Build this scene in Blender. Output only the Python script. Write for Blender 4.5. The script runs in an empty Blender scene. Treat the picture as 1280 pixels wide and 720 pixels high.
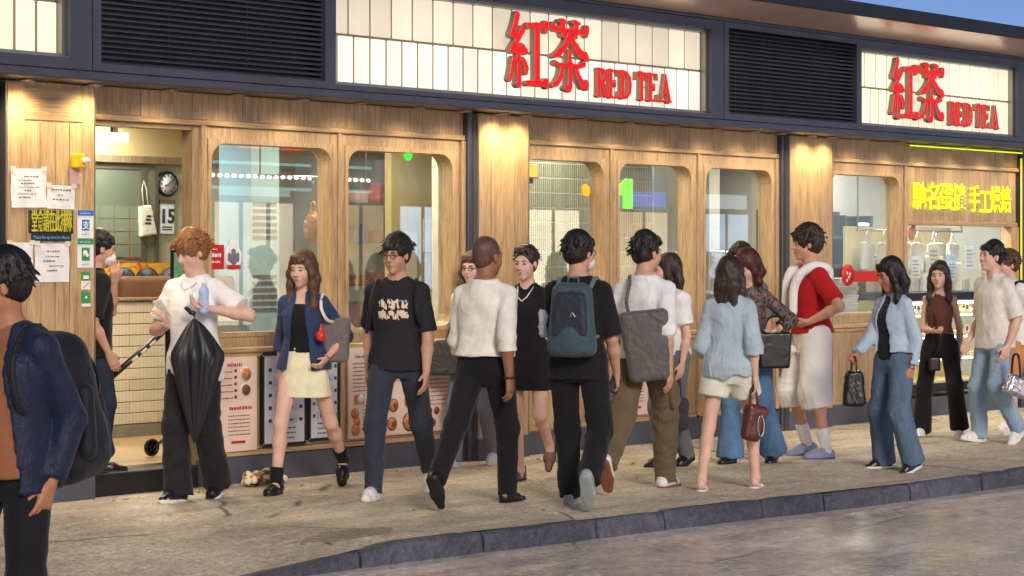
import bpy, bmesh, math, random
import numpy as np
from mathutils import Vector, Matrix
# ------------------------------------------------------------------ camera, sky, sun, exposure
SC = bpy.context.scene
COL = SC.collection
R = math.radians
TH = R(47.787)
CS, SN = math.cos(TH), math.sin(TH)
CAM = (-13.036, -11.825, 1.55)
cd = bpy.data.cameras.new('camera')
cd.sensor_width = 36.0
cd.lens = 2800.0/1280*36
cd.shift_y = -36.0/1280
cd.clip_start = .1
cd.clip_end = 2000
cam = bpy.data.objects.new('camera', cd)
COL.objects.link(cam)
cam.location = CAM
cam.rotation_euler = (R(90), 0, -TH)
SC.camera = cam
SUN_EL, SUN_AZ = R(25), R(212)
w = bpy.data.worlds.new('World')
SC.world = w
w.use_nodes = True
wn = w.node_tree
bg = wn.nodes['Background']
sky = wn.nodes.new('ShaderNodeTexSky')
sky.sky_type = 'NISHITA'
sky.sun_disc = False
sky.sun_elevation = SUN_EL
sky.sun_rotation = SUN_AZ
sky.ozone_density = 1.1
sky.air_density = 0.2
sky.dust_density = 0
wn.links.new(sky.outputs[0], bg.inputs[0])
bg.inputs[1].default_value = .1
sl = bpy.data.lights.new('sun', 'SUN')
sl.energy = 1.55
sl.angle = R(16)
sl.color = (1, .9, .79)
so = bpy.data.objects.new('sun', sl)
COL.objects.link(so)
so.location = (0, -10, 20)
sd = Vector((math.sin(SUN_AZ)*math.cos(SUN_EL), math.cos(SUN_AZ)*math.cos(SUN_EL), math.sin(SUN_EL)))
so.rotation_euler = (-sd).to_track_quat('-Z', 'Y').to_euler()
SC.view_settings.view_transform = 'Standard'
SC.view_settings.look = 'None'
SC.view_settings.exposure = .52
SC.view_settings.gamma = 1
SC.cycles.use_denoising = True
SC.cycles.max_bounces = 6
SC.cycles.sample_clamp_indirect = 4
SC.cycles.transparent_max_bounces = 12

# ------------------------------------------------------------------ colours and materials
def lin(r, g, b):
    f = lambda c: c/12.92 if c <= .04045 else ((c+.055)/1.055)**2.4
    return (f(r/255), f(g/255), f(b/255), 1)
MATS = {}
def newmat(name):
    m = bpy.data.materials.new(name)
    m.use_nodes = True
    return m, m.node_tree, m.node_tree.nodes['Principled BSDF']
def node(nt, kind, **kw):
    n = nt.nodes.new(kind)
    for k, v in kw.items():
        setattr(n, k, v)
    return n
def coords(nt, kind, scale):
    if kind == 'World':
        g = node(nt, 'ShaderNodeNewGeometry')
        out = g.outputs['Position']
    else:
        g = node(nt, 'ShaderNodeTexCoord')
        out = g.outputs['Object']
    mp = node(nt, 'ShaderNodeMapping')
    mp.inputs['Scale'].default_value = scale
    nt.links.new(out, mp.inputs[0])
    return mp.outputs[0]
def noise(nt, vec, scale, detail=3, rough=.55, dist=0):
    n = node(nt, 'ShaderNodeTexNoise')
    n.inputs['Scale'].default_value = scale
    n.inputs['Detail'].default_value = detail
    n.inputs['Roughness'].default_value = rough
    n.inputs['Distortion'].default_value = dist
    nt.links.new(vec, n.inputs['Vector'])
    return n.outputs['Fac']
def ramp(nt, fac, stops):
    r = node(nt, 'ShaderNodeValToRGB')
    e = r.color_ramp.elements
    while len(e) < len(stops):
        e.new(.5)
    for el, (p, c) in zip(e, stops):
        el.position = p
        el.color = c if len(c) == 4 else (*c, 1)
    nt.links.new(fac, r.inputs[0])
    return r.outputs[0]
def mixc(nt, fac, a, b, mode='MIX'):
    m = node(nt, 'ShaderNodeMix', data_type='RGBA', blend_type=mode)
    for sock, v in ((m.inputs[0], fac), (m.inputs[6], a), (m.inputs[7], b)):
        if isinstance(v, (int, float, tuple)):
            sock.default_value = v
        else:
            nt.links.new(v, sock)
    return m.outputs[2]
def bump(nt, bsdf, h, strength, dist=.01):
    b = node(nt, 'ShaderNodeBump')
    b.inputs['Strength'].default_value = strength
    b.inputs['Distance'].default_value = dist
    nt.links.new(h, b.inputs['Height'])
    nt.links.new(b.outputs[0], bsdf.inputs['Normal'])
def mul(c, k):
    return (c[0]*k, c[1]*k, c[2]*k, 1)
def mat(name, col, rough=.6, metal=0, var=.15, vscale=8, bscale=40, bstr=.1, kind='Object', stretch=(1, 1, 1), spec=.5, sheen=0, emit=0):
    """A general surface: two-tone noise colour and fine relief."""
    if name in MATS:
        return MATS[name]
    m, nt, b = newmat(name)
    v = coords(nt, kind, stretch)
    n = noise(nt, v, vscale, 4)
    c = ramp(nt, n, [(.3, mul(col, 1-var)), (.7, mul(col, 1+var))])
    nt.links.new(c, b.inputs['Base Color'])
    b.inputs['Roughness'].default_value = rough
    b.inputs['Metallic'].default_value = metal
    b.inputs['Specular IOR Level'].default_value = spec
    if sheen:
        b.inputs['Sheen Weight'].default_value = sheen
    if bstr:
        bump(nt, b, noise(nt, v, bscale, 3), bstr)
    if emit:
        nt.links.new(c, b.inputs['Emission Color'])
        b.inputs['Emission Strength'].default_value = emit
    MATS[name] = m
    return m
def cloth(name, col, rough=.85, var=.12, weave=420, bstr=.25, fold=7, sheen=.1):
    bstr = bstr*.8
    if name in MATS:
        return MATS[name]
    m, nt, b = newmat(name)
    v = coords(nt, 'Object', (1, 1, 1))
    n = noise(nt, v, 9, 4)
    c = ramp(nt, n, [(.3, mul(col, 1-var)), (.7, mul(col, 1+var))])
    nt.links.new(c, b.inputs['Base Color'])
    b.inputs['Roughness'].default_value = rough
    b.inputs['Specular IOR Level'].default_value = .25
    b.inputs['Sheen Weight'].default_value = sheen
    v2 = coords(nt, 'Object', (1, 1, .45))
    f = noise(nt, v2, fold*2.2, 2, .5, 1.2)
    f2 = noise(nt, coords(nt, 'Object', (1, 1, .6)), fold*4.5, 2, .5, 1.6)
    rd = node(nt, 'ShaderNodeMath', operation='SUBTRACT')
    rd.inputs[1].default_value = .5
    nt.links.new(f2, rd.inputs[0])
    ra = node(nt, 'ShaderNodeMath', operation='ABSOLUTE')
    nt.links.new(rd.outputs[0], ra.inputs[0])
    rs_ = node(nt, 'ShaderNodeMath', operation='ADD')
    nt.links.new(f, rs_.inputs[0])
    nt.links.new(ra.outputs[0], rs_.inputs[1])
    f = rs_.outputs[0]
    wv = noise(nt, v, weave, 1)
    mx = node(nt, 'ShaderNodeMath', operation='MULTIPLY_ADD')
    nt.links.new(wv, mx.inputs[0])
    mx.inputs[1].default_value = .02
    nt.links.new(f, mx.inputs[2])
    bump(nt, b, mx.outputs[0], bstr, .03)
    MATS[name] = m
    return m
def denim(name, col, col2):
    if name in MATS:
        return MATS[name]
    m, nt, b = newmat(name)
    v = coords(nt, 'Object', (1, 1, .5))
    n = noise(nt, v, 7, 5, .6)
    c = ramp(nt, n, [(.3, col), (.72, col2)])
    n2 = noise(nt, coords(nt, 'Object', (400, 400, 90)), 1, 2)
    c = mixc(nt, .25, c, ramp(nt, n2, [(.3, mul(col, .6)), (.7, mul(col2, 1.3))]))
    nt.links.new(c, b.inputs['Base Color'])
    b.inputs['Roughness'].default_value = .85
    b.inputs['Specular IOR Level'].default_value = .2
    bump(nt, b, noise(nt, v, 22, 2, .5, 1), .3, .03)
    MATS[name] = m
    return m
def skin(name, col):
    if name in MATS:
        return MATS[name]
    m, nt, b = newmat(name)
    v = coords(nt, 'Object', (1, 1, 1))
    n = noise(nt, v, 14, 4)
    c = ramp(nt, n, [(.3, (col[0]*.9, col[1]*.84, col[2]*.8, 1)), (.7, mul(col, 1.05))])
    nt.links.new(c, b.inputs['Base Color'])
    b.inputs['Roughness'].default_value = .5
    b.inputs['Specular IOR Level'].default_value = .35
    b.inputs['Subsurface Weight'].default_value = .12
    b.inputs['Subsurface Radius'].default_value = (.012, .004, .002)
    b.inputs['Subsurface Scale'].default_value = 1
    bump(nt, b, noise(nt, v, 160, 2), .08, .004)
    MATS[name] = m
    return m
def hairmat(name, col, spec=.5):
    if name in MATS:
        return MATS[name]
    m, nt, b = newmat(name)
    v = coords(nt, 'Object', (170, 170, 14))
    n = noise(nt, v, 1, 3, .6, .6)
    c = ramp(nt, n, [(.3, mul(col, .5)), (.75, mul(col, 1.7))])
    nt.links.new(c, b.inputs['Base Color'])
    b.inputs['Roughness'].default_value = .42
    b.inputs['Specular IOR Level'].default_value = spec
    bump(nt, b, n, .45, .012)
    MATS[name] = m
    return m
def wood(name, horiz=False, tint=1.0, rough=.42):
    if name in MATS:
        return MATS[name]
    m, nt, b = newmat(name)
    st = (2.2, 30, 34) if horiz else (34, 30, 2.2)
    v = coords(nt, 'World', st)
    n = noise(nt, v, 1, 5, .62, 1.3)
    v2 = coords(nt, 'World', (6, 90, 110) if horiz else (110, 90, 6))
    n2 = noise(nt, v2, 1, 3, .6)
    c1 = ramp(nt, n, [(.28, mul(lin(162, 130, 90), tint)), (.45, mul(lin(196, 164, 120), tint)), (.62, mul(lin(208, 178, 136), tint)), (.8, mul(lin(222, 194, 156), tint))])
    c2 = ramp(nt, n2, [(.35, (.52, .47, .42, 1)), (.6, (1, 1, 1, 1))])
    c = mixc(nt, .6, c1, c2, 'MULTIPLY')
    # each board has its own tone
    oi = node(nt, 'ShaderNodeObjectInfo')
    tone = ramp(nt, oi.outputs['Random'], [(0, (.84, .82, .8, 1)), (1, (1.05, 1.04, 1.02, 1))])
    c = mixc(nt, 1.0, c, tone, 'MULTIPLY')
    g1 = noise(nt, coords(nt, 'World', (1, 1, .6)), 1.5, 5, .65, .5)          # handling marks and old polish
    c = mixc(nt, .55, c, ramp(nt, g1, [(.34, (.74, .7, .66, 1)), (.5, (1, 1, 1, 1)), (.7, (1.1, 1.08, 1.05, 1))]), 'MULTIPLY')
    nt.links.new(c, b.inputs['Base Color'])
    b.inputs['Roughness'].default_value = rough
    b.inputs['Coat Weight'].default_value = .15
    b.inputs['Coat Roughness'].default_value = .3
    bump(nt, b, n2, .25, .004)
    MATS[name] = m
    return m
def emis(name, col, strength, var=0, scale=3):
    if name in MATS:
        return MATS[name]
    m, nt, b = newmat(name)
    b.inputs['Base Color'].default_value = mul(col, .3)
    b.inputs['Roughness'].default_value = .4
    b.inputs['Emission Color'].default_value = col
    b.inputs['Emission Strength'].default_value = strength
    if var:
        oi = node(nt, 'ShaderNodeObjectInfo')
        n = noise(nt, coords(nt, 'World', (1, 1, 1)), scale, 3)
        ad = node(nt, 'ShaderNodeMath', operation='ADD')
        nt.links.new(n, ad.inputs[0])
        nt.links.new(oi.outputs['Random'], ad.inputs[1])
        mr = node(nt, 'ShaderNodeMapRange')
        mr.inputs['From Min'].default_value = .3
        mr.inputs['From Max'].default_value = 1.7
        mr.inputs['To Min'].default_value = strength*(1-var)
        mr.inputs['To Max'].default_value = strength*(1+var)
        nt.links.new(ad.outputs[0], mr.inputs['Value'])
        nt.links.new(mr.outputs[0], b.inputs['Emission Strength'])
    MATS[name] = m
    return m
def glass(name, tint=(1, 1, 1, 1), refl=1.0, rough=0.0):
    if name in MATS:
        return MATS[name]
    m, nt, b = newmat(name)
    nt.nodes.remove(b)
    out = nt.nodes['Material Output']
    tr = node(nt, 'ShaderNodeBsdfTransparent')
    tr.inputs[0].default_value = tint
    gl = node(nt, 'ShaderNodeBsdfGlossy')
    gl.inputs['Roughness'].default_value = rough
    fr = node(nt, 'ShaderNodeFresnel')
    geo = node(nt, 'ShaderNodeNewGeometry')
    ior = node(nt, 'ShaderNodeMapRange')          # a thin sheet: the same reflection from both sides
    ior.inputs['To Min'].default_value = 1.52
    ior.inputs['To Max'].default_value = 1/1.52
    nt.links.new(geo.outputs['Backfacing'], ior.inputs['Value'])
    nt.links.new(ior.outputs[0], fr.inputs[0])
    mu = node(nt, 'ShaderNodeMath', operation='MULTIPLY')
    mu.inputs[1].default_value = refl
    nt.links.new(fr.outputs[0], mu.inputs[0])
    mx = node(nt, 'ShaderNodeMixShader')
    nt.links.new(mu.outputs[0], mx.inputs[0])
    nt.links.new(tr.outputs[0], mx.inputs[1])
    nt.links.new(gl.outputs[0], mx.inputs[2])
    df = node(nt, 'ShaderNodeBsdfDiffuse')          # uneven diffuse film that puts a pale haze over the glass
    df.inputs[0].default_value = (.75, .8, .78, 1)
    dm = node(nt, 'ShaderNodeMixShader')
    sm = ramp(nt, noise(nt, coords(nt, 'World', (1.2, 1, .5)), 2.2, 4, .6, .6), [(.4, (.02, .02, .02, 1)), (.7, (.10, .10, .10, 1))])
    nt.links.new(sm, dm.inputs[0])
    nt.links.new(mx.outputs[0], dm.inputs[1])
    nt.links.new(df.outputs[0], dm.inputs[2])
    nt.links.new(dm.outputs[0], out.inputs[0])
    MATS[name] = m
    return m

# ------------------------------------------------------------------ objects, labels, parts
def tag(o, label=None, cat=None, group=None, kind=None):
    if label: o['label'] = label
    if cat: o['category'] = cat
    if group: o['group'] = group
    if kind: o['kind'] = kind
    return o
def link(name, me, m=None, parent=None):
    o = bpy.data.objects.new(name, me)
    COL.objects.link(o)
    if m is not None and me is not None and not me.materials:
        for q in (m if isinstance(m, (list, tuple)) else [m]):
            me.materials.append(q)
    if parent:
        o.parent = parent
    return o
def thing(name, label, cat, loc=(0, 0, 0), rz=0, group=None):
    o = bpy.data.objects.new(name, None)
    COL.objects.link(o)
    o.empty_display_size = .1
    o.location = loc
    o.rotation_euler = (0, 0, rz)
    return tag(o, label, cat, group)
def mesh_np(name, V, Q, smooth=True):
    me = bpy.data.meshes.new(name)
    V = np.asarray(V, np.float32)
    Q = np.asarray(Q, np.int32)
    n = Q.shape[1]
    me.vertices.add(len(V))
    me.vertices.foreach_set('co', V.ravel())
    me.loops.add(Q.size)
    me.loops.foreach_set('vertex_index', Q.ravel())
    me.polygons.add(len(Q))
    me.polygons.foreach_set('loop_start', np.arange(len(Q), dtype=np.int32)*n)
    if smooth:
        me.polygons.foreach_set('use_smooth', np.ones(len(Q), bool))
    me.update(calc_edges=True)
    return me
class MB:
    """Collects boxes, tubes and polygons into one mesh."""
    def __init__(s):
        s.bm = bmesh.new()
    def box(s, x0, x1, y0, y1, z0, z1, bev=0, M=None, mi=0):
        bm = s.bm
        P = [(x, y, z) for x in (x0, x1) for y in (y0, y1) for z in (z0, z1)]
        vs = [bm.verts.new(M @ Vector(p) if M else p) for p in P]
        fs = [bm.faces.new([vs[i] for i in f]) for f in ((0, 1, 3, 2), (4, 6, 7, 5), (0, 4, 5, 1), (2, 3, 7, 6), (0, 2, 6, 4), (1, 5, 7, 3))]
        for f in fs: f.material_index = mi
        if bev:
            es = list({e for f in fs for e in f.edges})
            r = bmesh.ops.bevel(bm, geom=es, offset=bev, segments=1, affect='EDGES', clamp_overlap=True)
            for f in r['faces']: f.material_index = mi
        return s
    def tube(s, pts, r, n=8, mi=0, caps=True):
        bm = s.bm
        pts = [Vector(p) for p in pts]
        rs = r if isinstance(r, (list, tuple)) else [r]*len(pts)
        rings = []
        for i, p in enumerate(pts):
            d = (pts[min(i+1, len(pts)-1)]-pts[max(i-1, 0)]).normalized()
            a = d.orthogonal().normalized() if i == 0 else (a-d*a.dot(d)).normalized()
            b = d.cross(a)
            rings.append([bm.verts.new(p+(a*math.cos(2*math.pi*k/n)+b*math.sin(2*math.pi*k/n))*rs[i]) for k in range(n)])
        for q, t in zip(rings, rings[1:]):
            for k in range(n):
                f = bm.faces.new((q[k], q[(k+1) % n], t[(k+1) % n], t[k]))
                f.smooth = True
                f.material_index = mi
        if caps:
            for f in (bm.faces.new(rings[0][::-1]), bm.faces.new(rings[-1])): f.material_index = mi
        return s
    def lathe(s, prof, n=16, M=None, mi=0):
        """prof: list of (r, z)."""
        bm = s.bm
        rings = [[bm.verts.new((M @ Vector((r*math.cos(2*math.pi*k/n), r*math.sin(2*math.pi*k/n), z))) if M else (r*math.cos(2*math.pi*k/n), r*math.sin(2*math.pi*k/n), z)) for k in range(n)] for r, z in prof]
        for q, t in zip(rings, rings[1:]):
            for k in range(n):
                f = bm.faces.new((q[k], q[(k+1) % n], t[(k+1) % n], t[k]))
                f.smooth = True
                f.material_index = mi
        for f in (bm.faces.new(rings[0][::-1]), bm.faces.new(rings[-1])): f.material_index = mi
        return s
    def prism(s, poly, y0, y1, mi=0):
        """poly in (x, z), extruded from y0 (front) to y1."""
        bm = s.bm
        a = [bm.verts.new((x, y0, z)) for x, z in poly]
        b = [bm.verts.new((x, y1, z)) for x, z in poly]
        n = len(poly)
        fs = [bm.faces.new(a), bm.faces.new(b[::-1])]
        for k in range(n):
            fs.append(bm.faces.new((a[(k+1) % n], a[k], b[k], b[(k+1) % n])))
        for f in fs: f.material_index = mi
        return s
    def frame(s, x0, x1, z0, z1, hx0, hx1, hz0, hz1, rad, y0, y1, seg=6, mi=0):
        """A panel with a round-cornered opening, from y0 (front) to y1."""
        bm = s.bm
        hole, outer = [], []
        for cx, cz, a0, ox, oz in ((hx1-rad, hz1-rad, 0, x1, z1), (hx0+rad, hz1-rad, 90, x0, z1), (hx0+rad, hz0+rad, 180, x0, z0), (hx1-rad, hz0+rad, 270, x1, z0)):
            for k in range(seg+1):
                a = R(a0+90*k/seg)
                hx, hz = cx+rad*math.cos(a), cz+rad*math.sin(a)
                hole.append((hx, hz))
                t = k/seg
                # walk along the outer corner: side first, then top (or the reverse)
                if a0 in (0, 180):
                    p = (ox, cz+(oz-cz)*min(1, 2*t)) if t <= .5 else (ox+(cx-ox)*(2*t-1), oz)
                else:
                    p = (cx+(ox-cx)*min(1, 2*t), oz) if t <= .5 else (ox, oz+(cz-oz)*(2*t-1))
                outer.append(p)
        n = len(hole)
        def ring(ps, y): return [bm.verts.new((x, y, z)) for x, z in ps]
        hf, hb, of, ob = ring(hole, y0), ring(hole, y1), ring(outer, y0), ring(outer, y1)
        for k in range(n):
            j = (k+1) % n
            for q in ((of[j], of[k], hf[k], hf[j]), (ob[k], ob[j], hb[j], hb[k]), (hf[j], hf[k], hb[k], hb[j]), (of[k], of[j], ob[j], ob[k])):
                f = bm.faces.new(q)
                f.material_index = mi
        return s
    def build(s, name, m, parent=None, smooth=False, loc=None):
        bm = s.bm
        bmesh.ops.recalc_face_normals(bm, faces=bm.faces)
        me = bpy.data.meshes.new(name)
        bm.to_mesh(me)
        bm.free()
        if smooth:
            me.polygons.foreach_set('use_smooth', np.ones(len(me.polygons), bool))
        o = link(name, me, m, parent)
        if loc: o.location = loc
        return o
def box(name, m, parent, x0, x1, y0, y1, z0, z1, bev=0):
    cx, cy, cz = (x0+x1)/2, (y0+y1)/2, (z0+z1)/2
    o = MB().box(x0-cx, x1-cx, y0-cy, y1-cy, z0-cz, z1-cz, bev).build(name, m, parent)
    o.location = (cx, cy, cz)
    return o
def dup(o, loc, parent, scale=None):
    c = o.copy()
    COL.objects.link(c)
    c.parent = parent
    c.location = loc
    if scale: c.scale = scale
    return c
def text(s, size, offset=0.0, depth=.002, sx=1.0, shear=0, align='CENTER', spacing=1.0):
    """Lettering as a mesh standing in the x-z plane, facing -y."""
    cu = bpy.data.curves.new('lettering', 'FONT')
    cu.body = s
    cu.size = size
    cu.offset = offset
    cu.extrude = depth
    cu.align_x = align
    cu.space_character = spacing
    cu.resolution_u = 2
    o = bpy.data.objects.new('lettering', cu)
    COL.objects.link(o)
    dg = bpy.context.evaluated_depsgraph_get()
    me = bpy.data.meshes.new_from_object(o.evaluated_get(dg))
    bpy.data.objects.remove(o)
    me.materials.clear()
    me.transform(Matrix.Rotation(R(90), 4, 'X') @ Matrix.Diagonal((sx, 1, 1, 1)))
    return me

# ------------------------------------------------------------------ implicit surfaces
def V3(*a): return np.array(a if len(a) > 1 else a[0], np.float64)
def unit(v):
    v = np.asarray(v, float)
    return v/(np.linalg.norm(v)+1e-12)
def cap(a, b, ra, rb=None, clips=()):
    rb = ra if rb is None else rb
    a, b = V3(a), V3(b)
    m = max(ra, rb)
    lo, hi = np.minimum(a, b)-m, np.maximum(a, b)+m
    ab = b-a
    L = max(float(ab @ ab), 1e-9)
    def fn(x, y, z):
        px, py, pz = x-a[0], y-a[1], z-a[2]
        t = np.clip((px*ab[0]+py*ab[1]+pz*ab[2])/L, 0, 1)
        d = np.sqrt((px-t*ab[0])**2+(py-t*ab[1])**2+(pz-t*ab[2])**2)-(ra+(rb-ra)*t)
        return clipd(d, x, y, z, clips)
    return lo, hi, fn
def clipd(d, x, y, z, clips):
    for c in clips:
        if callable(c):
            d = np.maximum(d, c(x, y, z))
        else:
            p, n = c
            d = np.maximum(d, (x-p[0])*n[0]+(y-p[1])*n[1]+(z-p[2])*n[2])
    return d
def ell(c, r, M=None, clips=()):
    c, r = V3(c), V3(r)
    M = np.eye(3) if M is None else np.asarray(M, float)      # columns are the axes
    ext = np.sqrt(((M*r)**2).sum(1))
    def fn(x, y, z):
        p = (x-c[0], y-c[1], z-c[2])
        q = [p[0]*M[0, k]+p[1]*M[1, k]+p[2]*M[2, k] for k in range(3)]
        k0 = np.sqrt((q[0]/r[0])**2+(q[1]/r[1])**2+(q[2]/r[2])**2)
        k1 = np.sqrt((q[0]/r[0]**2)**2+(q[1]/r[1]**2)**2+(q[2]/r[2]**2)**2)+1e-6
        return clipd(k0*(k0-1)/k1, x, y, z, clips)
    return c-ext, c+ext, fn
def rbox(c, hs, rad=.02, M=None, taper=0, clips=()):
    c, hs = V3(c), V3(hs)
    M = np.eye(3) if M is None else np.asarray(M, float)
    ext = (np.abs(M)*hs).sum(1)*(1+abs(taper))
    def fn(x, y, z):
        p = (x-c[0], y-c[1], z-c[2])
        q = [p[0]*M[0, k]+p[1]*M[1, k]+p[2]*M[2, k] for k in range(3)]
        f = 1-taper*q[2]/hs[2]
        a = [np.abs(q[0])-hs[0]*f+rad, np.abs(q[1])-hs[1]*f+rad, np.abs(q[2])-hs[2]+rad]
        o = np.sqrt(sum(np.maximum(v, 0)**2 for v in a))
        d = o+np.minimum(np.maximum(np.maximum(a[0], a[1]), a[2]), 0)-rad
        return clipd(d, x, y, z, clips)
    return c-ext, c+ext, fn
def loft(O, M, tab, twist=0, ex=2.3, grow=0, clips=()):
    """Stack of super-ellipses: tab rows (t, wx, wy, cy) along the third axis of M."""
    O = V3(O)
    M = np.asarray(M, float)
    tab = np.asarray(tab, float)
    T, WX, WY, CY = tab[:, 0], tab[:, 1]+grow, tab[:, 2]+grow, tab[:, 3]
    m = max(WX.max(), WY.max()+abs(CY).max())
    pts = [O+M[:, 2]*t for t in (T[0], T[-1])]
    lo, hi = np.minimum(*pts)-m, np.maximum(*pts)+m
    tt = np.linspace(T[0], T[-1], 160)
    def sm(v):
        q = np.interp(tt, T, v)
        k = np.ones(9)/9
        return np.convolve(np.pad(q, 4, 'edge'), k, 'valid')
    SX, SY, SCY = sm(WX), sm(WY), sm(CY)
    def fn(x, y, z):
        px, py, pz = x-O[0], y-O[1], z-O[2]
        q = [px*M[0, k]+py*M[1, k]+pz*M[2, k] for k in range(3)]
        t = q[2]
        fi = (np.clip(t, T[0], T[-1])-T[0])/(T[-1]-T[0])*159
        i0 = np.clip(fi.astype(np.int32), 0, 158)
        fr = fi-i0
        wx = SX[i0]*(1-fr)+SX[i0+1]*fr
        wy = SY[i0]*(1-fr)+SY[i0+1]*fr
        cy = SCY[i0]*(1-fr)+SCY[i0+1]*fr
        qx, qy = q[0], q[1]
        if twist:
            u = np.clip((t-.1)/.3, 0, 1)
            a = -twist*u
            ca, sa = np.cos(a), np.sin(a)
            qx, qy = qx*ca-qy*sa, qx*sa+qy*ca
        rr = (np.abs(qx/wx)**ex+np.abs((qy-cy)/wy)**ex)**(1/ex)
        d = (rr-1)*np.minimum(wx, wy)
        e = np.maximum(T[0]-t, t-T[-1])
        d = np.where(e > 0, np.sqrt(np.maximum(d, 0)**2+e**2), np.maximum(d, e))
        return clipd(d, x, y, z, clips)
    return lo, hi, fn
class Vol:
    def __init__(s):
        s.ops = []
    def add(s, *prims, k=.02):
        for p in prims: s.ops.append(('add', p, k))
        return s
    def sub(s, *prims, k=.01):
        for p in prims: s.ops.append(('sub', p, k))
        return s
    def disp(s, fn):
        s.ops.append(('disp', fn, 0))
        return s
    def clip(s, fn):
        s.ops.append(('clip', fn, 0))
        return s
    def mesh(s, name, h=.008, coarse=None, smooth=True):
        adds = [p for o, p, k in s.ops if o == 'add']
        pad = 3*h+.012
        lo = np.min([p[0] for p in adds], 0)-pad
        hi = np.max([p[1] for p in adds], 0)+pad
        ax = [np.arange(lo[i], hi[i]+h, h, dtype=np.float32) for i in range(3)]
        if coarse:
            zs, z = [], lo[2]
            while z < hi[2]+h:
                zs.append(z)
                z += h*next((f for a, b, f in coarse if a < z < b), 1)
            ax[2] = np.array(zs, np.float32)
        F = np.full([len(a) for a in ax], .3, np.float32)
        G = [ax[0][:, None, None], ax[1][None, :, None], ax[2][None, None, :]]
        for op, p, k in s.ops:
            if op in ('add', 'sub'):
                l, g, fn = p
                sl = tuple(slice(max(0, int(np.searchsorted(ax[i], l[i]-k-pad))), int(np.searchsorted(ax[i], g[i]+k+pad))) for i in range(3))
                if any(q.start >= q.stop for q in sl): continue
                d = np.broadcast_to(fn(G[0][sl[0]], G[1][:, sl[1]], G[2][:, :, sl[2]]), F[sl].shape).astype(np.float32)
                f = F[sl]
                if op == 'add':
                    hh = np.maximum(k-np.abs(f-d), 0)/k
                    F[sl] = np.minimum(f, d)-hh*hh*k*.25
                else:
                    hh = np.maximum(k-np.abs(f+d), 0)/k
                    F[sl] = np.maximum(f, -d)+hh*hh*k*.25
            elif op == 'disp':
                near = np.abs(F) < .05
                I = np.nonzero(near)
                F[I] += p(ax[0][I[0]], ax[1][I[1]], ax[2][I[2]])
            else:
                F = np.maximum(F, p(*G)).astype(np.float32)
        F[0], F[-1], F[:, 0], F[:, -1], F[:, :, 0], F[:, :, -1] = (1,)*6
        V, Q = surf(F, ax)
        return mesh_np(name, V, Q, smooth)
def surf(F, ax):
    S = F < 0
    nx, ny, nz = F.shape
    cnt = np.zeros((nx-1, ny-1, nz-1), np.int8)
    C8 = [(i, j, k) for i in (0, 1) for j in (0, 1) for k in (0, 1)]
    for i, j, k in C8:
        cnt += S[i:nx-1+i, j:ny-1+j, k:nz-1+k]
    I = np.argwhere((cnt > 0) & (cnt < 8))
    ids = np.full(cnt.shape, -1, np.int32)
    ids[I[:, 0], I[:, 1], I[:, 2]] = np.arange(len(I))
    f = np.stack([F[I[:, 0]+i, I[:, 1]+j, I[:, 2]+k] for i, j, k in C8], 1).astype(np.float64)
    acc = np.zeros((len(I), 3))
    num = np.zeros(len(I))
    for a in range(8):
        for b in range(a+1, 8):
            da = np.array(C8[b])-np.array(C8[a])
            if np.abs(da).sum() != 1: continue
            cr = (f[:, a] < 0) != (f[:, b] < 0)
            t = f[:, a]/(f[:, a]-f[:, b]+1e-12)
            p = np.array(C8[a])[None]+t[:, None]*da[None]
            acc[cr] += p[cr]
            num[cr] += 1
    P = I+acc/num[:, None]
    V = np.stack([np.interp(P[:, i], np.arange(len(ax[i])), ax[i]) for i in range(3)], 1)
    Q = []
    for axis in range(3):
        A = [slice(1, -1)]*3
        a0, a1 = list(A), list(A)
        a0[axis] = slice(0, F.shape[axis]-1)
        a1[axis] = slice(1, F.shape[axis])
        s0, s1 = S[tuple(a0)], S[tuple(a1)]
        E = np.argwhere(s0 != s1)
        if not len(E): continue
        inside = s0[E[:, 0], E[:, 1], E[:, 2]]
        off = [1, 1, 1]
        off[axis] = 0
        E = E+np.array(off)
        u, v = (axis+1) % 3, (axis+2) % 3
        q = []
        for du, dv in ((-1, -1), (0, -1), (0, 0), (-1, 0)):
            c = E.copy()
            c[:, u] += du
            c[:, v] += dv
            q.append(ids[c[:, 0], c[:, 1], c[:, 2]])
        q = np.stack(q, 1)
        q[~inside] = q[~inside][:, ::-1]
        Q.append(q)
    return V, np.concatenate(Q)
def waves(seed, f=1.0, zf=.6):
    """Soft cloth folds: broad drapes with creases running through them."""
    rs = np.random.RandomState(seed)
    ph = rs.rand(10)*6.28
    f = f*1.4
    def fn(x, y, z):
        z = z*zf
        w1 = np.sin(11*f*x+8*f*z+ph[0])+np.sin(9*f*y-7*f*z+ph[1])
        w2 = np.sin(13*f*z-10*f*x+ph[2])+np.sin(12*f*y+6*f*x+ph[6])
        a = np.sin(30*f*z+12*f*x+2.2*w1+ph[3])*.35+np.sin(21*f*x+19*f*y-14*f*z+1.7*w2+ph[4])*.3
        r1 = np.abs(np.sin(26*f*z+15*f*x-9*f*y+1.9*w2+ph[5]))
        r2 = np.abs(np.sin(34*f*x-18*f*z+24*f*y+1.5*w1+ph[7]))
        return .7*a-.7*(1-r1)**4-.5*(1-r2)**4+.12
    return fn
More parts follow.
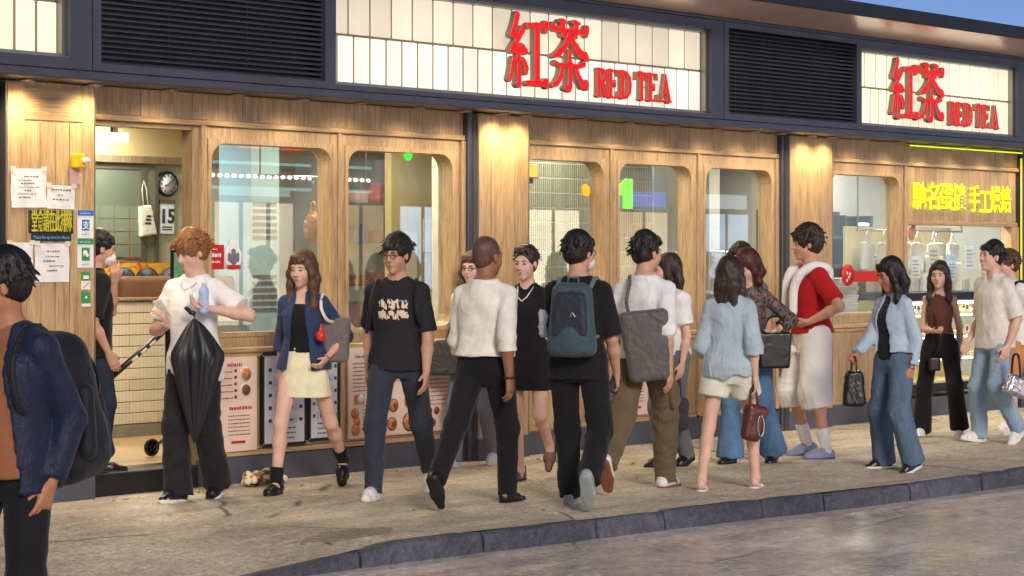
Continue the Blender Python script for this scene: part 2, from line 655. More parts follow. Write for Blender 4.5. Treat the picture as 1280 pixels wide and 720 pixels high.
# ------------------------------------------------------------------ people
def ik(a, t, l1, l2, pole):
    v = t-a
    d = min(np.linalg.norm(v), .998*(l1+l2))
    u = unit(v)
    t = a+u*d
    x = (l1*l1-l2*l2+d*d)/(2*d)
    h = math.sqrt(max(l1*l1-x*x, 0))
    p = unit(pole-u*(pole @ u))
    return a+u*x+p*h, t
def rotx(a):
    c, s = math.cos(a), math.sin(a)
    return np.array([[1, 0, 0], [0, c, -s], [0, s, c]])
def rotz(a):
    c, s = math.cos(a), math.sin(a)
    return np.array([[c, -s, 0], [s, c, 0], [0, 0, 1]])
def roty(a):
    c, s = math.cos(a), math.sin(a)
    return np.array([[c, 0, s], [0, 1, 0], [-s, 0, c]])
MALE = [(-.11, .11, .09, 0), (-.04, .152, .112, -.008), (.03, .163, .118, -.012), (.12, .15, .106, 0), (.2, .147, .102, .005), (.3, .163, .113, .006), (.38, .168, .113, 0), (.43, .145, .095, -.008), (.47, .105, .075, -.018), (.5, .078, .064, -.02), (.55, .06, .057, -.02)]
FEM = [(-.11, .11, .09, 0), (-.04, .155, .11, -.01), (.03, .163, .115, -.015), (.12, .138, .098, 0), (.2, .116, .086, .008), (.3, .134, .106, .015), (.37, .138, .102, .008), (.42, .12, .08, -.006), (.46, .088, .062, -.015), (.49, .064, .053, -.018), (.55, .048, .047, -.018)]
class Person:
    """A posed figure. Local frame: forward +Y, own right hand +X, ground z = 0."""
    def __init__(s, label, at, head, H=1.72, fem=False, wide=.92, skin_m=None, lean=2, twist=0, hyaw=0, hpitch=0, legs=None, arms=None, sitz=None, z0=0, feet=True, h=.0076, group='people walking past the tea shop', seed=0, coarse=True, smile=0, cat='person', name='person', mouth=True, hroll=0):
        s.k = k = H/1.72
        s.fem, s.H, s.seed, s.wide = fem, H, seed, wide
        s.heading = R(head-90)
        s.at = at
        s.z0 = z0
        s.group = group
        s.parts = []
        legs = legs or [(.09, .0, 0, 0), (-.09, .0, 0, 0)]
        l1, l2 = .425*k, .4*k
        ank = .08*k
        hw = .092*k
        hz = sitz or min(ank+l[2]+math.sqrt(max((.992*(l1+l2))**2-(l[0]-sg*hw)**2-l[1]**2, .01)) for l, sg in zip(legs, (1, -1)) if l[2] < .03)
        s.hipz = hz
        P = V3(0, 0, hz)
        s.P = P
        T = rotx(-R(lean))
        s.T = T
        sw = (.143 if fem else .162)*k*wide
        ra = (.85 if fem else 1.0)*k*(.5+.5*wide)
        tab = np.array(FEM if fem else MALE)*k
        tab[:, 1:3] *= wide
        s.tab = tab
        s.twist = R(twist)
        TW = T @ rotz(s.twist)
        s.TW = TW
        s.neck = P+T @ V3(0, -.02*k, .525*k)
        hr = T @ rotz(R(hyaw)) @ rotx(-R(hpitch)) @ roty(R(hroll))
        s.hr = hr
        hs = .985*k**.5
        s.hs = hs
        s.hc = P+T @ V3(0, .012*k, .668*k)+hr @ V3(0, .012, .02)*hs*.6
        s.J = {}
        v = Vol()
        v.add(loft(P, T, tab, s.twist, clips=()), k=.02)
        # legs
        for sg, (fx, fy, lift, pitch) in zip((1, -1), legs):
            hip = P+V3(sg*hw, 0, 0)
            an = V3(fx, fy, ank+lift)
            kn, an = ik(hip, an, l1, l2, V3(sg*.12+(fx-sg*hw)*.3, 1, 0))
            s.J['hip', sg], s.J['knee', sg], s.J['ankle', sg] = hip, kn, an
            s.J['pitch', sg] = R(pitch)
            tr = .078*k*(.4+.6*wide)
            v.add(cap(hip+V3(0, 0, -.02), kn, tr, .047*k), k=.03)
            cm = kn+(an-kn)*.3+V3(0, -.009, 0)
            v.add(cap(kn, cm, .045*k, .047*k), cap(cm, an, .046*k, .032*k), k=.03)
            if feet:
                fm = rotx(-R(pitch))
                q = lambda *a: an+fm @ (V3(*a)*k)
                v.add(cap(q(0, -.035, -.04), q(0, .07, -.052), .032*k, .027*k), cap(q(0, .06, -.054), q(0, .135, -.062), .032*k, .018*k), cap(an, q(0, .03, -.035), .034*k, .03*k), k=.02)
        # arms
        la, lf = (.285 if fem else .295)*k, (.24 if fem else .252)*k
        arms = arms or [dict(), dict()]
        s.at, s.heading = at, R(head-90)
        s.sh = {}
        for sg, A in zip((1, -1), arms):
            sh = P+T @ V3(0, -.008*k, .442*k)+TW @ V3(sg*sw, 0, 0)
            sw_ = max(-.13, min(.13, -.32*sg*(legs[0][1]-legs[1][1])))
            t = A.get('t', (.065, .03+sw_, -.505))
            tg = sh+TW @ (V3(t[0]*sg, t[1], t[2])*k)
            if 'px' in A:
                tg = s.px(*A['px'])
                if not A.get('bent'):            # a hanging arm is nearly straight
                    tg = sh+unit(tg-sh)*(la+lf)*.972
            pole = A.get('pole', (.35, -1, -.2))
            el, wr = ik(sh, tg, la, lf, TW @ V3(pole[0]*sg, pole[1], pole[2]))
            s.J['sh', sg], s.J['el', sg], s.J['wr', sg] = sh, el, wr
            inner = P+T @ V3(0, -.015*k, .478*k)+TW @ V3(sg*sw*.36, 0, 0)
            v.add(cap(inner, sh, .05*ra, .05*ra), k=.035)
            v.add(cap(sh, el, .05*ra, .039*ra), cap(el, el+(wr-el)*.35, .038*ra, .04*ra), cap(el+(wr-el)*.35, wr, .04*ra, .025*ra), k=.02)
            hd = unit(TW @ V3(A['hd'][0]*sg, A['hd'][1], A['hd'][2])) if 'hd' in A else unit(wr-el)
            td = TW @ V3(A['td'][0]*sg, A['td'][1], A['td'][2]) if 'td' in A else V3(0, 1, .1)
            td = unit(td-hd*(td @ hd))
            pn = np.cross(hd, td)*-sg
            s.J['hd', sg], s.J['td', sg], s.J['pn', sg] = hd, td, pn
            hk = (.88 if fem else .98)*k
            s.J['palm', sg] = wr+hd*.06*hk+pn*.02*hk
            curl = A.get('curl', 22)
            for i in range(4):
                off = (1.5-i)*.0205*hk
                kk = wr+hd*(.088-.004*abs(i-1))*hk+td*off
                v.add(cap(wr+hd*.012+td*off*.55, kk, .0165*hk, .0125*hk), k=.012)
                q, dr = kk, hd
                for L, dc, r0, r1 in ((.040, .7, .0098, .009), (.025, 1.1, .009, .0082), (.021, .8, .0082, .007)):
                    c = R(curl*dc*(1+.12*i))
                    dr = unit(dr*math.cos(c)+pn*math.sin(c))
                    L *= (.93, 1.04, .97, .76)[i]*hk
                    v.add(cap(q, q+dr*L, r0*hk, r1*hk), k=.003)
                    q = q+dr*L
                if i == 1: s.J['tip', sg] = q
            tb = wr+hd*.022*hk+td*.022*hk
            t1 = tb+unit(hd*.75+td*.65+pn*.35)*.045*hk
            t2 = t1+unit(hd*.95+td*.2+pn*(.3+curl*.01))*.034*hk
            v.add(cap(tb, t1, .0145*hk, .0105*hk), k=.012)
            v.add(cap(t1, t2, .0105*hk, .0085*hk), k=.004)
        # neck and head
        q = s.q
        nr = (.046 if fem else .055)*k
        v.add(cap(s.neck+V3(0, 0, -.04), q(0, -.022, -.05), nr*1.08, nr*.95), k=.03)
        jw = .92 if fem else 1.0
        hs_ = hs
        E = lambda c, r, **kw: ell(q(*c), V3(r)*hs_, hr, **kw)
        Cq = lambda a, b, r0, r1=None: cap(q(*a), q(*b), r0*hs_, (r1 or r0)*hs_)
        v.add(E((0, -.014, .035), (.073, .093, .083)), k=.02)
        v.add(E((0, .024, -.028), (.061*jw, .064, .082)), k=.025)
        v.add(Cq((0, .018, -.062), (0, .06, -.098), .05*jw, .024*jw), k=.03)
        v.add(E((.034, .054, -.03), (.026, .026, .03)), E((-.034, .054, -.03), (.026, .026, .03)), k=.025)
        v.add(Cq((-.034, .074, .022), (.034, .074, .022), .014), k=.02)
        v.sub(E((.031, .101, .001), (.017, .015, .0105)), E((-.031, .101, .001), (.017, .015, .0105)), k=.012)
        v.add(Cq((0, .088, .008), (0, .108, -.028), .0075, .0115), k=.012)
        v.add(Cq((-.011, .097, -.034), (.011, .097, -.034), .0085), k=.01)
        v.add(E((0, .083, -.064), (.023, .012, .013)), k=.015)
        for sg in (1, -1):
            v.add(E((sg*.076, -.006, -.008), (.009, .019, .031)), k=.008)
        bent = any('bent' in A or 't' in A for A in arms)
        co = [(ank*1.3, hz-.27, 2.4)]+([] if bent else [(hz+.1, hz+.36*k, 2)]) if coarse else None
        me = v.mesh(name, h, co)
        s.body = link(name, me, skin_m)
        tag(s.body, label, cat, group)
        s.body.location = (at[0], at[1], z0)
        s.body.rotation_euler = (0, 0, s.heading)
        # eyes, brows, lips
        for sg in (1, -1):
            b = MB()
            b.lathe([(.0012, -.001), (.0068, -.0005), (.0068, .0008), (.001, .0012)], 10, mi=1)
            b.lathe([(.001, -.012), (.008, -.009), (.0116, -.002), (.0112, -.0012), (.0066, -.0004)], 12, mi=0)
            o = b.build('eye', [MATS['eyewhite'], MATS['iris']], s.body, True)
            p = q(sg*.031, .0865, .001)
            M = Matrix(np.column_stack([hr[:, 0], -hr[:, 2], hr[:, 1]]).tolist()).to_4x4()
            M.translation = Vector(p)
            o.matrix_local = M @ Matrix.Diagonal((hs*1.08, hs*.46, hs, 1))
        s.haircol = None
    def px(s, x, y, near=0.0):
        """A point in the figure's frame, seen at photograph pixel (x, y), `near` metres nearer the camera than the figure."""
        d = (s.at[0]-CAM[0])*SN+(s.at[1]-CAM[1])*CS-near
        a, b = (x-640)/2800, (324-y)/2800
        wx, wy, wz = CAM[0]+d*(SN+a*CS)-s.at[0], CAM[1]+d*(CS-a*SN)-s.at[1], CAM[2]+d*b-s.z0
        c, n = math.cos(s.heading), math.sin(s.heading)
        return V3(wx*c+wy*n, -wx*n+wy*c, wz)
    def q(s, *a): return s.hc+s.hr @ (V3(*a)*s.hs)
    def child(s, name, me, m, parent=None):
        return link(name, me, m, parent or s.body)
    def world(s, p):
        c, n = math.cos(s.heading), math.sin(s.heading)
        return (s.at[0]+p[0]*c-p[1]*n, s.at[1]+p[0]*n+p[1]*c, s.z0+p[2])
    def item(s, name, me, m, label, cat, group=None, smooth=None):
        """A thing the figure wears or holds, built in the figure's frame."""
        n = len(me.vertices)
        co = np.empty(n*3, np.float32)
        me.vertices.foreach_get('co', co)
        co = co.reshape(-1, 3)
        c = (co.min(0)+co.max(0))/2
        c[2] = co[:, 2].min()
        me.vertices.foreach_set('co', (co-c).ravel())
        o = link(name, me, m)
        o.location = s.world(c)
        o.rotation_euler = (0, 0, s.heading)
        o['_c'] = [float(x) for x in c]
        return tag(o, label, cat, group)
    def itempart(s, name, me, m, parent):
        c = parent['_c']
        me.transform(Matrix.Translation((-c[0], -c[1], -c[2])))
        return link(name, me, m, parent)
    # ---------------- face trim
    def face(s, hm, brow=.0032, lips=None):
        q, hs = s.q, s.hs
        for sg in (1, -1):
            v = MB()
            v.tube([q(sg*.014, .0925, .021), q(sg*.03, .093, .0265), q(sg*.047, .082, .022)], [brow*.8*hs, brow*hs, brow*.45*hs], 6)
            v.build('eyebrow', hm, s.body)
            MB().tube([q(sg*.0195, .0905, .002), q(sg*.031, .0945, .0068), q(sg*.043, .0865, .0015)], [.0012, .0019*hs, .001], 6).build('eyelid', hm, s.body)
        o = MB().tube([q(-.021, .0855, -.063), q(-.008, .0945, -.0595), q(.008, .0945, -.0595), q(.021, .0855, -.063)], [.001, .0032*hs, .0032*hs, .001], 6)
        o.tube([q(-.019, .086, -.065), q(0, .0945, -.069), q(.019, .086, -.065)], [.001, .0042*hs, .001], 6)
        o.build('lips', lips or MATS['lips'], s.body)
    # ---------------- hair
    def hair(s, hm, top=.012, side=.006, back=-.05, fringe=.055, long=0, bun=0, parting=0, mess=.003, width=1.0, ears=True, tail=None, h=.0065, fall=0, front=0):
        q, hs, hr = s.q, s.hs, s.hr
        E = lambda c, r, **kw: ell(q(*c), V3(r)*hs, hr, **kw)
        v = Vol()
        v.add(E((0, -.018, .036), (.076+side, .097+side, .084+top)), k=.01)
        v.add(E((0, -.03, .06), (.066+side, .08+side, .07+top)), k=.03)
        if not long:
            v.add(E((0, -.05, -.01), (.062+side*.8, .06+side, .07)), k=.02)
        # open the face
        v.sub(E((0, .125, fringe-.115), (.07, .108+.0, .115)), k=.012)
        if long:
            for sg in (1, -1):
                y0 = .012+front
                pts = [(sg*.068, y0, .05), (sg*.083*width, y0, -.03), (sg*.085*width, y0-.005, -.11)]
                a = [q(*p) for p in pts]
                a.append(a[-1]+V3(0, fall*.5, -long*.5)+s.hr[:, 0]*sg*.006)
                a.append(a[-1]+V3(0, fall*.5, -long*.5))
                rr = [.018, .024, .027, .028, .014]
                for i in range(4):
                    v.add(cap(a[i], a[i+1], rr[i]*hs, rr[i+1]*hs), k=.03)
            for x in (-.05, -.017, .017, .05):
                a = q(x, -.075, .02)
                b = q(x*1.1, -.085, -.08)
                c = b+V3(0, fall-.005, -long*.98-.05+abs(x)*.6)
                v.add(cap(a, b, .034, .034), cap(b, c, .034, .016), k=.03)
            v.sub(E((0, .135, -.06), (.062, .115, .1)), k=.012)
        else:
            v.sub(E((.093, .012, -.035), (.03, .036, .045)), E((-.093, .012, -.035), (.03, .036, .045)), k=.015)
            cut = q(0, 0, back)
            n = hr @ unit(V3(0, .35, -1))
            v.clip(lambda x, y, z: (x-cut[0])*n[0]+(y-cut[1])*n[1]+(z-cut[2])*n[2])
        if bun:
            v.add(E((0, -.12, bun), (.04, .035, .04)), k=.02)
        if tail:
            a = [q(*p) for p in tail]
            for i in range(len(a)-1): v.add(cap(a[i], a[i+1], .026, .02), k=.02)
        c0 = s.hc
        rs = np.random.RandomState(s.seed+5)
        if mess > .001:
            lk = min(2.2, mess/.003)
            for i in range(0 if long else 210):
                a, b = rs.uniform(0, 6.283), rs.uniform(-.25, 1.15)
                d = V3(math.cos(b)*math.sin(a), math.cos(b)*math.cos(a), math.sin(b))
                sf = V3(d[0]*(.075+side), -.018+d[1]*(.096+side), .037+d[2]*(.083+top))
                front_ = d[1] > .35
                if front_ and sf[2] < fringe+.035: continue
                if not long and sf[2] < .03 and abs(d[0]) > .55: continue
                dn = unit(V3(d[0]*.7, d[1]*.7, -.75+.5*d[2]))
                dn = unit(dn+rs.normal(0, .2, 3)+d*.07*lk)
                L = rs.uniform(.028, .05)*(1+.15*lk)
                p0 = sf-d*.006
                v.add(cap(q(*p0), q(*(p0+dn*L)), .0066*hs, .0026*hs), k=.004)
            for i in range(22):          # the fringe is made of uneven locks
                x = -.058+.116*i/21+rs.uniform(-.004, .004)
                y = .086-.35*abs(x)**1.35*2.2+side*.5
                z0_ = fringe+.034+rs.uniform(-.004, .008)
                v.add(cap(q(x*.9, y-.012, z0_), q(x+rs.uniform(-.012, .012), y+.004, fringe-.004+rs.uniform(-.014, .016)), .0085*hs, .003*hs), k=.006)
            if long:
                for i in range(70):
                    t = rs.uniform(-1, 1)*2.3
                    x, y = .082*math.sin(t), -.03-.062*math.cos(t)
                    za = rs.uniform(-.12, .0)-long*rs.uniform(.2, .9)
                    p0 = q(x, y, -.08)+V3(0, fall*.7, za+.04)
                    v.add(cap(p0, p0+V3(rs.uniform(-.012, .012), rs.uniform(-.012, .012), -rs.uniform(.07, .13)), .0105*hs, .003*hs), k=.008)
        ph = rs.rand(6)*6.28
        def strands(x, y, z):
            X = (x-c0[0])*hr[0, 0]+(y-c0[1])*hr[1, 0]+(z-c0[2])*hr[2, 0]
            Y = (x-c0[0])*hr[0, 1]+(y-c0[1])*hr[1, 1]+(z-c0[2])*hr[2, 1]
            Z = (x-c0[0])*hr[0, 2]+(y-c0[1])*hr[1, 2]+(z-c0[2])*hr[2, 2]
            a = np.arctan2(X, Y+.02)
            return .6*mess*(np.sin(17*a+ph[0]+2.2*np.sin(28*Z+ph[1])+1.5*np.sin(45*X+ph[4]))*.6+np.sin(31*a+ph[2]+2*np.sin(35*Z+ph[3]+40*Y))*.4+np.sin(55*X+40*Y+60*Z+ph[5])*.5)
        v.disp(strands)
        s.haircol = hm
        return s.child('hair', v.mesh('hair', h), hm)
    # ---------------- clothes
    def arm_cloth(s, v, length, g0, g1, k=.03, flare=0):
        """Sleeves: length 1 is the elbow, 2 the wrist."""
        for sg in (1, -1):
            sh, el, wr = s.J['sh', sg], s.J['el', sg], s.J['wr', sg]
            ra = (.85 if s.fem else 1.0)*s.k*(.5+.5*s.wide)
            inner = s.P+s.T @ V3(0, -.015*s.k, .476*s.k)+s.TW @ V3(sg*.058*s.k, 0, 0)
            v.add(cap(inner, sh, .05*ra+g0, .05*ra+g0), k=k)
            if length <= 1:
                e = sh+(el-sh)*length
                n = unit(el-sh)
                far = sh+(el-sh)*(length+.12)
                v.add(cap(sh, far, .053*ra+g0, (.05-.01*length)*ra+g1+flare, clips=[(e, n)]), k=k)
            else:
                f = length-1
                e = el+(wr-el)*f
                n = unit(wr-el)
                far = el+(wr-el)*(f+.1)
                v.add(cap(sh, el, .051*ra+g0, .042*ra+g1), k=.018)
                v.add(cap(el, far, .042*ra+g1, (.041-.013*f)*ra+g1+flare, clips=[(e, n)]), k=.02)
    def top(s, name, m, grow=.016, sleeve=.6, hem=-.02, g0=.012, g1=.016, flare=.008, collar=0, neck=.535, wedge=None, amp=.004, h=.009, hemgrow=.004, belly=0, vneck=0, ff=1.0, hemwave=.003, split=0):
        k = s.k
        tab = s.tab.copy()
        nrow = [neck*k]+[np.interp(neck*k, tab[:, 0], tab[:, c]) for c in (1, 2, 3)]
        tab = np.vstack([tab[tab[:, 0] < neck*k-.002], [nrow]])
        if hem*k < tab[0, 0]:
            tab = np.vstack([[hem*k-.03, tab[1, 1], tab[1, 2], tab[1, 3]], tab])
        # straighten the cloth between chest and hem, then hang it out
        lowr = tab[:, 0] < .3*k
        f = np.clip((.3*k-tab[:, 0])/(.3*k-hem*k), 0, 1.2)
        wch = np.interp(.3*k, tab[:, 0], tab[:, 1])
        dch = np.interp(.3*k, tab[:, 0], tab[:, 2])
        tab[lowr, 1] = np.maximum(tab[lowr, 1], (wch-.02+.012*f[lowr]))+hemgrow*f[lowr]
        tab[lowr, 2] = np.maximum(tab[lowr, 2], (dch-.02))+hemgrow*f[lowr]+belly*f[lowr]
        if hem < .0:          # hangs outside the trousers
            lw = tab[:, 0] < .07*k
            tr = .078*(.4+.6*s.wide)
            tab[lw, 1] = np.maximum(tab[lw, 1], (.092+tr+.024)*k-grow)
            tab[lw, 2] = np.maximum(tab[lw, 2], (tr+.052)*k-grow)
        v = Vol()
        v.add(loft(s.P, s.T, tab, s.twist, grow=grow), k=.02)
        s.arm_cloth(v, sleeve, g0, g1, flare=flare) if sleeve else None
        v.sub(cap(s.neck+s.T @ V3(0, (.062 if collar else .03)*k, .03*k), s.q(0, .03 if collar else 0, -.02), (.04 if collar else .05)*k), k=.015)
        if vneck:
            v.sub(cap(s.neck+s.T @ V3(0, .085*k, .0), s.P+s.T @ V3(0, .17*k, (.5-vneck)*k), .042*k, .008), k=.01)
        if collar:
            fs = .86 if s.fem else 1.0
            for sg in (1, -1):
                ring = [s.neck+s.T @ (V3(sg*.064*fs*math.sin(a), -.004-.062*fs*math.cos(a), .006-.04*max(0, -math.cos(a))-.008*math.sin(a))*k) for a in np.linspace(0, 2.55, 8)]
                for a, b in zip(ring, ring[1:]): v.add(cap(a, b, collar*.85), k=.01)
                v.add(cap(ring[-1], ring[-1]+s.T @ V3(sg*.02, .02, -.035)*k, collar*.9, collar*.5), k=.012)
        wv = waves(s.seed+11, ff)
        O, T, Z = s.P, s.T, hem*k
        TWx, TWy = s.TW[:, 0], s.TW[:, 1]
        def dp(x, y, z):
            t = (x-O[0])*T[0, 2]+(y-O[1])*T[1, 2]+(z-O[2])*T[2, 2]
            X = (x-O[0])*TWx[0]+(y-O[1])*TWx[1]+(z-O[2])*TWx[2]
            Y = (x-O[0])*TWy[0]+(y-O[1])*TWy[1]+(z-O[2])*TWy[2]
            d = .72*amp*wv(x, y, z)-.0022*(np.abs(t-Z-.012) < .012)*(np.abs(X) < .2*k)      # stitched hem
            if collar: d = d-.0022*((np.abs(X) < .016) & (Y > 0))-.0018*((np.abs(t-.385*k) < .005) & (Y < 0))   # placket and yoke
            return d
        v.disp(dp)
        def hemcut(x, y, z):
            t = (x-O[0])*T[0, 2]+(y-O[1])*T[1, 2]+(z-O[2])*T[2, 2]
            a = np.arctan2(x-O[0], y-O[1])
            d = Z+hemwave*np.sin(3*a+s.seed)+hemwave*.6*np.sin(7*a+2*s.seed)-t
            # only the trunk is cut, not the sleeves
            q = np.abs((x-O[0])*s.TW[0, 0]+(y-O[1])*s.TW[1, 0])
            return np.where(q < (.235*k*s.wide if sleeve > 1 and hem > 0 else .31*k), d, -1)
        v.clip(hemcut)
        if wedge:
            w0, w1 = wedge
            def wcut(x, y, z):
                t = ((x-O[0])*T[0, 2]+(y-O[1])*T[1, 2]+(z-O[2])*T[2, 2])/k
                A = s.TW
                X = (x-O[0])*A[0, 0]+(y-O[1])*A[1, 0]+(z-O[2])*A[2, 0]
                Y = (x-O[0])*A[0, 1]+(y-O[1])*A[1, 1]+(z-O[2])*A[2, 1]
                ww = w0+(w1-w0)*np.clip(t/.5, 0, 1)
                return np.where((np.abs(X) < .24) & (t < .56), np.minimum(ww-np.abs(X-.01), Y-.0), -1)
            v.clip(wcut)
        return s.child(name, v.mesh(name, h), m)
    def pants(s, name, m, waist=.14, grow=.012, knee=.03, hemr=.03, length=1.05, amp=.005, h=.0098, ff=1.0, seat=.0, stack=.0):
        """length: 1 is the ankle, below .5 ends above the knee."""
        k = s.k
        v = Vol()
        tab = s.tab[s.tab[:, 0] < .2*k].copy()
        O, T = s.P, s.T
        v.add(loft(O, T, tab, 0, grow=grow, clips=[(O+T @ V3(0, 0, waist*k), T[:, 2])]), k=.02)
        for sg in (1, -1):
            hip, kn, an = s.J['hip', sg], s.J['knee', sg], s.J['ankle', sg]
            tr = .08*k*(.4+.6*s.wide)+grow+.004+seat
            if length < .5:
                f = length*2
                e = hip+(kn-hip)*f
                v.add(cap(hip+V3(0, 0, -.02), hip+(kn-hip)*(f+.15), tr, .052*k+knee, clips=[(e, unit(kn-hip))]), k=.03)
            else:
                v.add(cap(hip+V3(0, 0, -.02), kn, tr, .05*k+knee), k=.03)
                f = (length-.5)*2
                e = kn+(an-kn)*f
                v.add(cap(kn, kn+(an-kn)*(f+.12), .05*k+knee, .04*k+hemr, clips=[(e, unit(an-kn))]), k=.035)
        wv = waves(s.seed+31, ff, .8)
        st = stack
        def dp(x, y, z):
            wgt = .5+.7*np.exp(-((z-s.hipz*.52)/.12)**2)+np.where(z < .3, st, 0)
            return .8*amp*wv(x, y, z)*wgt
        v.disp(dp)
        return s.child(name, v.mesh(name, h), m)
    def skirt(s, name, m, waist=.15, drop=.3, flare=.05, amp=.004, h=.0085, grow=.012):
        k = s.k
        t0 = -drop*k
        tb = s.tab
        rows = []
        for t in np.linspace(t0-.04, (waist+.04)*k, 9):
            f = np.clip((.02*k-t)/(.02*k-t0), 0, 1.15)
            wx = np.interp(max(t, .0), tb[:, 0], tb[:, 1])+grow+flare*f
            wy = np.interp(max(t, .0), tb[:, 0], tb[:, 2])+grow+flare*f*1.1
            rows.append((t, wx, wy, -.006))
        O, T = s.P, s.T
        v = Vol().add(loft(O, T, rows, 0, clips=[(O+T @ V3(0, 0, waist*k), T[:, 2]), (O+T @ V3(0, 0, t0), -T[:, 2])]))
        wv = waves(s.seed+51, 1.0, .35)
        v.disp(lambda x, y, z: amp*wv(x, y, z))
        return s.child(name, v.mesh(name, h), m)
    def shoes(s, style, up, sole, toe=None, sc=1.0, mats2=None):
        for sg in (1, -1):
            an, p = s.J['ankle', sg], s.J['pitch', sg]
            me, ms = shoe_mesh(style, up, sole)
            o = link('shoe', me, None, s.body)
            o.location = an
            o.rotation_euler = (-p, 0, R(-6*sg))
            kk = s.k*sc
            o.scale = (kk, kk, kk)
            link('sole', ms, None, o)
    def socks(s, m, up=.14, r=.006):
        for sg in (1, -1):
            kn, an = s.J['knee', sg], s.J['ankle', sg]
            u = unit(kn-an)
            e = an+u*up
            v = Vol().add(cap(an-u*.03, e+u*.03, .036*s.k+r, .048*s.k+r, clips=[(e, u)]))
            wv = waves(s.seed+9, 2)
            v.disp(lambda x, y, z: .0015*wv(x, y, z))
            s.child('sock', v.mesh('sock', .008), m)
    def glasses(s, m):
        q = s.q
        b = MB()
        for sg in (1, -1):
            ring = [q(sg*.031+.021*math.cos(a), .102-.004*abs(math.cos(a)), .001+.0165*math.sin(a)) for a in np.linspace(0, 2*math.pi, 15)]
            b.tube(ring, .0022, 6, caps=False)
            b.tube([q(sg*.052, .098, .004), q(sg*.076, .06, .006), q(sg*.079, -.005, .002)], .0022, 6)
        b.tube([q(-.01, .103, .005), q(.01, .103, .005)], .002, 6)
        b.build('glasses', m, s.body, True)
    def mask(s, m):
        q = s.q
        v = Vol().add(ell(q(0, .052, -.062), V3(.062, .068, .056)*s.hs, s.hr, clips=[(q(0, .03, 0), -s.hr[:, 1])]))
        s.child('face_mask', v.mesh('face_mask', .006), m)
    def strap(s, pts, r, m, name='strap', flat=None):
        return MB().tube(pts, r, 8).build(name, m, s.body, True)
    def tp(s, x, y, t):
        """A point on the torso frame: x right, y forward, t above the hip joints."""
        return s.P+s.T @ V3(0, 0, t*s.k)+s.TW @ (V3(x, y, 0)*s.k)
SHOES = {}
def shoe_mesh(style, up, sole):
    key = (style, up.name, sole.name)
    if key in SHOES: return SHOES[key]
    v, u = Vol(), Vol()
    if style == 'sneaker':
        v.add(cap((0, -.04, -.05), (0, .085, -.056), .037, .038), cap((0, .08, -.056), (0, .155, -.066), .04, .026), cap((0, -.03, -.035), (0, -.022, .02), .04, .043), cap((0, .01, -.02), (0, .1, -.045), .034, .03), k=.025)
        lo, th = -.09, .028
    elif style == 'leather':
        v.add(cap((0, -.035, -.055), (0, .085, -.06), .033, .035), cap((0, .08, -.062), (0, .175, -.07), .036, .02), cap((0, -.025, -.035), (0, -.02, .005), .036, .038), cap((0, .01, -.035), (0, .09, -.055), .03, .026), k=.022)
        lo, th = -.09, .018
    elif style == 'boot':
        v.add(cap((0, -.035, -.05), (0, .085, -.054), .04, .042), cap((0, .08, -.054), (0, .145, -.058), .044, .036), cap((0, -.025, -.03), (0, -.015, .05), .043, .046), k=.025)
        lo, th = -.1, .04
    elif style == 'clog':
        v.add(cap((0, -.04, -.055), (0, .085, -.06), .037, .042), cap((0, .08, -.06), (0, .145, -.064), .044, .034), cap((0, -.02, -.05), (0, .05, -.04), .034, .034), k=.022)
        lo, th = -.088, .02
    else:
        v.add(cap((-.035, .085, -.06), (.035, .085, -.06), .018, .018), k=.01)
        for sx in (1, -1):
            v.add(cap((sx*.034, .06, -.06), (sx*-.012, .1, -.034), .009), cap((sx*-.02, .09, -.04), (sx*.034, .12, -.066), .009), k=.008)
        lo, th = -.09, .02
    zc = lo+th*.6
    if style == 'sandal':
        v = Vol()
        for sx in (1, -1):
            v.add(cap((sx*.038, .055, -.066), (0, .085, -.03), .008), cap((0, .085, -.03), (sx*-.036, .118, -.066), .008), k=.006)
        v.add(cap((-.036, -.02, -.06), (0, -.06, -.02), .006), cap((.036, -.02, -.06), (0, -.06, -.02), .006), k=.006)
        u.add(cap((0, -.035, 0), (0, -.034, 0), .036), cap((0, -.03, 0), (0, .08, 0), .033, .04), cap((0, .08, 0), (0, .125, 0), .042, .034), k=.02)
        u.clip(lambda x, y, z: np.abs(z)-.011)
        me = v.mesh('shoe', .006)
        ms = u.mesh('sole', .007)
        ms.transform(Matrix.Translation((0, 0, -.082)))
        b = bmesh.new()
        b.from_mesh(ms)
        r = bmesh.ops.create_cone(b, cap_ends=True, segments=10, radius1=.022, radius2=.026, depth=.05, matrix=Matrix.Translation((0, -.035, -.115)))
        b.to_mesh(ms)
        b.free()
    else:
        v.clip(lambda x, y, z: zc-z)
        wv = waves(3, 2.5)
        v.disp(lambda x, y, z: .0012*wv(x, y, z))
        if style != 'clog': v.sub(cap((0, -.02, .02), (0, -.018, .08), .031, .034), k=.008)
        u.add(cap((0, -.035, 0), (0, .085, 0), .039, .044), cap((0, .085, 0), (0, .15 if style != 'leather' else .172, 0), .046, .034 if style != 'leather' else .026), k=.02)
        hz0, hz1 = lo, lo+th
        u.clip(lambda x, y, z: np.abs(z)-th/2)
        me = v.mesh('shoe', .0065)
        ms = u.mesh('sole', .007)
        zz = np.empty(len(ms.vertices)*3, np.float32)
        ms.transform(Matrix.Translation((0, 0, lo+th/2)))
    me.materials.append(up)
    ms.materials.append(sole)
    SHOES[key] = (me, ms)
    return me, ms
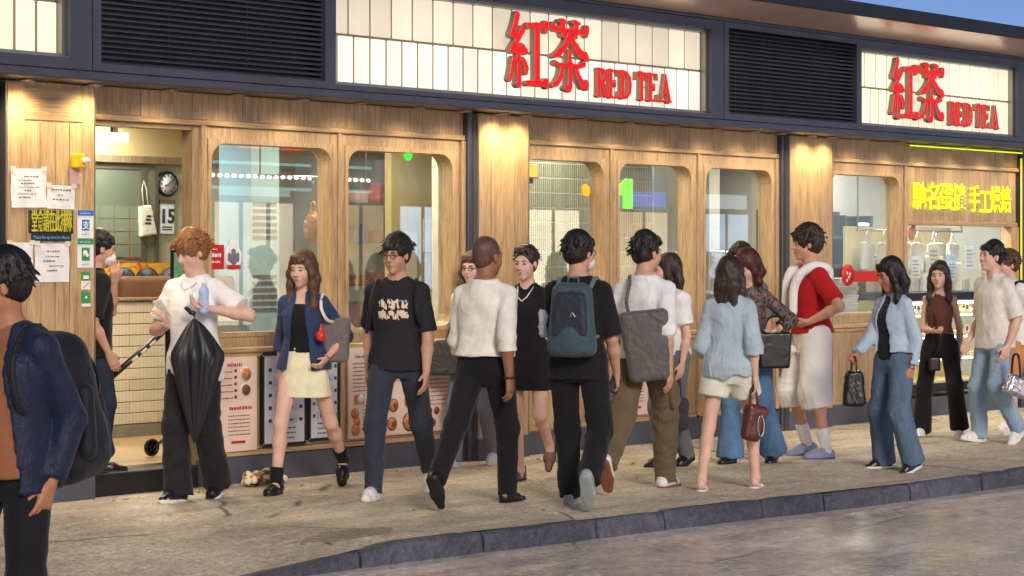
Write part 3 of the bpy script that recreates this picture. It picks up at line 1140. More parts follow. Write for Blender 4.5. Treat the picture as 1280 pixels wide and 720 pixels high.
# ------------------------------------------------------------------ shared materials
oak = wood('oak_upright')
oakh = wood('oak_rail', True)
mat('eyewhite', lin(190, 180, 170), .25, bstr=0)
mat('iris', lin(24, 16, 12), .15, bstr=0)
mat('lips', lin(160, 92, 82), .4, bstr=0)
slate = mat('slate_metal', lin(76, 78, 90), .38, .35, .12, 3, 60, .05, 'World')
slate_d = mat('dark_metal', lin(38, 38, 46), .45, .3, .15, 4, 60, .05, 'World')
louvre_m = mat('louvre_metal', lin(74, 76, 90), .45, .2, .12, 4, 50, .05, 'World')
black_m = mat('black_paint', lin(18, 18, 20), .5, 0, .2, 6, 60, .05)
white_p = mat('white_paint', lin(232, 230, 224), .5, 0, .05, 5, 60, .04)
paper = mat('paper', lin(236, 234, 232), .75, 0, .04, 10, 30, .12)
ink = mat('ink', lin(40, 38, 42), .8, 0, .1, bstr=0)
steel = mat('steel', lin(170, 172, 176), .3, .9, .08, 6, 80, .03)
alum = mat('aluminium_trim', lin(150, 145, 138), .35, .8, .1, 5, 60, .04, 'World')
pane_m = glass('window_glass', (.93, .96, .95, 1), 1.3)
case_m = glass('case_glass', (.96, .98, .96, 1), .8)

# ------------------------------------------------------------------ ground
def ground_mat(name, stops, rough, var_rough, wet, speck, bstr, tint_patch, cracks=.85, gain=1.0):
    m, nt, b = newmat(name)
    v = coords(nt, 'World', (1, 1, 1))
    n1 = noise(nt, v, .55, 5, .6, .4)
    n2 = noise(nt, v, 5, 6, .65)
    n3 = noise(nt, v, speck, 3, .7)
    c = ramp(nt, n1, stops)
    c = mixc(nt, .5, c, ramp(nt, n2, [(.3, (.55, .54, .52, 1)), (.55, (1, 1, 1, 1)), (.75, (1.25, 1.22, 1.18, 1))]), 'MULTIPLY')
    c = mixc(nt, .55, c, ramp(nt, n3, [(.35, (.55, .54, .52, 1)), (.5, (1, 1, 1, 1)), (.68, (1.5, 1.42, 1.3, 1))]), 'MULTIPLY')
    # stains with a shape of their own, and hairline cracks
    st = noise(nt, coords(nt, 'World', (.5, 1.3, 1)), 1.7, 5, .6, 1.0)
    c = mixc(nt, ramp(nt, st, [(.55, (0, 0, 0, 1)), (.7, (tint_patch,)*3+(1,))]), c, mul(stops[0][1], .5))
    n4 = noise(nt, coords(nt, 'World', (1, 1, 1)), speck*.36, 4, .75)
    c = mixc(nt, .6, c, ramp(nt, n4, [(.38, (.5, .48, .46, 1)), (.47, (.95, .95, .95, 1)), (.54, (1.05, 1.04, 1.02, 1)), (.62, (1.6, 1.55, 1.45, 1))]), 'MULTIPLY')
    sk_ = noise(nt, coords(nt, 'World', (.35, 2.6, 1)), 1.4, 5, .65, .7)
    c = mixc(nt, .45, c, ramp(nt, sk_, [(.36, (.66, .65, .64, 1)), (.5, (1, 1, 1, 1)), (.64, (1.3, 1.27, 1.22, 1))]), 'MULTIPLY')
    gv = node(nt, 'ShaderNodeTexVoronoi', feature='F1')
    gv.inputs['Scale'].default_value = 3.1
    nt.links.new(v, gv.inputs['Vector'])
    gum = ramp(nt, gv.outputs['Distance'], [(.055, (1, 1, 1, 1)), (.075, (0, 0, 0, 1))])
    gg = ramp(nt, noise(nt, v, 1.3, 1), [(.48, (0, 0, 0, 1)), (.5, (.5, .5, .5, 1))])
    c = mixc(nt, mixc(nt, 1.0, gum, gg, 'MULTIPLY'), c, mul(stops[0][1], .38))
    vo = node(nt, 'ShaderNodeTexVoronoi', feature='DISTANCE_TO_EDGE')
    vo.inputs['Scale'].default_value = .42
    wob = node(nt, 'ShaderNodeMix', data_type='VECTOR')
    wob.inputs[0].default_value = .12
    nz = node(nt, 'ShaderNodeTexNoise')
    nz.inputs['Scale'].default_value = 2.5
    nz.inputs['Detail'].default_value = 5
    nt.links.new(v, nz.inputs['Vector'])
    nt.links.new(v, wob.inputs[4])
    nt.links.new(nz.outputs['Color'], wob.inputs[5])
    nt.links.new(wob.outputs[1], vo.inputs['Vector'])
    ck = ramp(nt, vo.outputs[0], [(.002, (1, 1, 1, 1)), (.006, (0, 0, 0, 1))])
    gate = ramp(nt, noise(nt, v, .9, 2), [(.5, (0, 0, 0, 1)), (.56, (cracks,)*3+(1,))])
    ck = mixc(nt, 1.0, ck, gate, 'MULTIPLY')
    c = mixc(nt, ck, c, (.02, .018, .016, 1))
    c = mixc(nt, 1.0, c, (gain, gain, gain, 1), 'MULTIPLY')
    nt.links.new(c, b.inputs['Base Color'])
    rg = noise(nt, coords(nt, 'World', wet), 1, 5, .6, .8)
    rr = node(nt, 'ShaderNodeMapRange')
    rr.inputs['From Min'].default_value = .35
    rr.inputs['From Max'].default_value = .65
    rr.inputs['To Min'].default_value = rough
    rr.inputs['To Max'].default_value = rough+var_rough
    nt.links.new(rg, rr.inputs['Value'])
    nt.links.new(rr.outputs[0], b.inputs['Roughness'])
    add = node(nt, 'ShaderNodeMath', operation='MULTIPLY_ADD')
    nt.links.new(n2, add.inputs[0])
    add.inputs[1].default_value = .6
    nt.links.new(n4, add.inputs[2])
    bump(nt, b, add.outputs[0], bstr, .015)
    return m
pave_m = ground_mat('pavement', [(.3, lin(150, 142, 130)), (.5, lin(176, 167, 153)), (.7, lin(194, 185, 170))], .55, .3, (.6, 1.4, 1), 75, .9, .45, .85, 1.32)
road_m = ground_mat('road', [(.3, lin(160, 151, 146)), (.5, lin(184, 174, 168)), (.7, lin(202, 192, 185))], .07, .40, (.35, 1.5, 1), 55, .18, .4, .6, 1.5)
def kerb_y(x): return -3.19-.05*(x+3.5)-.10*math.exp(-((x-.2)/1.5)**2)+.04*math.exp(-((x+4.2)/.8)**2)
def kerb_drop(x): return -.110*min(1, max(0, (-4.35-x)/1.5))
def pave_z(x, y):
    t = min(1, max(0, (-.9-y)/1.9))
    return kerb_drop(x)*t*t*(3-2*t)
nu, nv = 420, 26
V, Q = [], []
for i in range(nu+1):
    x = -30+i/nu*58
    x = -30+58*(i/nu)
    for j in range(nv+1):
        y = .02+(kerb_y(x)+.045-.02)*j/nv
        V.append((x, y, pave_z(x, y)+.004*math.sin(2.1*x+3*y)*min(1, j/4)))
for i in range(nu):
    for j in range(nv):
        a = i*(nv+1)+j
        Q.append((a, a+1, a+nv+2, a+nv+1))
o = link('pavement', mesh_np('pavement', V, Q), pave_m)
tag(o, 'buff concrete pavement in front of the tea shop', kind='structure')
o = MB().box(-300, 300, -300, 300, -.6, -.118).build('road', road_m)
tag(o, 'worn concrete road along the kerb', kind='structure')
# kerb: stones laid end to end
kerb_m = ground_mat('kerb_stone', [(.3, lin(62, 64, 78)), (.5, lin(78, 80, 96)), (.7, lin(98, 100, 114))],   .5, .3, (1, 1, 1), 60, .9, .4, 0, 1.05)
kerb = thing('kerb', 'row of dark kerb stones between pavement and road', None)
tag(kerb, kind='structure')
rnd = random.Random(4)
x = -7.4
while x < 13:
    L = rnd.choice((.93, .95, .6, .94, .92, .4)) if x > -3 else .92
    sec = [(.06, -.16), (-.010, -.16), (-.006, -.06), (.002, -.018), (.014, -.004), (.026, 0), (.06, 0)]
    V, Q = [], []
    n = 7
    jit = rnd.uniform(-.006, .006)
    gap = .009
    for i in range(n):
        u = i/(n-1)
        xx = x+gap+(L-2*gap)*u
        e = .006 if i in (0, n-1) else 0
        for k, (dy, z) in enumerate(sec):
            ch = 0 if k in (0, 1) else rnd.uniform(-.006, .006)
            zz = z+kerb_drop(xx)*(1 if z > -.1 else .25)+jit-(e if k > 2 else 0)
            V.append((xx, kerb_y(xx)+dy+ch+(e if k in (1, 2, 3) else 0), zz+.002))
    m_ = len(sec)
    for i in range(n-1):
        for k in range(m_):
            Q.append((i*m_+k, (i+1)*m_+k, (i+1)*m_+(k+1) % m_, i*m_+(k+1) % m_))
    me = bpy.data.meshes.new('kerb_stone')
    me.from_pydata(V, [], [tuple(q) for q in Q]+[tuple(range(m_-1, -1, -1)), tuple((n-1)*m_+k for k in range(m_))])
    link('kerb_stone', me, kerb_m, kerb)
    x += L
# a worn patch in the pavement and the litter beside the plinth
rnd2 = random.Random(5)
poly = [(.34*math.cos(a)*rnd2.uniform(.8, 1.1), .17*math.sin(a)*rnd2.uniform(.75, 1.1)) for a in np.linspace(0, 6.283, 25)[:-1]]
cx, cy = -4.35, -2.72
bm_ = bmesh.new()
top_ = [bm_.verts.new((cx+x, cy+y, pave_z(cx+x, cy+y)+.012+.004*math.sin(2.1*(cx+x)+3*(cy+y)))) for x, y in poly]
bm_.faces.new(top_)
r_ = bmesh.ops.extrude_face_region(bm_, geom=list(bm_.faces))
for v_ in top_: v_.co.z -= .02
bmesh.ops.recalc_face_normals(bm_, faces=bm_.faces)
me = bpy.data.meshes.new('pavement_patch'); bm_.to_mesh(me); bm_.free()
o = link('pavement_patch', me, ground_mat('patch', [(.3, lin(132, 122, 108)), (.5, lin(144, 133, 118)), (.7, lin(154, 143, 128))], .6, .3, (1, 1, 1), 60, .5, .0, 0, 1.2))
tag(o, 'oval repair patch in the pavement near the kerb', kind='structure')
v = Vol()
rs = np.random.RandomState(8)
for i in range(16):
    c = V3(rs.uniform(-.16, .16), rs.uniform(-.06, .06), rs.uniform(.02, .075))
    v.add(ell(c, (rs.uniform(.03, .075), rs.uniform(.025, .05), rs.uniform(.02, .045)), rotz(rs.uniform(0, 3)) @ rotx(rs.uniform(-1, 1))), k=.012)
wv = waves(4, 3, 1)
v.disp(lambda x, y, z: .008*wv(x, y, z))
v.clip(lambda x, y, z: -z+0*x)
m, nt, b = newmat('crumpled_paper')
c = ramp(nt, noise(nt, coords(nt, 'Object', (1, 1, 1)), 11, 3, .6, 1.0), [(.36, lin(40, 26, 16)), (.42, lin(110, 76, 44)), (.5, lin(210, 190, 156)), (.66, lin(226, 208, 176)), (.72, lin(120, 80, 44))])
nt.links.new(c, b.inputs['Base Color'])
bm_ = bmesh.new()
rl_ = random.Random(12)
for i in range(90):
    x, y = rl_.uniform(-5.5, 7), rl_.uniform(-3.0, -.05)
    if rl_.random() < .35: y = rl_.uniform(-.35, -.04)
    s_, a_ = rl_.uniform(.006, .017), rl_.uniform(0, 6.28)
    z_ = pave_z(x, y)+.004*math.sin(2.1*x+3*y)+.002
    q_ = [bm_.verts.new((x+s_*k*math.cos(a_+t), y+s_*k*math.sin(a_+t), z_+rl_.uniform(0, .006))) for t, k in ((0, 1.6), (1.5, .6), (3.1, 1.5), (4.6, .7))]
    top2 = [bm_.verts.new((v_.co.x, v_.co.y, v_.co.z+.004)) for v_ in q_]
    bm_.faces.new(top2)
    for k in range(4): bm_.faces.new((q_[k], q_[(k+1) % 4], top2[(k+1) % 4], top2[k]))
me = bpy.data.meshes.new('litter'); bm_.to_mesh(me); bm_.free()
tag(link('litter', me, mat('litter_bits', lin(150, 128, 96), .8, 0, .6, 3, 20, 0, 'World')), 'scraps of paper, leaf and grit scattered over the pavement', kind='stuff')
o = link('crumpled_bag', v.mesh('crumpled_bag', .009), m)
o.location = (-2.78, -.22, .0)
tag(o, 'crumpled cream and brown paper bag lying against the plinth', 'litter')

# ------------------------------------------------------------------ the tea shop building
B = thing('tea_restaurant', 'oak fronted tea shop under a slate metal fascia with lit sign panels', 'shop')
FY = -.4
# structure behind the front
box('roof', slate_d, B, -14, 14, -.9, 9, 3.698, 3.795)
sof = mat('soffit_metal', lin(232, 202, 190), .22, .4, .06, 3, 30, .05, 'World')
x = -14
while x < 14:
    o = MB().box(-.697, .697, 0, .475, -.007, .007).build('soffit_panel', sof, B)
    o.location = (x+.7, -.89, 3.688)
    o.rotation_euler = (R(-10.5), 0, 0)
    x += 1.4
box('fascia_edge', slate_d, B, -14, 14, -.925, -.902, 3.68, 3.80, .006)
box('side_wall', white_p, B, -13.9, -13.7, .3, 9, 0, 3.6)
box('plinth', mat('plinth_paint', lin(78, 82, 94), .5, 0, .15, 2.5, 50, .15, 'World'), B, -3.2, 7.84, -.025, .2, -.05, .185, .006)
box('door_step', slate_d, B, -4.1, -3.2, -.03, .2, -.05, .15, .006)
# dark metal posts between the bays
for x0, x1 in ((-5.0, -4.83), (-.562, -.49), (3.562, 3.63), (7.86, 7.98)):
    box('metal_post', slate, B, x0, x1, -.06, .2, -.02, 2.68, .006)
    box('metal_post', alum, B, x0+.055, x0+.07, -.066, -.0605, 0, 2.66)
box('metal_post', slate, B, 7.98, 14, -.05, .2, -.02, 2.68)
box('metal_post', slate, B, -14, -5.0, .05, .2, -.02, 2.68)
# oak pilasters
def pilaster(x0, x1, planks):
    p = box('wood_pilaster', oak, B, x0, x1, -.09, .15, .17, 2.672, .004)
    cx, cy, cz = p.location
    box('pilaster_base', MATS['plinth_paint'], B, x0-.004, x1+.004, -.098, .15, -.04, .168, .004)
    for xx in (x0-.006, x1+.001):
        box('metal_trim', alum, B, xx, xx+.006, -.094, .1, .17, 2.66)
    if planks:
        w_ = .11
        for i in range(4):
            a = x0+.15+i*w_-cx
            box('plank', oak, p, a, a+w_-.006, -.098-cy, -.0905-cy, .6-cz, 2.42-cz, .002)
        box('plank', oakh, p, x0+.12-cx, x1-.1-cx, -.0965-cy, -.0905-cy, 2.43-cz, 2.64-cz, .002)
        for a0, a1 in ((x0+.005, x0+.135), (x1-.105, x1-.005)):
            box('plank', oak, p, a0-cx, a1-cx, -.0985-cy, -.0905-cy, .18-cz, 2.665-cz, .002)
    else:
        for a0, a1 in ((x0+.004, (x0+x1)/2-.15), ((x0+x1)/2-.147, (x0+x1)/2+.12), ((x0+x1)/2+.123, x1-.004)):
            box('plank', oak, p, a0-cx, a1-cx, -.0945-cy, -.0905-cy, .18-cz, 2.665-cz, .001)
pilaster(-4.80, -4.12, True)
pilaster(-.483, .093, False)
pilaster(3.63, 4.31, False)
# header boards above the windows
for a, b_ in ((-4.12, -.563), (.10, 3.561), (4.31, 7.86)):
    n = max(1, round((b_-a)/.46))
    for i in range(n):
        u0, u1 = a+(b_-a)*i/n, a+(b_-a)*(i+1)/n
        box('header_board', oak, B, u0+.0015, u1-.0015, -.004, .1, 2.502, 2.68, .001)
    box('header_rail', oakh, B, a, b_, -.03, .1, 2.458, 2.4995, .006)
# windows: a casing with round corners, an inner rim and the pane
def window(x0, x1, hx0, hx1, hz0=1.043, hz1=2.346, z0=.945, z1=2.455, r=.12):
    f = MB().frame(x0+.022, x1-.022, z0, z1, hx0-.03, hx1+.03, hz0-.03, hz1+.03, r+.03, -.012, .1)
    wnd = f.build('window', oak, B)
    MB().frame(hx0-.0295, hx1+.0295, hz0-.0295, hz1+.0295, hx0, hx1, hz0, hz1, r, -.022, .13).build('rim', oak, wnd)
    box('glass_pane', pane_m, wnd, hx0-.02, hx1+.02, .085, .093, hz0-.02, hz1+.02)
    return wnd
def mullion(x, z0=.2, z1=2.457, w_=.02):
    box('mullion', oak, B, x-w_, x+w_, -.03, .1, z0, z1, .005)
WIN = [(-3.165, -1.874, -3.078, -1.957), (-1.874, -.60, -1.791, -.699), (.10, 1.20, .125, 1.096), (1.20, 2.378, 1.303, 2.276), (2.378, 3.53, 2.48, 3.45), (4.31, 5.665, 4.40, 5.565)]
for q in WIN: window(*q)
for x in (-1.874, 1.20, 2.378): mullion(x)
mullion(-.60+.022); mullion(3.54); mullion(4.31+.02); mullion(-3.165+.015)
mullion(5.68, .25, 2.457, .022)
# door jamb, deep and warm brown
jamb_m = wood('oak_dark', False, .62)
box('door_jamb', jamb_m, B, -3.235, -3.166, -.005, .11, .15, 2.456, .004)
box('door_head', oakh, B, -4.12, -3.236, .0, .12, 2.425, 2.456, .003)
# sill rails and wainscot boards
def wainscot(a, b_, w_=.3):
    box('sill_rail', oakh, B, a, b_, -.035, .1, .9, .943, .01)
    box('sill_rail', oakh, B, a, b_, -.02, .1, .868, .8985, .006)
    box('base_rail', oakh, B, a, b_, -.016, .1, .187, .225, .004)
    n = max(1, round((b_-a)/w_))
    for i in range(n):
        u0, u1 = a+(b_-a)*i/n, a+(b_-a)*(i+1)/n
        box('wainscot_board', oak, B, u0+.0015, u1-.0015, -.004, .08, .227, .866, .002)
wainscot(-3.165, -1.894); wainscot(-1.854, -.60); wainscot(.10, 1.18); wainscot(1.22, 2.358); wainscot(2.398, 3.49); wainscot(4.35, 5.658)
# fascia: ledge, metal frames, louvres, lit sign panels
box('ledge', slate, B, -14, 14, FY-.03, -.15, 2.674, 2.73, .006)
box('ledge_soffit', slate_d, B, -14, 14, -.149, .12, 2.682, 2.72)
box('fascia_back', slate_d, B, -14, 14, -.05, .1, 2.735, 3.69)
box('fascia_top', slate, B, -14, 14, FY-.01, -.06, 3.565, 3.597, .006)
def louvre(x0, x1, z0=2.735, z1=3.562):
    l = MB().frame(x0, x1, z0, z1, x0+.065, x1-.06, z0+.05, z1-.05, .004, FY-.025, FY+.12, 2).build('louvre', slate, B)
    n = 21
    pitch = (z1-z0-.1)/n
    me = MB().box(0, x1-x0-.125, -.026, .026, -.0032, .0032, M=Matrix.Rotation(R(24), 4, 'X')).build('slat', louvre_m, l)
    me.location = (x0+.065, FY+.03, z0+.05+pitch*.5)
    for i in range(1, n): dup(me, (x0+.065, FY+.03, z0+.05+pitch*(i+.5)), l)
    box('louvre_back', black_m, l, x0+.02, x1-.02, FY+.1, FY+.11, z0+.03, z1-.03)
    for t in (.33, .66):
        xm = x0+(x1-x0)*t
        box('stay', louvre_m, l, xm-.004, xm+.004, FY+.062, FY+.072, z0+.04, z1-.04)
    return l
louvre(-4.385, -2.335); louvre(2.205, 4.275)
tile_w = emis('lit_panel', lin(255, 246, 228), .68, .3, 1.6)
tile_dim = emis('lit_panel_dim', lin(253, 236, 210), .54, .3, 1.6)  # upper row: weaker backlight set in the panel colour and glow
tile_r = emis('lit_panel_white', lin(255, 244, 214), .66, .16, 2.2)
TILES = {}
def tile(w_, h_, m):
    key = (round(w_, 3), round(h_, 3), m.name)
    if key not in TILES:
        o = MB().box(-w_/2, w_/2, 0, .02, -h_/2, h_/2, .006).build('lit_tile', m, None)
        TILES[key] = o.data
        bpy.data.objects.remove(o)
    return TILES[key]
def lightbox(x0, x1, z0, zm, z1, m, mod, phase, fx0, fx1, gap=.022):
    """Two rows of glazed panels, three above for every four below."""
    l = MB().frame(fx0, fx1, 2.735, 3.562, x0-.02, x1+.02, z0-.02, z1+.02, .01, FY-.02, FY+.14, 2).build('sign_box', slate, B)
    MB().frame(x0-.0195, x1+.0195, z0-.0195, z1+.0195, x0+.006, x1-.006, z0+.006, z1-.006, .004, FY+.03, FY+.1, 2).build('sign_trim', alum, l)
    box('sign_back', mat('groove_grey', lin(128, 116, 98), .7, 0, .1, 3, bstr=0), l, x0-.01, x1+.01, FY+.101, FY+.125, z0-.01, z1+.01)
    for a, b_, w_ in ((zm, z1, mod/3), (z0, zm, mod/4)):
        n0 = math.floor((x0-phase)/w_)
        i = n0
        while phase+i*w_ < x1-.01:
            u0, u1 = max(x0, phase+i*w_), min(x1, phase+(i+1)*w_)
            i += 1
            if u1-u0 < .03: continue
            o = link('lit_tile', tile(u1-u0-gap, b_-a-.018, tile_dim if m is tile_w and a == zm else m), None, l)
            o.location = ((u0+u1)/2, FY+.075, (a+b_)/2)
    return l
lightbox(-6.2, -4.576, 2.825, 3.16, 3.47, tile_r, .645, -4.576, -7, -4.39, .025)
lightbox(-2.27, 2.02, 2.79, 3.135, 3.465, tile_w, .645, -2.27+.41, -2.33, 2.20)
lightbox(4.32, 7.12, 2.80, 3.14, 3.465, tile_r, .56, 4.32, 4.28, 7.3, .025)
box('fascia_panel', slate, B, 7.302, 14, FY-.02, FY+.1, 2.735, 3.56)
# downlights under the ledge: each a fitting with its own lamp
dl_m = emis('downlight_glow', lin(255, 226, 176), 9)
warm = (1.0, .85, .65)
first = None
for x in (-5.6, -5.0, -4.72, -4.2, -3.58, -3.0, -2.4, -1.85, -1.25, -.75, -.33, -.05, .6, 1.2, 1.8, 2.4, 2.95, 3.35, 3.82, 4.15, 4.7, 5.3, 5.9, 6.5, 7.1, 7.7, 8.6):
    if first is None:
        first = MB().lathe([(.05, .006), (.05, -.006), (.036, -.009), (.034, .0)], 14).build('downlight', alum, B, True)
        bulb = MB().lathe([(.034, .004), (.033, -.004), (.005, -.005)], 12).build('lamp_lens', dl_m, first, True)
        d = first
        d.location = (x, -.2, 2.668)
    else:
        d = dup(first, (x, -.2, 2.668), B)
        c = bulb.copy(); COL.objects.link(c); c.parent = d
    pil = any(a < x < b_ for a, b_ in ((-4.8, -4.12), (-.48, .09), (3.63, 4.31)))
    ld = bpy.data.lights.new('downlight_lamp', 'SPOT')
    ld.energy = 27 if pil else 11
    ld.color = (1.0, .78, .44) if pil else warm
    ld.spot_size = R(158)
    ld.spot_blend = 1.0
    ld.shadow_soft_size = .05
    lo = bpy.data.objects.new('downlight_lamp', ld)
    COL.objects.link(lo)
    lo.location = (x, -.22, 2.655)
    lo.rotation_euler = (R(-3), 0, 0)

# ------------------------------------------------------------------ raised sign lettering
red_face = emis('sign_red', lin(240, 4, 8), .75)
red_face.node_tree.nodes['Principled BSDF'].inputs['Base Color'].default_value = lin(150, 6, 10)
sign_side = mat('sign_return', lin(150, 132, 108), .5, .3, .1, 8, bstr=0)
BOLD = 1.12
def glyph(strokes, sx, sz, th, h):
    """Strokes as chains of (x, z, half width), swept into one raised letter."""
    v = Vol()
    for st in strokes:
        for (xa, za, ra), (xb, zb, rb) in zip(st, st[1:]):
            a, b_ = np.array([xa*sx, za*sz]), np.array([xb*sx, zb*sz])
            m_ = max(ra, rb)*sx*BOLD
            L = max(((b_-a)**2).sum(), 1e-9)
            def fn(x, y, z, a=a, b_=b_, ra=ra*sx*BOLD, rb=rb*sx*BOLD, L=L):
                t = np.clip(((x-a[0])*(b_-a)[0]+(z-a[1])*(b_-a)[1])/L, 0, 1)
                d = np.sqrt((x-a[0]-t*(b_-a)[0])**2+(z-a[1]-t*(b_-a)[1])**2)-(ra+(rb-ra)*t)
                return np.maximum(d+0*y, np.abs(y)-th)
            lo = V3(min(a[0], b_[0])-m_, -th, min(a[1], b_[1])-m_)
            hi = V3(max(a[0], b_[0])+m_, th, max(a[1], b_[1])+m_)
            v.add((lo, hi, fn), k=.004)
    me = v.mesh('letter', h, smooth=False)
    me.materials.append(sign_side)
    me.materials.append(red_face)
    n = len(me.polygons)
    nr = np.empty(n*3, np.float32)
    me.polygons.foreach_get('normal', nr)
    me.polygons.foreach_set('material_index', (nr.reshape(-1, 3)[:, 1] < -.5).astype(np.int32))
    return me
# 紅 and 茶 on a unit square, z up
HONG = [
    [(.20, .99, .06), (.15, .86, .055), (.06, .71, .06)], [(.06, .71, .055), (.22, .70, .05)], [(.34, .80, .065), (.20, .64, .05), (.06, .50, .06)],
    [(.06, .49, .055), (.28, .515, .05), (.40, .50, .06)], [(.33, .58, .04), (.42, .49, .055)],
    [(.235, .50, .05), (.235, .08, .055), (.24, .01, .03)], [(.19, .03, .04), (.24, .02, .05)],
    [(.10, .38, .045), (.06, .22, .05), (.0, .09, .045)], [(.36, .38, .045), (.43, .26, .06), (.42, .20, .045)],
    [(.50, .855, .06), (.56, .875, .035), (.90, .875, .035), (.96, .895, .07), (.97, .80, .04)],
    [(.73, .86, .07), (.73, .1, .07)], [(.46, .055, .05), (.54, .06, .045), (.90, .06, .045), (.97, .10, .06), (.99, .03, .045)]]
CHA = [
    [(.03, .92, .06), (.08, .865, .04), (.90, .865, .04), (.965, .93, .055), (.96, .82, .04)], [(.30, .985, .06), (.30, .79, .05)], [(.66, .985, .06), (.66, .79, .05)], [(.20, .99, .035), (.38, .985, .035)], [(.56, .99, .035), (.76, .985, .035)],
    [(.47, .80, .05), (.36, .64, .06), (.18, .52, .055), (.03, .475, .04)], [(.47, .80, .05), (.62, .66, .07), (.80, .54, .075), (.96, .50, .05)], [(.93, .56, .045), (.98, .47, .035)],
    [(.485, .56, .05), (.485, .06, .065)], [(.10, .385, .05), (.16, .365, .035), (.80, .365, .035), (.88, .40, .055)],
    [(.28, .33, .05), (.24, .20, .055), (.13, .09, .05), (.02, .06, .045)], [(.66, .33, .05), (.74, .19, .06), (.86, .09, .065), (.96, .10, .05)], [(.95, .16, .035), (.97, .05, .035)], [(.36, .035, .045), (.48, .02, .05)]]
S_ = .085
LET = {
    'R': [[(.12, .93, S_), (.12, .07, S_)], [(.02, .97, .03), (.28, .97, .03)], [(.02, .03, .03), (.30, .03, .03)], [(.14, .965, .035), (.34, .95, .05), (.46, .83, .085), (.45, .66, .08), (.34, .54, .05), (.16, .52, .035)], [(.30, .52, .06), (.44, .3, .085), (.50, .10, .085), (.60, .04, .04)]],
    'E': [[(.12, .93, S_), (.12, .07, S_)], [(.02, .97, .03), (.50, .97, .03), (.53, .80, .035)], [(.02, .03, .03), (.52, .03, .03), (.56, .22, .035)], [(.14, .51, .03), (.36, .51, .03)], [(.38, .62, .028), (.38, .40, .028)]],
    'D': [[(.12, .93, S_), (.12, .07, S_)], [(.02, .97, .03), (.28, .97, .03)], [(.02, .03, .03), (.28, .03, .03)], [(.16, .965, .035), (.36, .92, .055), (.50, .72, .085), (.52, .50, .09), (.50, .28, .085), (.36, .08, .055), (.16, .035, .035)]],
    'T': [[(.30, .95, S_), (.30, .07, S_)], [(.18, .03, .03), (.42, .03, .03)], [(.02, .74, .03), (.04, .965, .04), (.56, .965, .04), (.58, .74, .03)]],
    'A': [[(.30, .97, .05), (.10, .05, .035)], [(.30, .97, .06), (.50, .07, .095)], [(.16, .33, .03), (.42, .33, .03)], [(.0, .03, .03), (.22, .03, .03)], [(.36, .03, .03), (.64, .03, .03)]]}
gl = {}
for nm, st, sx, sz, th, h in (('hong', HONG, .43, .55, .03, .0125), ('cha', CHA, .43, .54, .03, .0125)): gl[nm] = glyph(st, sx, sz, th, h)
for c in 'REDTA': gl[c] = glyph(LET[c], .26, .225, .022, .0075)
def sign(x0, zb, label, w_, sp, rx0, rx1, rz):
    s = thing('shop_sign', label, 'sign', (x0, FY-.02, zb), 0, 'red raised shop signs on the fascia')
    for nm, dx in (('hong', .03), ('cha', sp)):
        o = link('character', gl[nm], None, s)
        o.location = (dx, 0, 0)
    xs = [0, .62, 1.24, 2.08, 2.73, 3.40]
    sc = (rx1-rx0)/(4.04*.26)
    for c, u in zip('REDTEA', xs):
        o = link('letter', gl[c], None, s)
        o.location = (rx0-x0+u*.26*sc, .004, rz-zb)
        o.scale = (sc, 1, 1)
    for dx, zz in ((.2, .1), (.2, .45), (.7, .1), (.7, .45), (1.2, .08), (1.7, .08)):
        box('stand_off', alum, s, dx-.006, dx+.006, .02, .094, zz, zz+.012)
sign(-.545, 2.86, 'larger red raised sign reading 紅茶 RED TEA on the cream lit panel between the louvres', .43, .515, .515, 1.47, 2.835)
sign(4.75, 2.862, 'red raised sign reading 紅茶 RED TEA on the white lit panel beside the second louvre', .43, .50, 5.80, 6.74, 2.845)
# ------------------------------------------------------------------ inside the shop
int_wall = mat('interior_plaster', lin(150, 154, 146), .7, 0, .08, 2, 30, .1, 'World')
int_grey = mat('interior_grey', lin(150, 150, 146), .6, 0, .1, 2, 30, .1, 'World')
beige = mat('beige_panel', lin(206, 190, 140), .6, 0, .08, 3, 30, .08, 'World')
floor_m = mat('interior_floor', lin(186, 164, 122), .35, 0, .12, 3, 50, .1, 'World')
ceil_m = mat('ceiling_paint', lin(172, 150, 110), .7, 0, .06, 3, 30, .05, 'World')
box('interior_floor', floor_m, B, -6, 8.4, .201, 8, .05, .165)
box('interior_ceiling', ceil_m, B, -6, 8.4, .15, 8, 2.80, 2.86)
box('interior_wall', int_wall, B, -6, 8.4, 7.4, 7.5, .17, 2.8)
box('interior_wall', int_grey, B, 8.4, 8.5, .2, 7.4, .17, 2.8)
box('interior_wall', int_wall, B, -6.1, -6, .2, 7.4, .17, 2.8)
# lamps of the rooms
ip = emis('ceiling_panel_glow', lin(255, 232, 190), 5)
for k, (x, y, e, c) in enumerate(((-3.0, 1.2, 30, (1, .82, .56)), (-1.7, 3.0, 20, (.86, .96, 1)), (-.4, 1.4, 17, (1, .85, .6)), (.9, 4.6, 30, (1, .88, .66)), (1.6, .75, 8, (1, .92, .76)), (3.2, 1.2, 16, (1, .92, .78)), (3.6, 3.0, 24, (1, .92, .8)), (5.6, 1.6, 16, (1, .93, .8)), (6.9, 1.0, 60, (1, .95, .78)), (8.0, 3.0, 24, (1, .93, .8)))):
    box('ceiling_light', ip, B, x-.3, x+.3, y-.12, y+.12, 2.775, 2.798)
    ld = bpy.data.lights.new('room_lamp', 'AREA')
    ld.shape = 'RECTANGLE'
    ld.size, ld.size_y = .6, .25
    ld.energy = e*1.4
    ld.color = c
    lo = bpy.data.objects.new('room_lamp', ld)
    COL.objects.link(lo)
    lo.location = (x, y, 2.76)

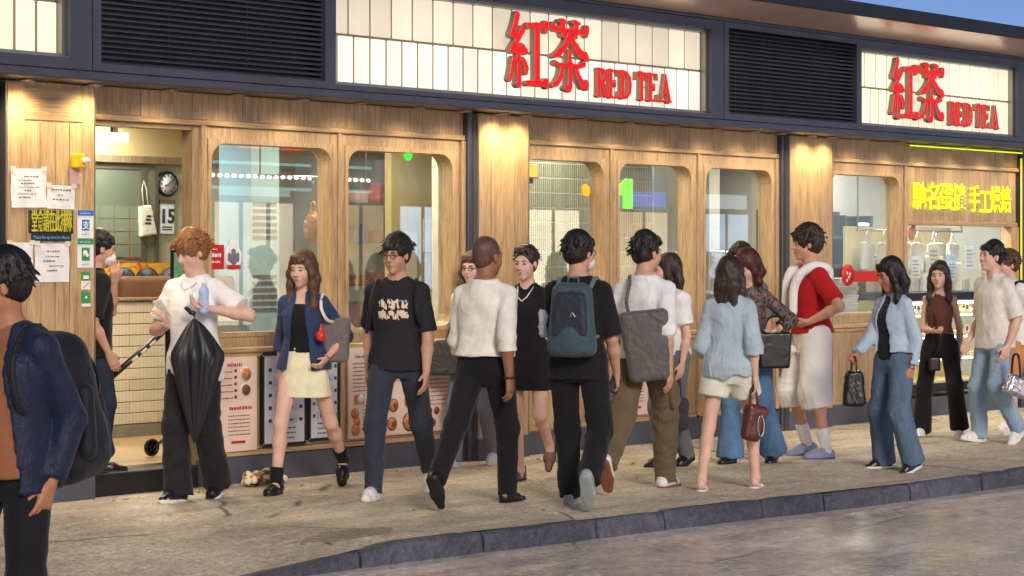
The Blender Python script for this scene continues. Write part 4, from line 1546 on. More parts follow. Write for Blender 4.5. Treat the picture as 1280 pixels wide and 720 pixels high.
# the waiting area seen through the door
tile_m, nt, bs = newmat('ribbed_tile')
vv = coords(nt, 'World', (46, 46, 1))
wv_ = node(nt, 'ShaderNodeTexWave', wave_type='BANDS', bands_direction='X')
wv_.inputs['Scale'].default_value = .5
wv_.inputs['Distortion'].default_value = .2
nt.links.new(vv, wv_.inputs['Vector'])
oi = node(nt, 'ShaderNodeObjectInfo')
c = mixc(nt, 1.0, ramp(nt, wv_.outputs['Fac'], [(.05, lin(160, 146, 122)), (.25, lin(228, 218, 194))]), ramp(nt, oi.outputs['Random'], [(0, (.88, .88, .88, 1)), (1, (1.05, 1.05, 1.05, 1))]), 'MULTIPLY')
nt.links.new(c, bs.inputs['Base Color'])
bs.inputs['Roughness'].default_value = .35
bump(nt, bs, wv_.outputs['Fac'], .6, .006)
lw = thing('partition_wall', 'low wall of ribbed beige tiles behind the open door', 'partition', (-2.2, 2.1, .165))
box('wall_core', mat('grout', lin(120, 108, 88), .8), lw, -1.6, 1.2, .012, .14, 0, 1.06)
for i in range(11):
    for j in range(5):
        xx = -1.6+j*.56+(.28 if i % 2 else 0)
        box('ribbed_tile', tile_m, lw, max(-1.6, xx-.28+.002), min(1.2, xx+.28-.002), 0, .0119, .1+i*.0866+.003, .1+(i+1)*.0866-.003, .002)
box('capping', jamb_m, lw, -1.62, 1.22, -.02, .16, 1.0605, 1.085, .004)
box('skirting', mat('skirting_grey', lin(120, 116, 104), .6), lw, -1.6, 1.2, -.01, .011, 0, .095)
# booth seats behind it
seat_m = cloth('booth_vinyl', lin(122, 88, 66), .5, bstr=.1)
for i, (x, w_) in enumerate(((-2.42, .34), (-1.62, .66), (-.9, .66))):
    s = thing('booth_seat', ['narrow brown booth back at the end nearest the door post', 'wide brown padded booth back in the middle behind the tiled wall', 'brown padded booth back hidden by the boy in white'][i], 'seat', (x, 2.45, .165), 0, 'padded booth seats behind the low wall')
    v = Vol().add(rbox((0, 0, 1.0), (w_/2, .05, .25), .045))
    link('backrest', v.mesh('backrest', .022), seat_m, s)
    box('seat', seat_m, s, -w_/2, w_/2, .06, .5, .3, .44, .03)
    box('seat_base', black_m, s, -w_/2+.02, w_/2-.02, .02, .46, 0, .299)
# wall of boards behind the booths
IW = thing('notice_wall', 'pale panelled wall with clock, calendar and glazed cabinet behind the booths', 'wall', (-1.5, 3.4, .165))
box('wall_board', mat('pale_green_board', lin(186, 184, 160), .6, 0, .06, 3, 30, .05, 'World'), IW, -1.2, 2.6, .02, .1, 0, 2.25)
box('beam', jamb_m, IW, -1.2, 2.6, -.06, .0195, 2.2, 2.265, .004)
box('bulkhead', mat('bulkhead', lin(196, 168, 112), .6, 0, .05, 3, 30, .05, 'World'), IW, -1.2, 2.6, -.04, .1, 2.266, 2.5)
cabm, nt, bs = newmat('olive_glass')
bs.inputs['Base Color'].default_value = lin(112, 116, 92)
bs.inputs['Roughness'].default_value = .08
cab = box('cabinet_glass', cabm, IW, -1.15, .66, -.02, .0195, 1.36, 2.15)
tm = mat('olive_tile', lin(126, 130, 104), .25, 0, .12, 3, 40, .05, 'World')
for j in range(9):
    for i in range(4):
        box('wall_tile', tm, IW, -.9+j*.16+.003, -.9+(j+1)*.16-.003, -.026, -.0205, 1.4+i*.11+.003, 1.4+(i+1)*.11-.003)
for a, b_ in ((.50, .56), (.655, .69)): box('cabinet_stile', mat('cabinet_frame', lin(96, 88, 70), .5), IW, a, b_, -.03, -.0215, 1.36, 2.17)
box('cabinet_rail', MATS['cabinet_frame'], IW, -1.15, .6555, -.029, -.0215, 2.15, 2.18)
ban, nt, bs = newmat('banner_print')
n = noise(nt, coords(nt, 'World', (1, 1, 1)), 9, 3, .5, 1.5)
nt.links.new(ramp(nt, n, [(.36, lin(226, 84, 30)), (.44, lin(240, 160, 34)), (.56, lin(246, 190, 60)), (.66, lin(214, 120, 30))]), bs.inputs['Base Color'])
o = box('food_banner', ban, None, -2.7, -.6, 3.36, 3.374, 1.28, 1.52)
tag(o, 'orange and yellow printed strip along the wall behind the booths', 'banner')
# clock and calendar
cl = thing('wall_clock', 'round black rimmed wall clock with white dial above the calendar', 'clock', (-.70, 3.40, 2.20))
Mx = Matrix.Rotation(R(90), 4, 'X')
MB().lathe([(.085, -.01), (.108, -.005), (.112, .02), (.104, .035), (.092, .03), (.0905, .01)], 32, Mx).build('case', black_m, cl, True)
MB().lathe([(.09, .012), (.091, .022), (.001, .0225)], 32, Mx).build('dial', paper, cl)
for k in range(12):
    o = MB().box(-.004, .004, -.0265, -.024, .062, .082).build('hour_mark', ink, cl)
    o.rotation_euler = (0, R(30*k), 0)
for nm, L, r_, a in (('hour_hand', .045, .005, 240), ('minute_hand', .07, .0035, 52)):
    o = MB().box(-r_, r_, -.031-(.003 if L > .05 else 0), -.028-(.003 if L > .05 else 0), -.012, L).build(nm, ink, cl)
    o.rotation_euler = (0, R(a), 0)
ca = thing('wall_calendar', 'tear-off calendar showing 15 below the clock', 'calendar', (-.70, 3.40, 1.80))
box('sheet', paper, ca, -.075, .075, -.012, .0, -.03, .23)
box('binder', MATS['cabinet_frame'], ca, -.085, .085, -.018, .002, .2305, .26)
o = link('numeral', text('15', .17, .004), mat('dark_green_ink', lin(40, 62, 54), .7), ca)
o.location = (0, -.0145, .065)
for i in range(2): box('print_line', MATS['dark_green_ink'], ca, -.055, .055, -.0135, -.0121, .0+i*.022, .012+i*.022)
# hanging bag, red folder and paper on the wall
hb = thing('paper_bag', 'cream paper bag hanging from a hook beside the clock', 'bag', (-.95, 3.36, 1.75))
v = Vol().add(rbox((0, 0, .13), (.075, .022, .13), .012, roty(R(-8)), .18))
wv = waves(6, 2.5)
v.disp(lambda x, y, z: .004*wv(x, y, z))
link('bag_body', v.mesh('bag_body', .008), mat('cream_paper', lin(226, 214, 184), .7, 0, .06), hb)
MB().tube([(-.03, 0, .25), (-.045, .0, .4), (-.03, .0, .47), (.0, 0, .4), (.02, 0, .25)], .006, 6).build('bag_handle', MATS['cream_paper'], hb)
for i in range(3): box('print_line', ink, hb, -.035+.01*i, .03, -.0265, -.0245, .1+i*.03, .115+i*.03)
o = box('red_folder', mat('red_folder', lin(150, 58, 50), .6), None, -1.16, -.93, 3.375, 3.40, 1.55, 1.9, .002)
tag(o, 'dark red folder hung on the wall behind the cream bag', 'folder')
o = thing('paper_notice', 'white printed sheet taped below the red folder inside', 'notice', (-1.0, 3.40, 1.38))
box('sheet', paper, o, -.14, .12, -.014, -.0, 0, .27)
for i in range(6): box('print_line', mat('faint_ink', lin(150, 148, 146), .8), o, -.11, .09-.03*(i % 3), -.0155, -.0141, .03+i*.037, .042+i*.037)
# emergency light box at the door head
el_ = thing('exit_light', 'white emergency light box hanging under the door head', 'light', (-3.66, .3, 2.37))
v = Vol().add(rbox((0, 0, 0), (.11, .035, .035), .015))
link('housing', v.mesh('housing', .007), emis('exit_box_glow', lin(240, 240, 236), .75), el_)
box('bracket', alum, el_, -.02, .02, -.015, .015, .0355, .42)
# tall column with grilles, shelves and food behind the first windows
gcol = thing('grille_column', 'pale blue column with vent grilles behind the first window', 'column', (-.63, 2.2, .165))
colm = mat('column_blue', lin(150, 182, 196), .5, 0, .08, 3, 40, .05, 'World')
box('shaft', colm, gcol, -.16, .16, 0, .4, 0, 2.63, .004)
for z in (.25, .95, 1.55):
    for j in range(3):
        for i in range(6):
            box('vent_slot', MATS['cabinet_frame'], gcol, -.135+j*.09, -.055+j*.09, -.006, .002, z+i*.055, z+i*.055+.03)
sh = thing('shelf_unit', 'steel shelves of trays and food behind the second window', 'shelf', (.98, 2.6, .165))
for x in (-.55, .45): box('upright', steel, sh, x, x+.03, 0, .4, 0, 2.3)
SHZ = (.75, 1.12, 1.5, 1.86)
for z in SHZ: box('shelf', steel, sh, -.519, .449, .0, .4, z, z+.025)
rnd = random.Random(7)
def clutter(name, label, cat, grp, spots, mats_, lo, hi):
    for i, (x, y, z) in enumerate(spots):
        a, b_, c_ = (rnd.uniform(lo[k], hi[k]) for k in range(3))
        t = MB().box(-a/2, a/2, -b_/2, b_/2, 0, c_, .008).box(-a/2-.004, a/2+.004, -b_/2-.004, b_/2+.004, c_*.82, c_*.9, 0).build(name, rnd.choice(mats_))
        t.location = (x, y, z)
        t.rotation_euler = (0, 0, rnd.uniform(-.15, .15))
        tag(t, label(i), cat, grp)
foodm = [mat('pastry_gold', lin(206, 140, 52), .5, 0, .3, 20), mat('pastry_brown', lin(140, 84, 40), .5, 0, .3, 20), mat('tin_blue', lin(74, 98, 130), .4), paper]
nth = ['first', 'second', 'third', 'fourth', 'fifth', 'sixth', 'seventh', 'eighth', 'ninth', 'tenth', 'eleventh', 'twelfth']
lev = ['lowest', 'second', 'third', 'top']
sp = [(.72+.25*i, 2.78, .165+SHZ[j]+.026) for j in range(4) for i in range(3)]
clutter('food_box', lambda i: f'{nth[i%3]} food box from the left on the {lev[i//3]} steel shelf behind the second window', 'box', 'food boxes on the steel shelves', sp, foodm, (.12, .12, .09), (.2, .2, .24))
rc = thing('roast_chicken', 'golden roast chicken hanging behind the first window', 'roast', (-.74, 1.5, 1.68))
v = Vol().add(ell((0, 0, .12), (.08, .075, .12)), ell((.04, -.02, .05), (.04, .035, .07)), ell((-.05, -.02, .05), (.04, .035, .07)), cap((0, 0, .22), (.01, 0, .32), .03, .022), k=.03)
wv = waves(2, 3)
v.disp(lambda x, y, z: .006*wv(x, y, z))
link('carcass', v.mesh('carcass', .01), mat('roast_skin', lin(176, 120, 56), .4, 0, .35, 14), rc)
MB().tube([(.01, 0, .31), (.01, 0, .5), (.03, 0, .54), (.05, 0, .5)], .005, 6).build('hook', steel, rc)
rl = thing('roast_rail', 'steel rail the roast chicken hangs from', 'rail', (-.72, 1.5, 2.21))
MB().tube([(-.6, 0, 0), (.6, 0, 0)], .012, 8).build('bar', steel, rl)
for x in (-.58, .58): MB().tube([(x, 0, .005), (x, 0, .64)], .008, 6).build('hanger', steel, rl)
dv = thing('screen_wall', 'beige yellow dividing wall with papers behind the second window', 'wall', (1.0, 1.75, .165))
box('panel', beige, dv, -.60, 1.0, 0, .08, 0, 2.63)
box('sill', jamb_m, dv, -.61, 1.0, -.05, -.0005, .95, .99)
for i, (x, z, w_, h_) in enumerate(((-.22, 1.45, .16, .28), (.0, 1.62, .2, .3), (-.5, 1.2, .2, .42))):
    o = box('paper_notice', [paper, MATS['cream_paper'], paper][i], None, 1.0+x, 1.0+x+w_, 1.738, 1.747, .165+z, .165+z+h_)
    tag(o, ['white sheet nearest the middle of the beige wall behind the second window', 'cream sheet at the far end of the beige wall behind the second window', 'tall white sheet nearest the shelves behind the second window'][i], 'notice', 'papers on the beige wall')
pn_ = thing('counter', 'dark counter running behind the first two windows', 'counter', (-1.2, 1.15, .165))
box('front', mat('counter_front', lin(120, 112, 96), .5, 0, .1, 3, 30, .05, 'World'), pn_, -.8, 1.6, 0, .45, 0, .78)
box('top', steel, pn_, -.82, 1.62, -.03, .47, .7805, .81, .004)
gp = thing('framed_print', 'green framed print low behind the first window', 'picture', (-1.95, 1.65, 1.38))
box('frame', black_m, gp, -.13, .13, -.02, 0, 0, .24)
box('picture', mat('green_print', lin(96, 150, 132), .5, 0, .3, 20), gp, -.11, .11, -.026, -.0205, .02, .22)
box('post', steel, gp, -.012, .012, .0005, .02, -.405, .2)
# ribbed glass tile wall behind the middle windows
tg, nt, bs = newmat('green_tile')
vv = coords(nt, 'World', (24, 24, .8))
w2 = node(nt, 'ShaderNodeTexWave', wave_type='BANDS', bands_direction='X')
w2.inputs['Scale'].default_value = .5
w2.inputs['Distortion'].default_value = .6
nt.links.new(vv, w2.inputs['Vector'])
n = noise(nt, coords(nt, 'World', (30, 30, 1)), 1, 3)
c = mixc(nt, .6, ramp(nt, w2.outputs['Fac'], [(.1, lin(96, 104, 84)), (.45, lin(150, 158, 132)), (.8, lin(196, 200, 176))]), ramp(nt, n, [(.35, (.6, .62, .58, 1)), (.65, (1.15, 1.15, 1.1, 1))]), 'MULTIPLY')
nt.links.new(c, bs.inputs['Base Color'])
bs.inputs['Roughness'].default_value = .18
bump(nt, bs, w2.outputs['Fac'], .5, .006)
tw = thing('tile_wall', 'grey green wall of upright finger tiles behind the middle windows', 'wall', (.9, 1.15, .165))
box('wall_core', mat('pale_grout', lin(226, 226, 212), .7), tw, -.5, 2.3, .0036, .12, 0, 2.63)
for i in range(20):
    for j in range(8):
        a = -.5+.35*j
        box('finger_tile', tg, tw, a+.0015, a+.3485, 0, .0035, .02+i*.13+.006, .02+(i+1)*.13-.006)
box('pale_pier', mat('pier_blue', lin(190, 208, 220), .5, 0, .05, 3, 30, .05, 'World'), tw, 2.301, 2.5, -.02, .3, 0, 2.63)
box('kitchen_wall', mat('kitchen_plaster', lin(168, 166, 158), .55, 0, .08, 1.5, 30, .08, 'World'), tw, 2.5005, 3.5, .25, .32, 0, 2.63)
kr = thing('hanging_rail', 'bright steel rail of ladles and strips hanging in the fifth window', 'rail', (4.3, 1.3, 1.62))
MB().tube([(-.9, 0, 0), (1.1, 0, 0)], .012, 8).build('bar', steel, kr)
for x in (-.88, 1.08): MB().tube([(x, .0, .013), (x, 0, 1.17)], .007, 6).build('hanger', steel, kr)
for i in range(22):
    x = -.85+i*.088
    L = rnd.uniform(.18, .42)
    b_ = MB().tube([(x, -.02, .01), (x, -.02, -L)], .006, 5)
    if i % 3 == 0: b_.lathe([(.004, -.05), (.035, -.03), (.04, 0)], 10, Matrix.Translation((x, -.02, -L)))
    else: b_.box(x-.022, x+.022, -.026, -.018, -L-.12, -L, .003)
    b_.build('ladle' if i % 3 == 0 else 'strip', rnd.choice((steel, paper, steel)), kr)
box('kitchen_partition', MATS['kitchen_plaster'], tw, 2.2, 5.2, 1.4, 1.46, 0, 2.63)
kc = thing('steel_counter', 'steel kitchen counter low behind the middle windows', 'counter', (2.9, .62, .165))
box('body', steel, kc, -.7, 1.1, 0, .45, 0, .82)
box('worktop', alum, kc, -.72, 1.12, -.02, .46, .8205, .85, .003)
sp = [(2.3+.17*i, .85, 1.02) for i in range(10)]
clutter('food_tub', lambda i: f'{nth[i]} tub from the left on the steel kitchen counter', 'tub', 'tubs on the steel kitchen counter', sp, [paper, steel, MATS['tin_blue'], foodm[0]], (.09, .09, .1), (.14, .14, .28))
# fringed pendant lamp
pl_ = thing('pendant_lamp', 'yellow pleated pendant lampshade in the third window', 'lamp', (.6, .62, 2.23))
shm = emis('lampshade_glow', lin(248, 204, 84), 1.1)
for i in range(6):
    box('shade_pleat', shm, pl_, -.30+i*.1+.002, -.30+(i+1)*.1-.002, -.1, .1, 0, .11, .01)
for x in (-.27, -.03, .13, .27): box('fringe', black_m, pl_, x-.008, x+.008, -.06, .06, -.05, -.0005)
box('lamp_rim', jamb_m, pl_, -.305, .305, -.105, .105, -.009, -.0006)
MB().tube([(0, 0, .111), (0, 0, .56)], .006, 6).build('lamp_cord', black_m, pl_)
# glowing shapes on the panes of the middle windows
og = thing('pane_glow', 'small glowing orange shape on the third window pane', 'sign', (.98, .078, 2.12))
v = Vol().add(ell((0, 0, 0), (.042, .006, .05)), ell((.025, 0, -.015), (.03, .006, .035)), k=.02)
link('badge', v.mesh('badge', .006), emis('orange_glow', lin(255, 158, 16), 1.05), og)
gn = thing('reflected_numeral', 'bright green numeral 1 set on the fourth window pane as a reflection', 'sign', (1.44, .076, 1.975))  # a reflection in the pane, built as a glowing shape
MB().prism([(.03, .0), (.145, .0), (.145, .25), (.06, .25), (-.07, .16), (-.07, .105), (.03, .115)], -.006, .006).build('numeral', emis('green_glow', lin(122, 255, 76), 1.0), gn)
o = MB().lathe([(.001, -.004), (.045, -.003), (.045, .003), (.001, .004)], 16, Matrix.Rotation(R(90), 4, 'X')).build('pane_glow', emis('green_dot', lin(70, 220, 70), .9))
o.location = (-1.08, .076, 2.335)
tag(o, 'small round green light at the top of the second window', 'sign')
# kitchen behind the sixth window
kd = thing('storage_rack', 'dark storage rack behind the sixth window', 'rack', (6.6, 1.5, .165))
for x in (-.7, -.2, .3, .8): box('upright', black_m, kd, x, x+.035, 0, .4, 0, 1.85)
for z in (.5, .95, 1.3, 1.6): box('shelf', slate_d, kd, -.664, .799, 0, .4, z, z+.03)
box('back_panel', slate_d, kd, -.7, .8, .401, .43, 0, 1.9)
box('shelf_lamp', emis('cool_tube', lin(240, 250, 255), 4), kd, -.5, -.36, -.1, -.06, 1.87, 2.15, .02)
box('shelf_lamp', MATS['cool_tube'], kd, .45, .62, -.1, -.06, 1.74, 1.77, .01)
k = 0
for j in range(2):
    for i in range(5):
        t = thing('food_container', f'{nth[i]} white plastic container from the bottom of the {["first", "second"][j]} stack behind the sixth window', 'container', (4.95+.33*j, .42, .96+.082*i), 0, 'stacked white containers behind the sixth window')
        MB().lathe([(.115, 0), (.135, .06), (.135, .064)], 20).build('tub', paper, t, True)
        MB().lathe([(.14, .0645), (.14, .08), (.132, .081)], 20).build('lid', white_p, t)
wk = thing('wooden_shelf', 'low oak shelf holding containers behind the sixth window', 'shelf', (5.1, .42, .165))
box('top', oakh, wk, -.6, .62, -.22, .24, .765, .793, .004)
box('lower_shelf', oakh, wk, -.6, .62, -.2, .24, .50, .525, .004)
for x in (-.6, .59): box('side', oak, wk, x, x+.03, -.21, .235, 0, .764)
bp = MB().tube([(-.2, 0, .1), (-.19, 0, .1), (.19, 0, .1), (.2, 0, .1)], [.06, .1, .1, .06], 14).build('wooden_keg', mat('keg_wood', lin(150, 88, 50), .5, 0, .2, 12, stretch=(.3, 4, 4)))
bp.location = (5.2, .40, .692)
tag(bp, 'small brown wooden keg lying on the shelf behind the sixth window', 'keg')
rb = thing('glass_sticker', 'red band with a round badge stuck across the sixth window', 'sticker', (4.95, .079, 1.38))
rm = mat('red_vinyl', lin(196, 34, 34), .5, 0, .06)
box('band', rm, rb, -.18, .61, -.002, .003, -.045, .055)
MB().lathe([(.001, -.0015), (.105, -.0012), (.105, .0055), (.001, .006)], 24, Matrix.Rotation(R(90), 4, 'X') @ Matrix.Translation((-.13, .02, .0))).build('roundel', rm, rb)
for i, (x, z) in enumerate(((-.15, .04), (-.12, .0), (-.15, -.03), (-.1, .03))): box('mark', white_p, rb, x-.012, x+.012, -.0095, -.0062, z-.012, z+.012, .002)

# bakery counter under the yellow sign
SP = box('sign_board_frame', oakh, B, 5.702, 7.82, -.03, .08, 1.885, 1.93, .006)
n = 12
for i in range(n):
    u0, u1 = 5.702+2.118*i/n, 5.702+2.118*(i+1)/n
    box('sign_plank', oak, B, u0+.003, u1-.003, -.008, .08, 1.932, 2.456, .003)
box('end_post', oak, B, 7.70, 7.85, -.03, .1, .25, 1.884, .004)
ys = thing('neon_sign', 'glowing yellow sign reading 馳名蛋撻 手工烘焙 on oak planks', 'sign', (6.71, -.03, 2.06))
ym = emis('yellow_glow', lin(232, 255, 10), 1.25)
def chars(s, parent, m, x0, x1, z, size, y, off=.0, depth=.012, name='character', fill=.98):
    n = len(s)
    p = (x1-x0)/n
    for i, c in enumerate(s):
        if c == ' ': continue
        me = text(c, size, off*size, depth)
        co = np.array([v_.co for v_ in me.vertices])
        if not len(co): continue
        w_ = co[:, 0].max()-co[:, 0].min()
        me.transform(Matrix.Translation((-(co[:, 0].max()+co[:, 0].min())/2, 0, -co[:, 2].min())))
        me.transform(Matrix.Diagonal((p*fill/max(w_, .5*size), 1, 1, 1)))
        o = link(name, me, m, parent)
        o.location = (x0+p*(i+.5), y, z)
chars('馳名蛋撻', ys, ym, -.92, .07, -.02, .29, 0, .007, .003)
chars('手工烘焙', ys, ym, .14, .97, -.03, .29, 0, .007, .003)
for x in (-.8, -.3, .3, .85):
    for z in (.02, .2): MB().tube([(x, .0, z), (x, .021, z)], .006, 6).build('stand_off', alum, ys)
ls = thing('led_strip', 'lime yellow light strip along the ledge above the yellow sign', 'light', (6.5, -.12, 2.65))
lsm = emis('lime_glow', lin(206, 232, 40), 1.1)
MB().tube([(-.9, 0, 0), (1.25, 0, 0)], .006, 8).build('tube', lsm, ls)
for x in (-.8, .2, 1.2): box('clip', alum, ls, x-.008, x+.008, -.012, .012, .0095, .024)
ls2 = thing('led_strip', 'upright yellow light strip on the end post of the shop', 'light', (7.84, -.06, .4))
MB().tube([(0, 0, .6), (0, 0, 2.2)], .009, 8).build('tube', emis('yellow_tube', lin(240, 216, 40), .9), ls2)
for z in (.7, 2.1): box('clip', alum, ls2, -.01, .01, .0095, .028, z-.008, z+.008)
# glass case
dc = thing('display_case', 'lit glass bakery case with pastry shelves beneath the yellow sign', 'display case', (6.7, .12, .2))
W0, W1 = -1.0, 1.0
box('base', black_m, dc, W0, W1, -.1, .6, .03, .115, .004)
dm = mat('case_cream', lin(236, 226, 170), .5, 0, .06, 4)
box('back', dm, dc, W0, W1, .58, .6, .1155, 1.68)
for z in (.1155, .36, .58, .80): box('case_shelf', dm, dc, W0+.01, W1-.01, -.06, .575, z, z+.02)
box('counter_top', slate_d, dc, W0, W1, -.1, .6, .94, 1.02, .004)
box('front_glass', case_m, dc, W0, W1, -.095, -.088, .116, .939)
box('screen_glass', case_m, dc, W0, W1, -.095, -.088, 1.0205, 1.68)
box('case_tube', emis('case_tube_glow', lin(255, 240, 190), 11), dc, W0+.05, W1-.05, -.06, -.03, .9, .925)
for z in (.34, .56, .78): box('case_tube', MATS['case_tube_glow'], dc, W0+.05, W1-.05, -.045, -.03, z, z+.012)
tartm = mat('egg_tart', lin(240, 196, 60), .4, 0, .2, 12)
crust = mat('tart_crust', lin(200, 150, 84), .6, 0, .2, 20)
for j, z in enumerate((.38, .60, .82)):
    for i in range(4):
        x = -.75+i*.46
        t = thing('pastry_tray', f'{nth[i]} cream pastry tray from the left on the {lev[j]} shelf of the bakery case', 'tray', (6.7+x, .30, .2+z+.0005), 0, 'pastry trays in the bakery case')
        box('tray', white_p, t, -.19, .19, -.22, .14, 0, .03, .006)
        for k in range(5):
            b_ = MB().lathe([(.022, .0305), (.034, .055), (.03, .0555)], 10).build('tart', crust if (i+j) % 2 else tartm, t, True)
            b_.location = (-.14+.07*k, -.12+.08*(k % 2), 0)
        box('price_tag', paper, t, .06, .13, -.236, -.232, .005, .085)
        box('price_mark', ink, t, .075, .115, -.2385, -.2365, .025, .068)
bluep_ = mat('pale_blue_sheet', lin(196, 214, 232), .6, 0, .05)
# things on the counter top behind the screen
sp = [(5.85+.16*i, .45, 1.221) for i in range(11)]
clutter('bakery_box', lambda i: f'{nth[i]} pale box from the left on top of the bakery counter', 'box', 'pale boxes on the bakery counter', sp, [paper, white_p, MATS['cream_paper'], paper], (.11, .12, .1), (.15, .2, .42))
for i in range(12):
    t = thing('carrier_bag', f'{nth[i]} pale carrier bag from the left hanging over the bakery counter', 'bag', (5.80+.155*i, .50+.06*(i % 2), 1.50-.12*(i % 3 == 1)), 0, 'white bags hanging over the bakery counter')
    v = Vol().add(rbox((0, 0, .08), (.095, .025, .14), .015, roty(R(rnd.uniform(-8, 8))), -.04))
    wv = waves(i+3, 2.2)
    v.disp(lambda x, y, z: .008*wv(x, y, z))
    link('bag_body', v.mesh('bag_body', .015), [white_p, paper, mat('pale_blue_bag', lin(176, 204, 226), .5)][(i*2) % 3 if i != 4 else 2], t)
    MB().tube([(-.06, 0, .215), (0, 0, .33), (.06, 0, .215)], .006, 6).build('bag_handle', white_p, t)
br = thing('bag_rail', 'steel rail above the bakery counter for the bags', 'rail', (6.7, .56, 1.84))
MB().tube([(-1, 0, 0), (1, 0, 0)], .01, 8).build('bar', steel, br)
for x in (-.98, .98): MB().tube([(x, 0, .011), (x, 0, .94)], .007, 6).build('hanger', steel, br)
for i, (x, z, w_, h_) in enumerate(((5.98, 1.36, .16, .22), (6.32, 1.42, .2, .27), (6.66, 1.34, .15, .2), (7.0, 1.45, .18, .24), (7.3, 1.36, .2, .26))):
    t = thing('paper_notice', f'{nth[i]} printed sheet from the left taped inside the bakery glass', 'notice', (x, .055, z), 0, 'sheets taped to the bakery glass')
    box('sheet', [paper, MATS['cream_paper'], bluep_][i % 3], t, -w_/2, w_/2, -.002, .002, 0, h_)
    for k_ in range(5): box('print_line', MATS['faint_ink'], t, -w_*.38, w_*(.36-.1*(k_ % 3)), -.0035, -.0022, h_*(.12+.16*k_), h_*(.12+.16*k_)+.012)
o = Vol().add(ell((0, 0, .1), (.05, .03, .07)), ell((.02, 0, .18), (.03, .025, .05)), k=.03).mesh('toy', .009)
o = link('fire_bell', o, mat('bell_orange', lin(220, 120, 30), .4))
o.location = (5.98, .10, 1.70)
tag(o, 'small orange ornament near the oak post over the bakery counter', 'ornament')

# ------------------------------------------------------------------ menus, notices and stickers on the front
MENU = {}
def stuffp(o):
    o['kind'] = 'stuff'
    return o
def lines(b_, x0, x1, z, h_, seed, mi=1, y=-.0035):
    r_ = random.Random(seed)
    x = x0
    while x < x1-.008:
        w_ = min(r_.uniform(.006, .02), x1-x)
        b_.box(x, x+w_, y, y+.0015, z, z+.78*h_*r_.uniform(.7, 1), mi=mi)
        x += w_+r_.uniform(.004, .009)
def disc(b_, x, z, r_, mi, y=-.0035, n=18):
    b_.lathe([(r_, 0), (r_, .0018), (r_*.2, .002)], n, Matrix.Translation((x, y+.002, z)) @ Matrix.Rotation(R(90), 4, 'X'), mi)
pinkp = mat('menu_pink', lin(232, 204, 190), .45, 0, .04, 6)
bluep = mat('menu_white', lin(222, 226, 238), .4, 0, .03, 6)
mred = mat('menu_red', lin(170, 48, 40), .6, 0, .1)
mbr = mat('menu_brown', lin(110, 70, 54), .6, 0, .2)
mfood = mat('menu_food', lin(196, 120, 66), .5, 0, .5, 60)
mgrey = mat('menu_plate', lin(206, 198, 196), .5, 0, .15, 30)
mblue = mat('menu_blue', lin(52, 62, 92), .6, 0, .2)
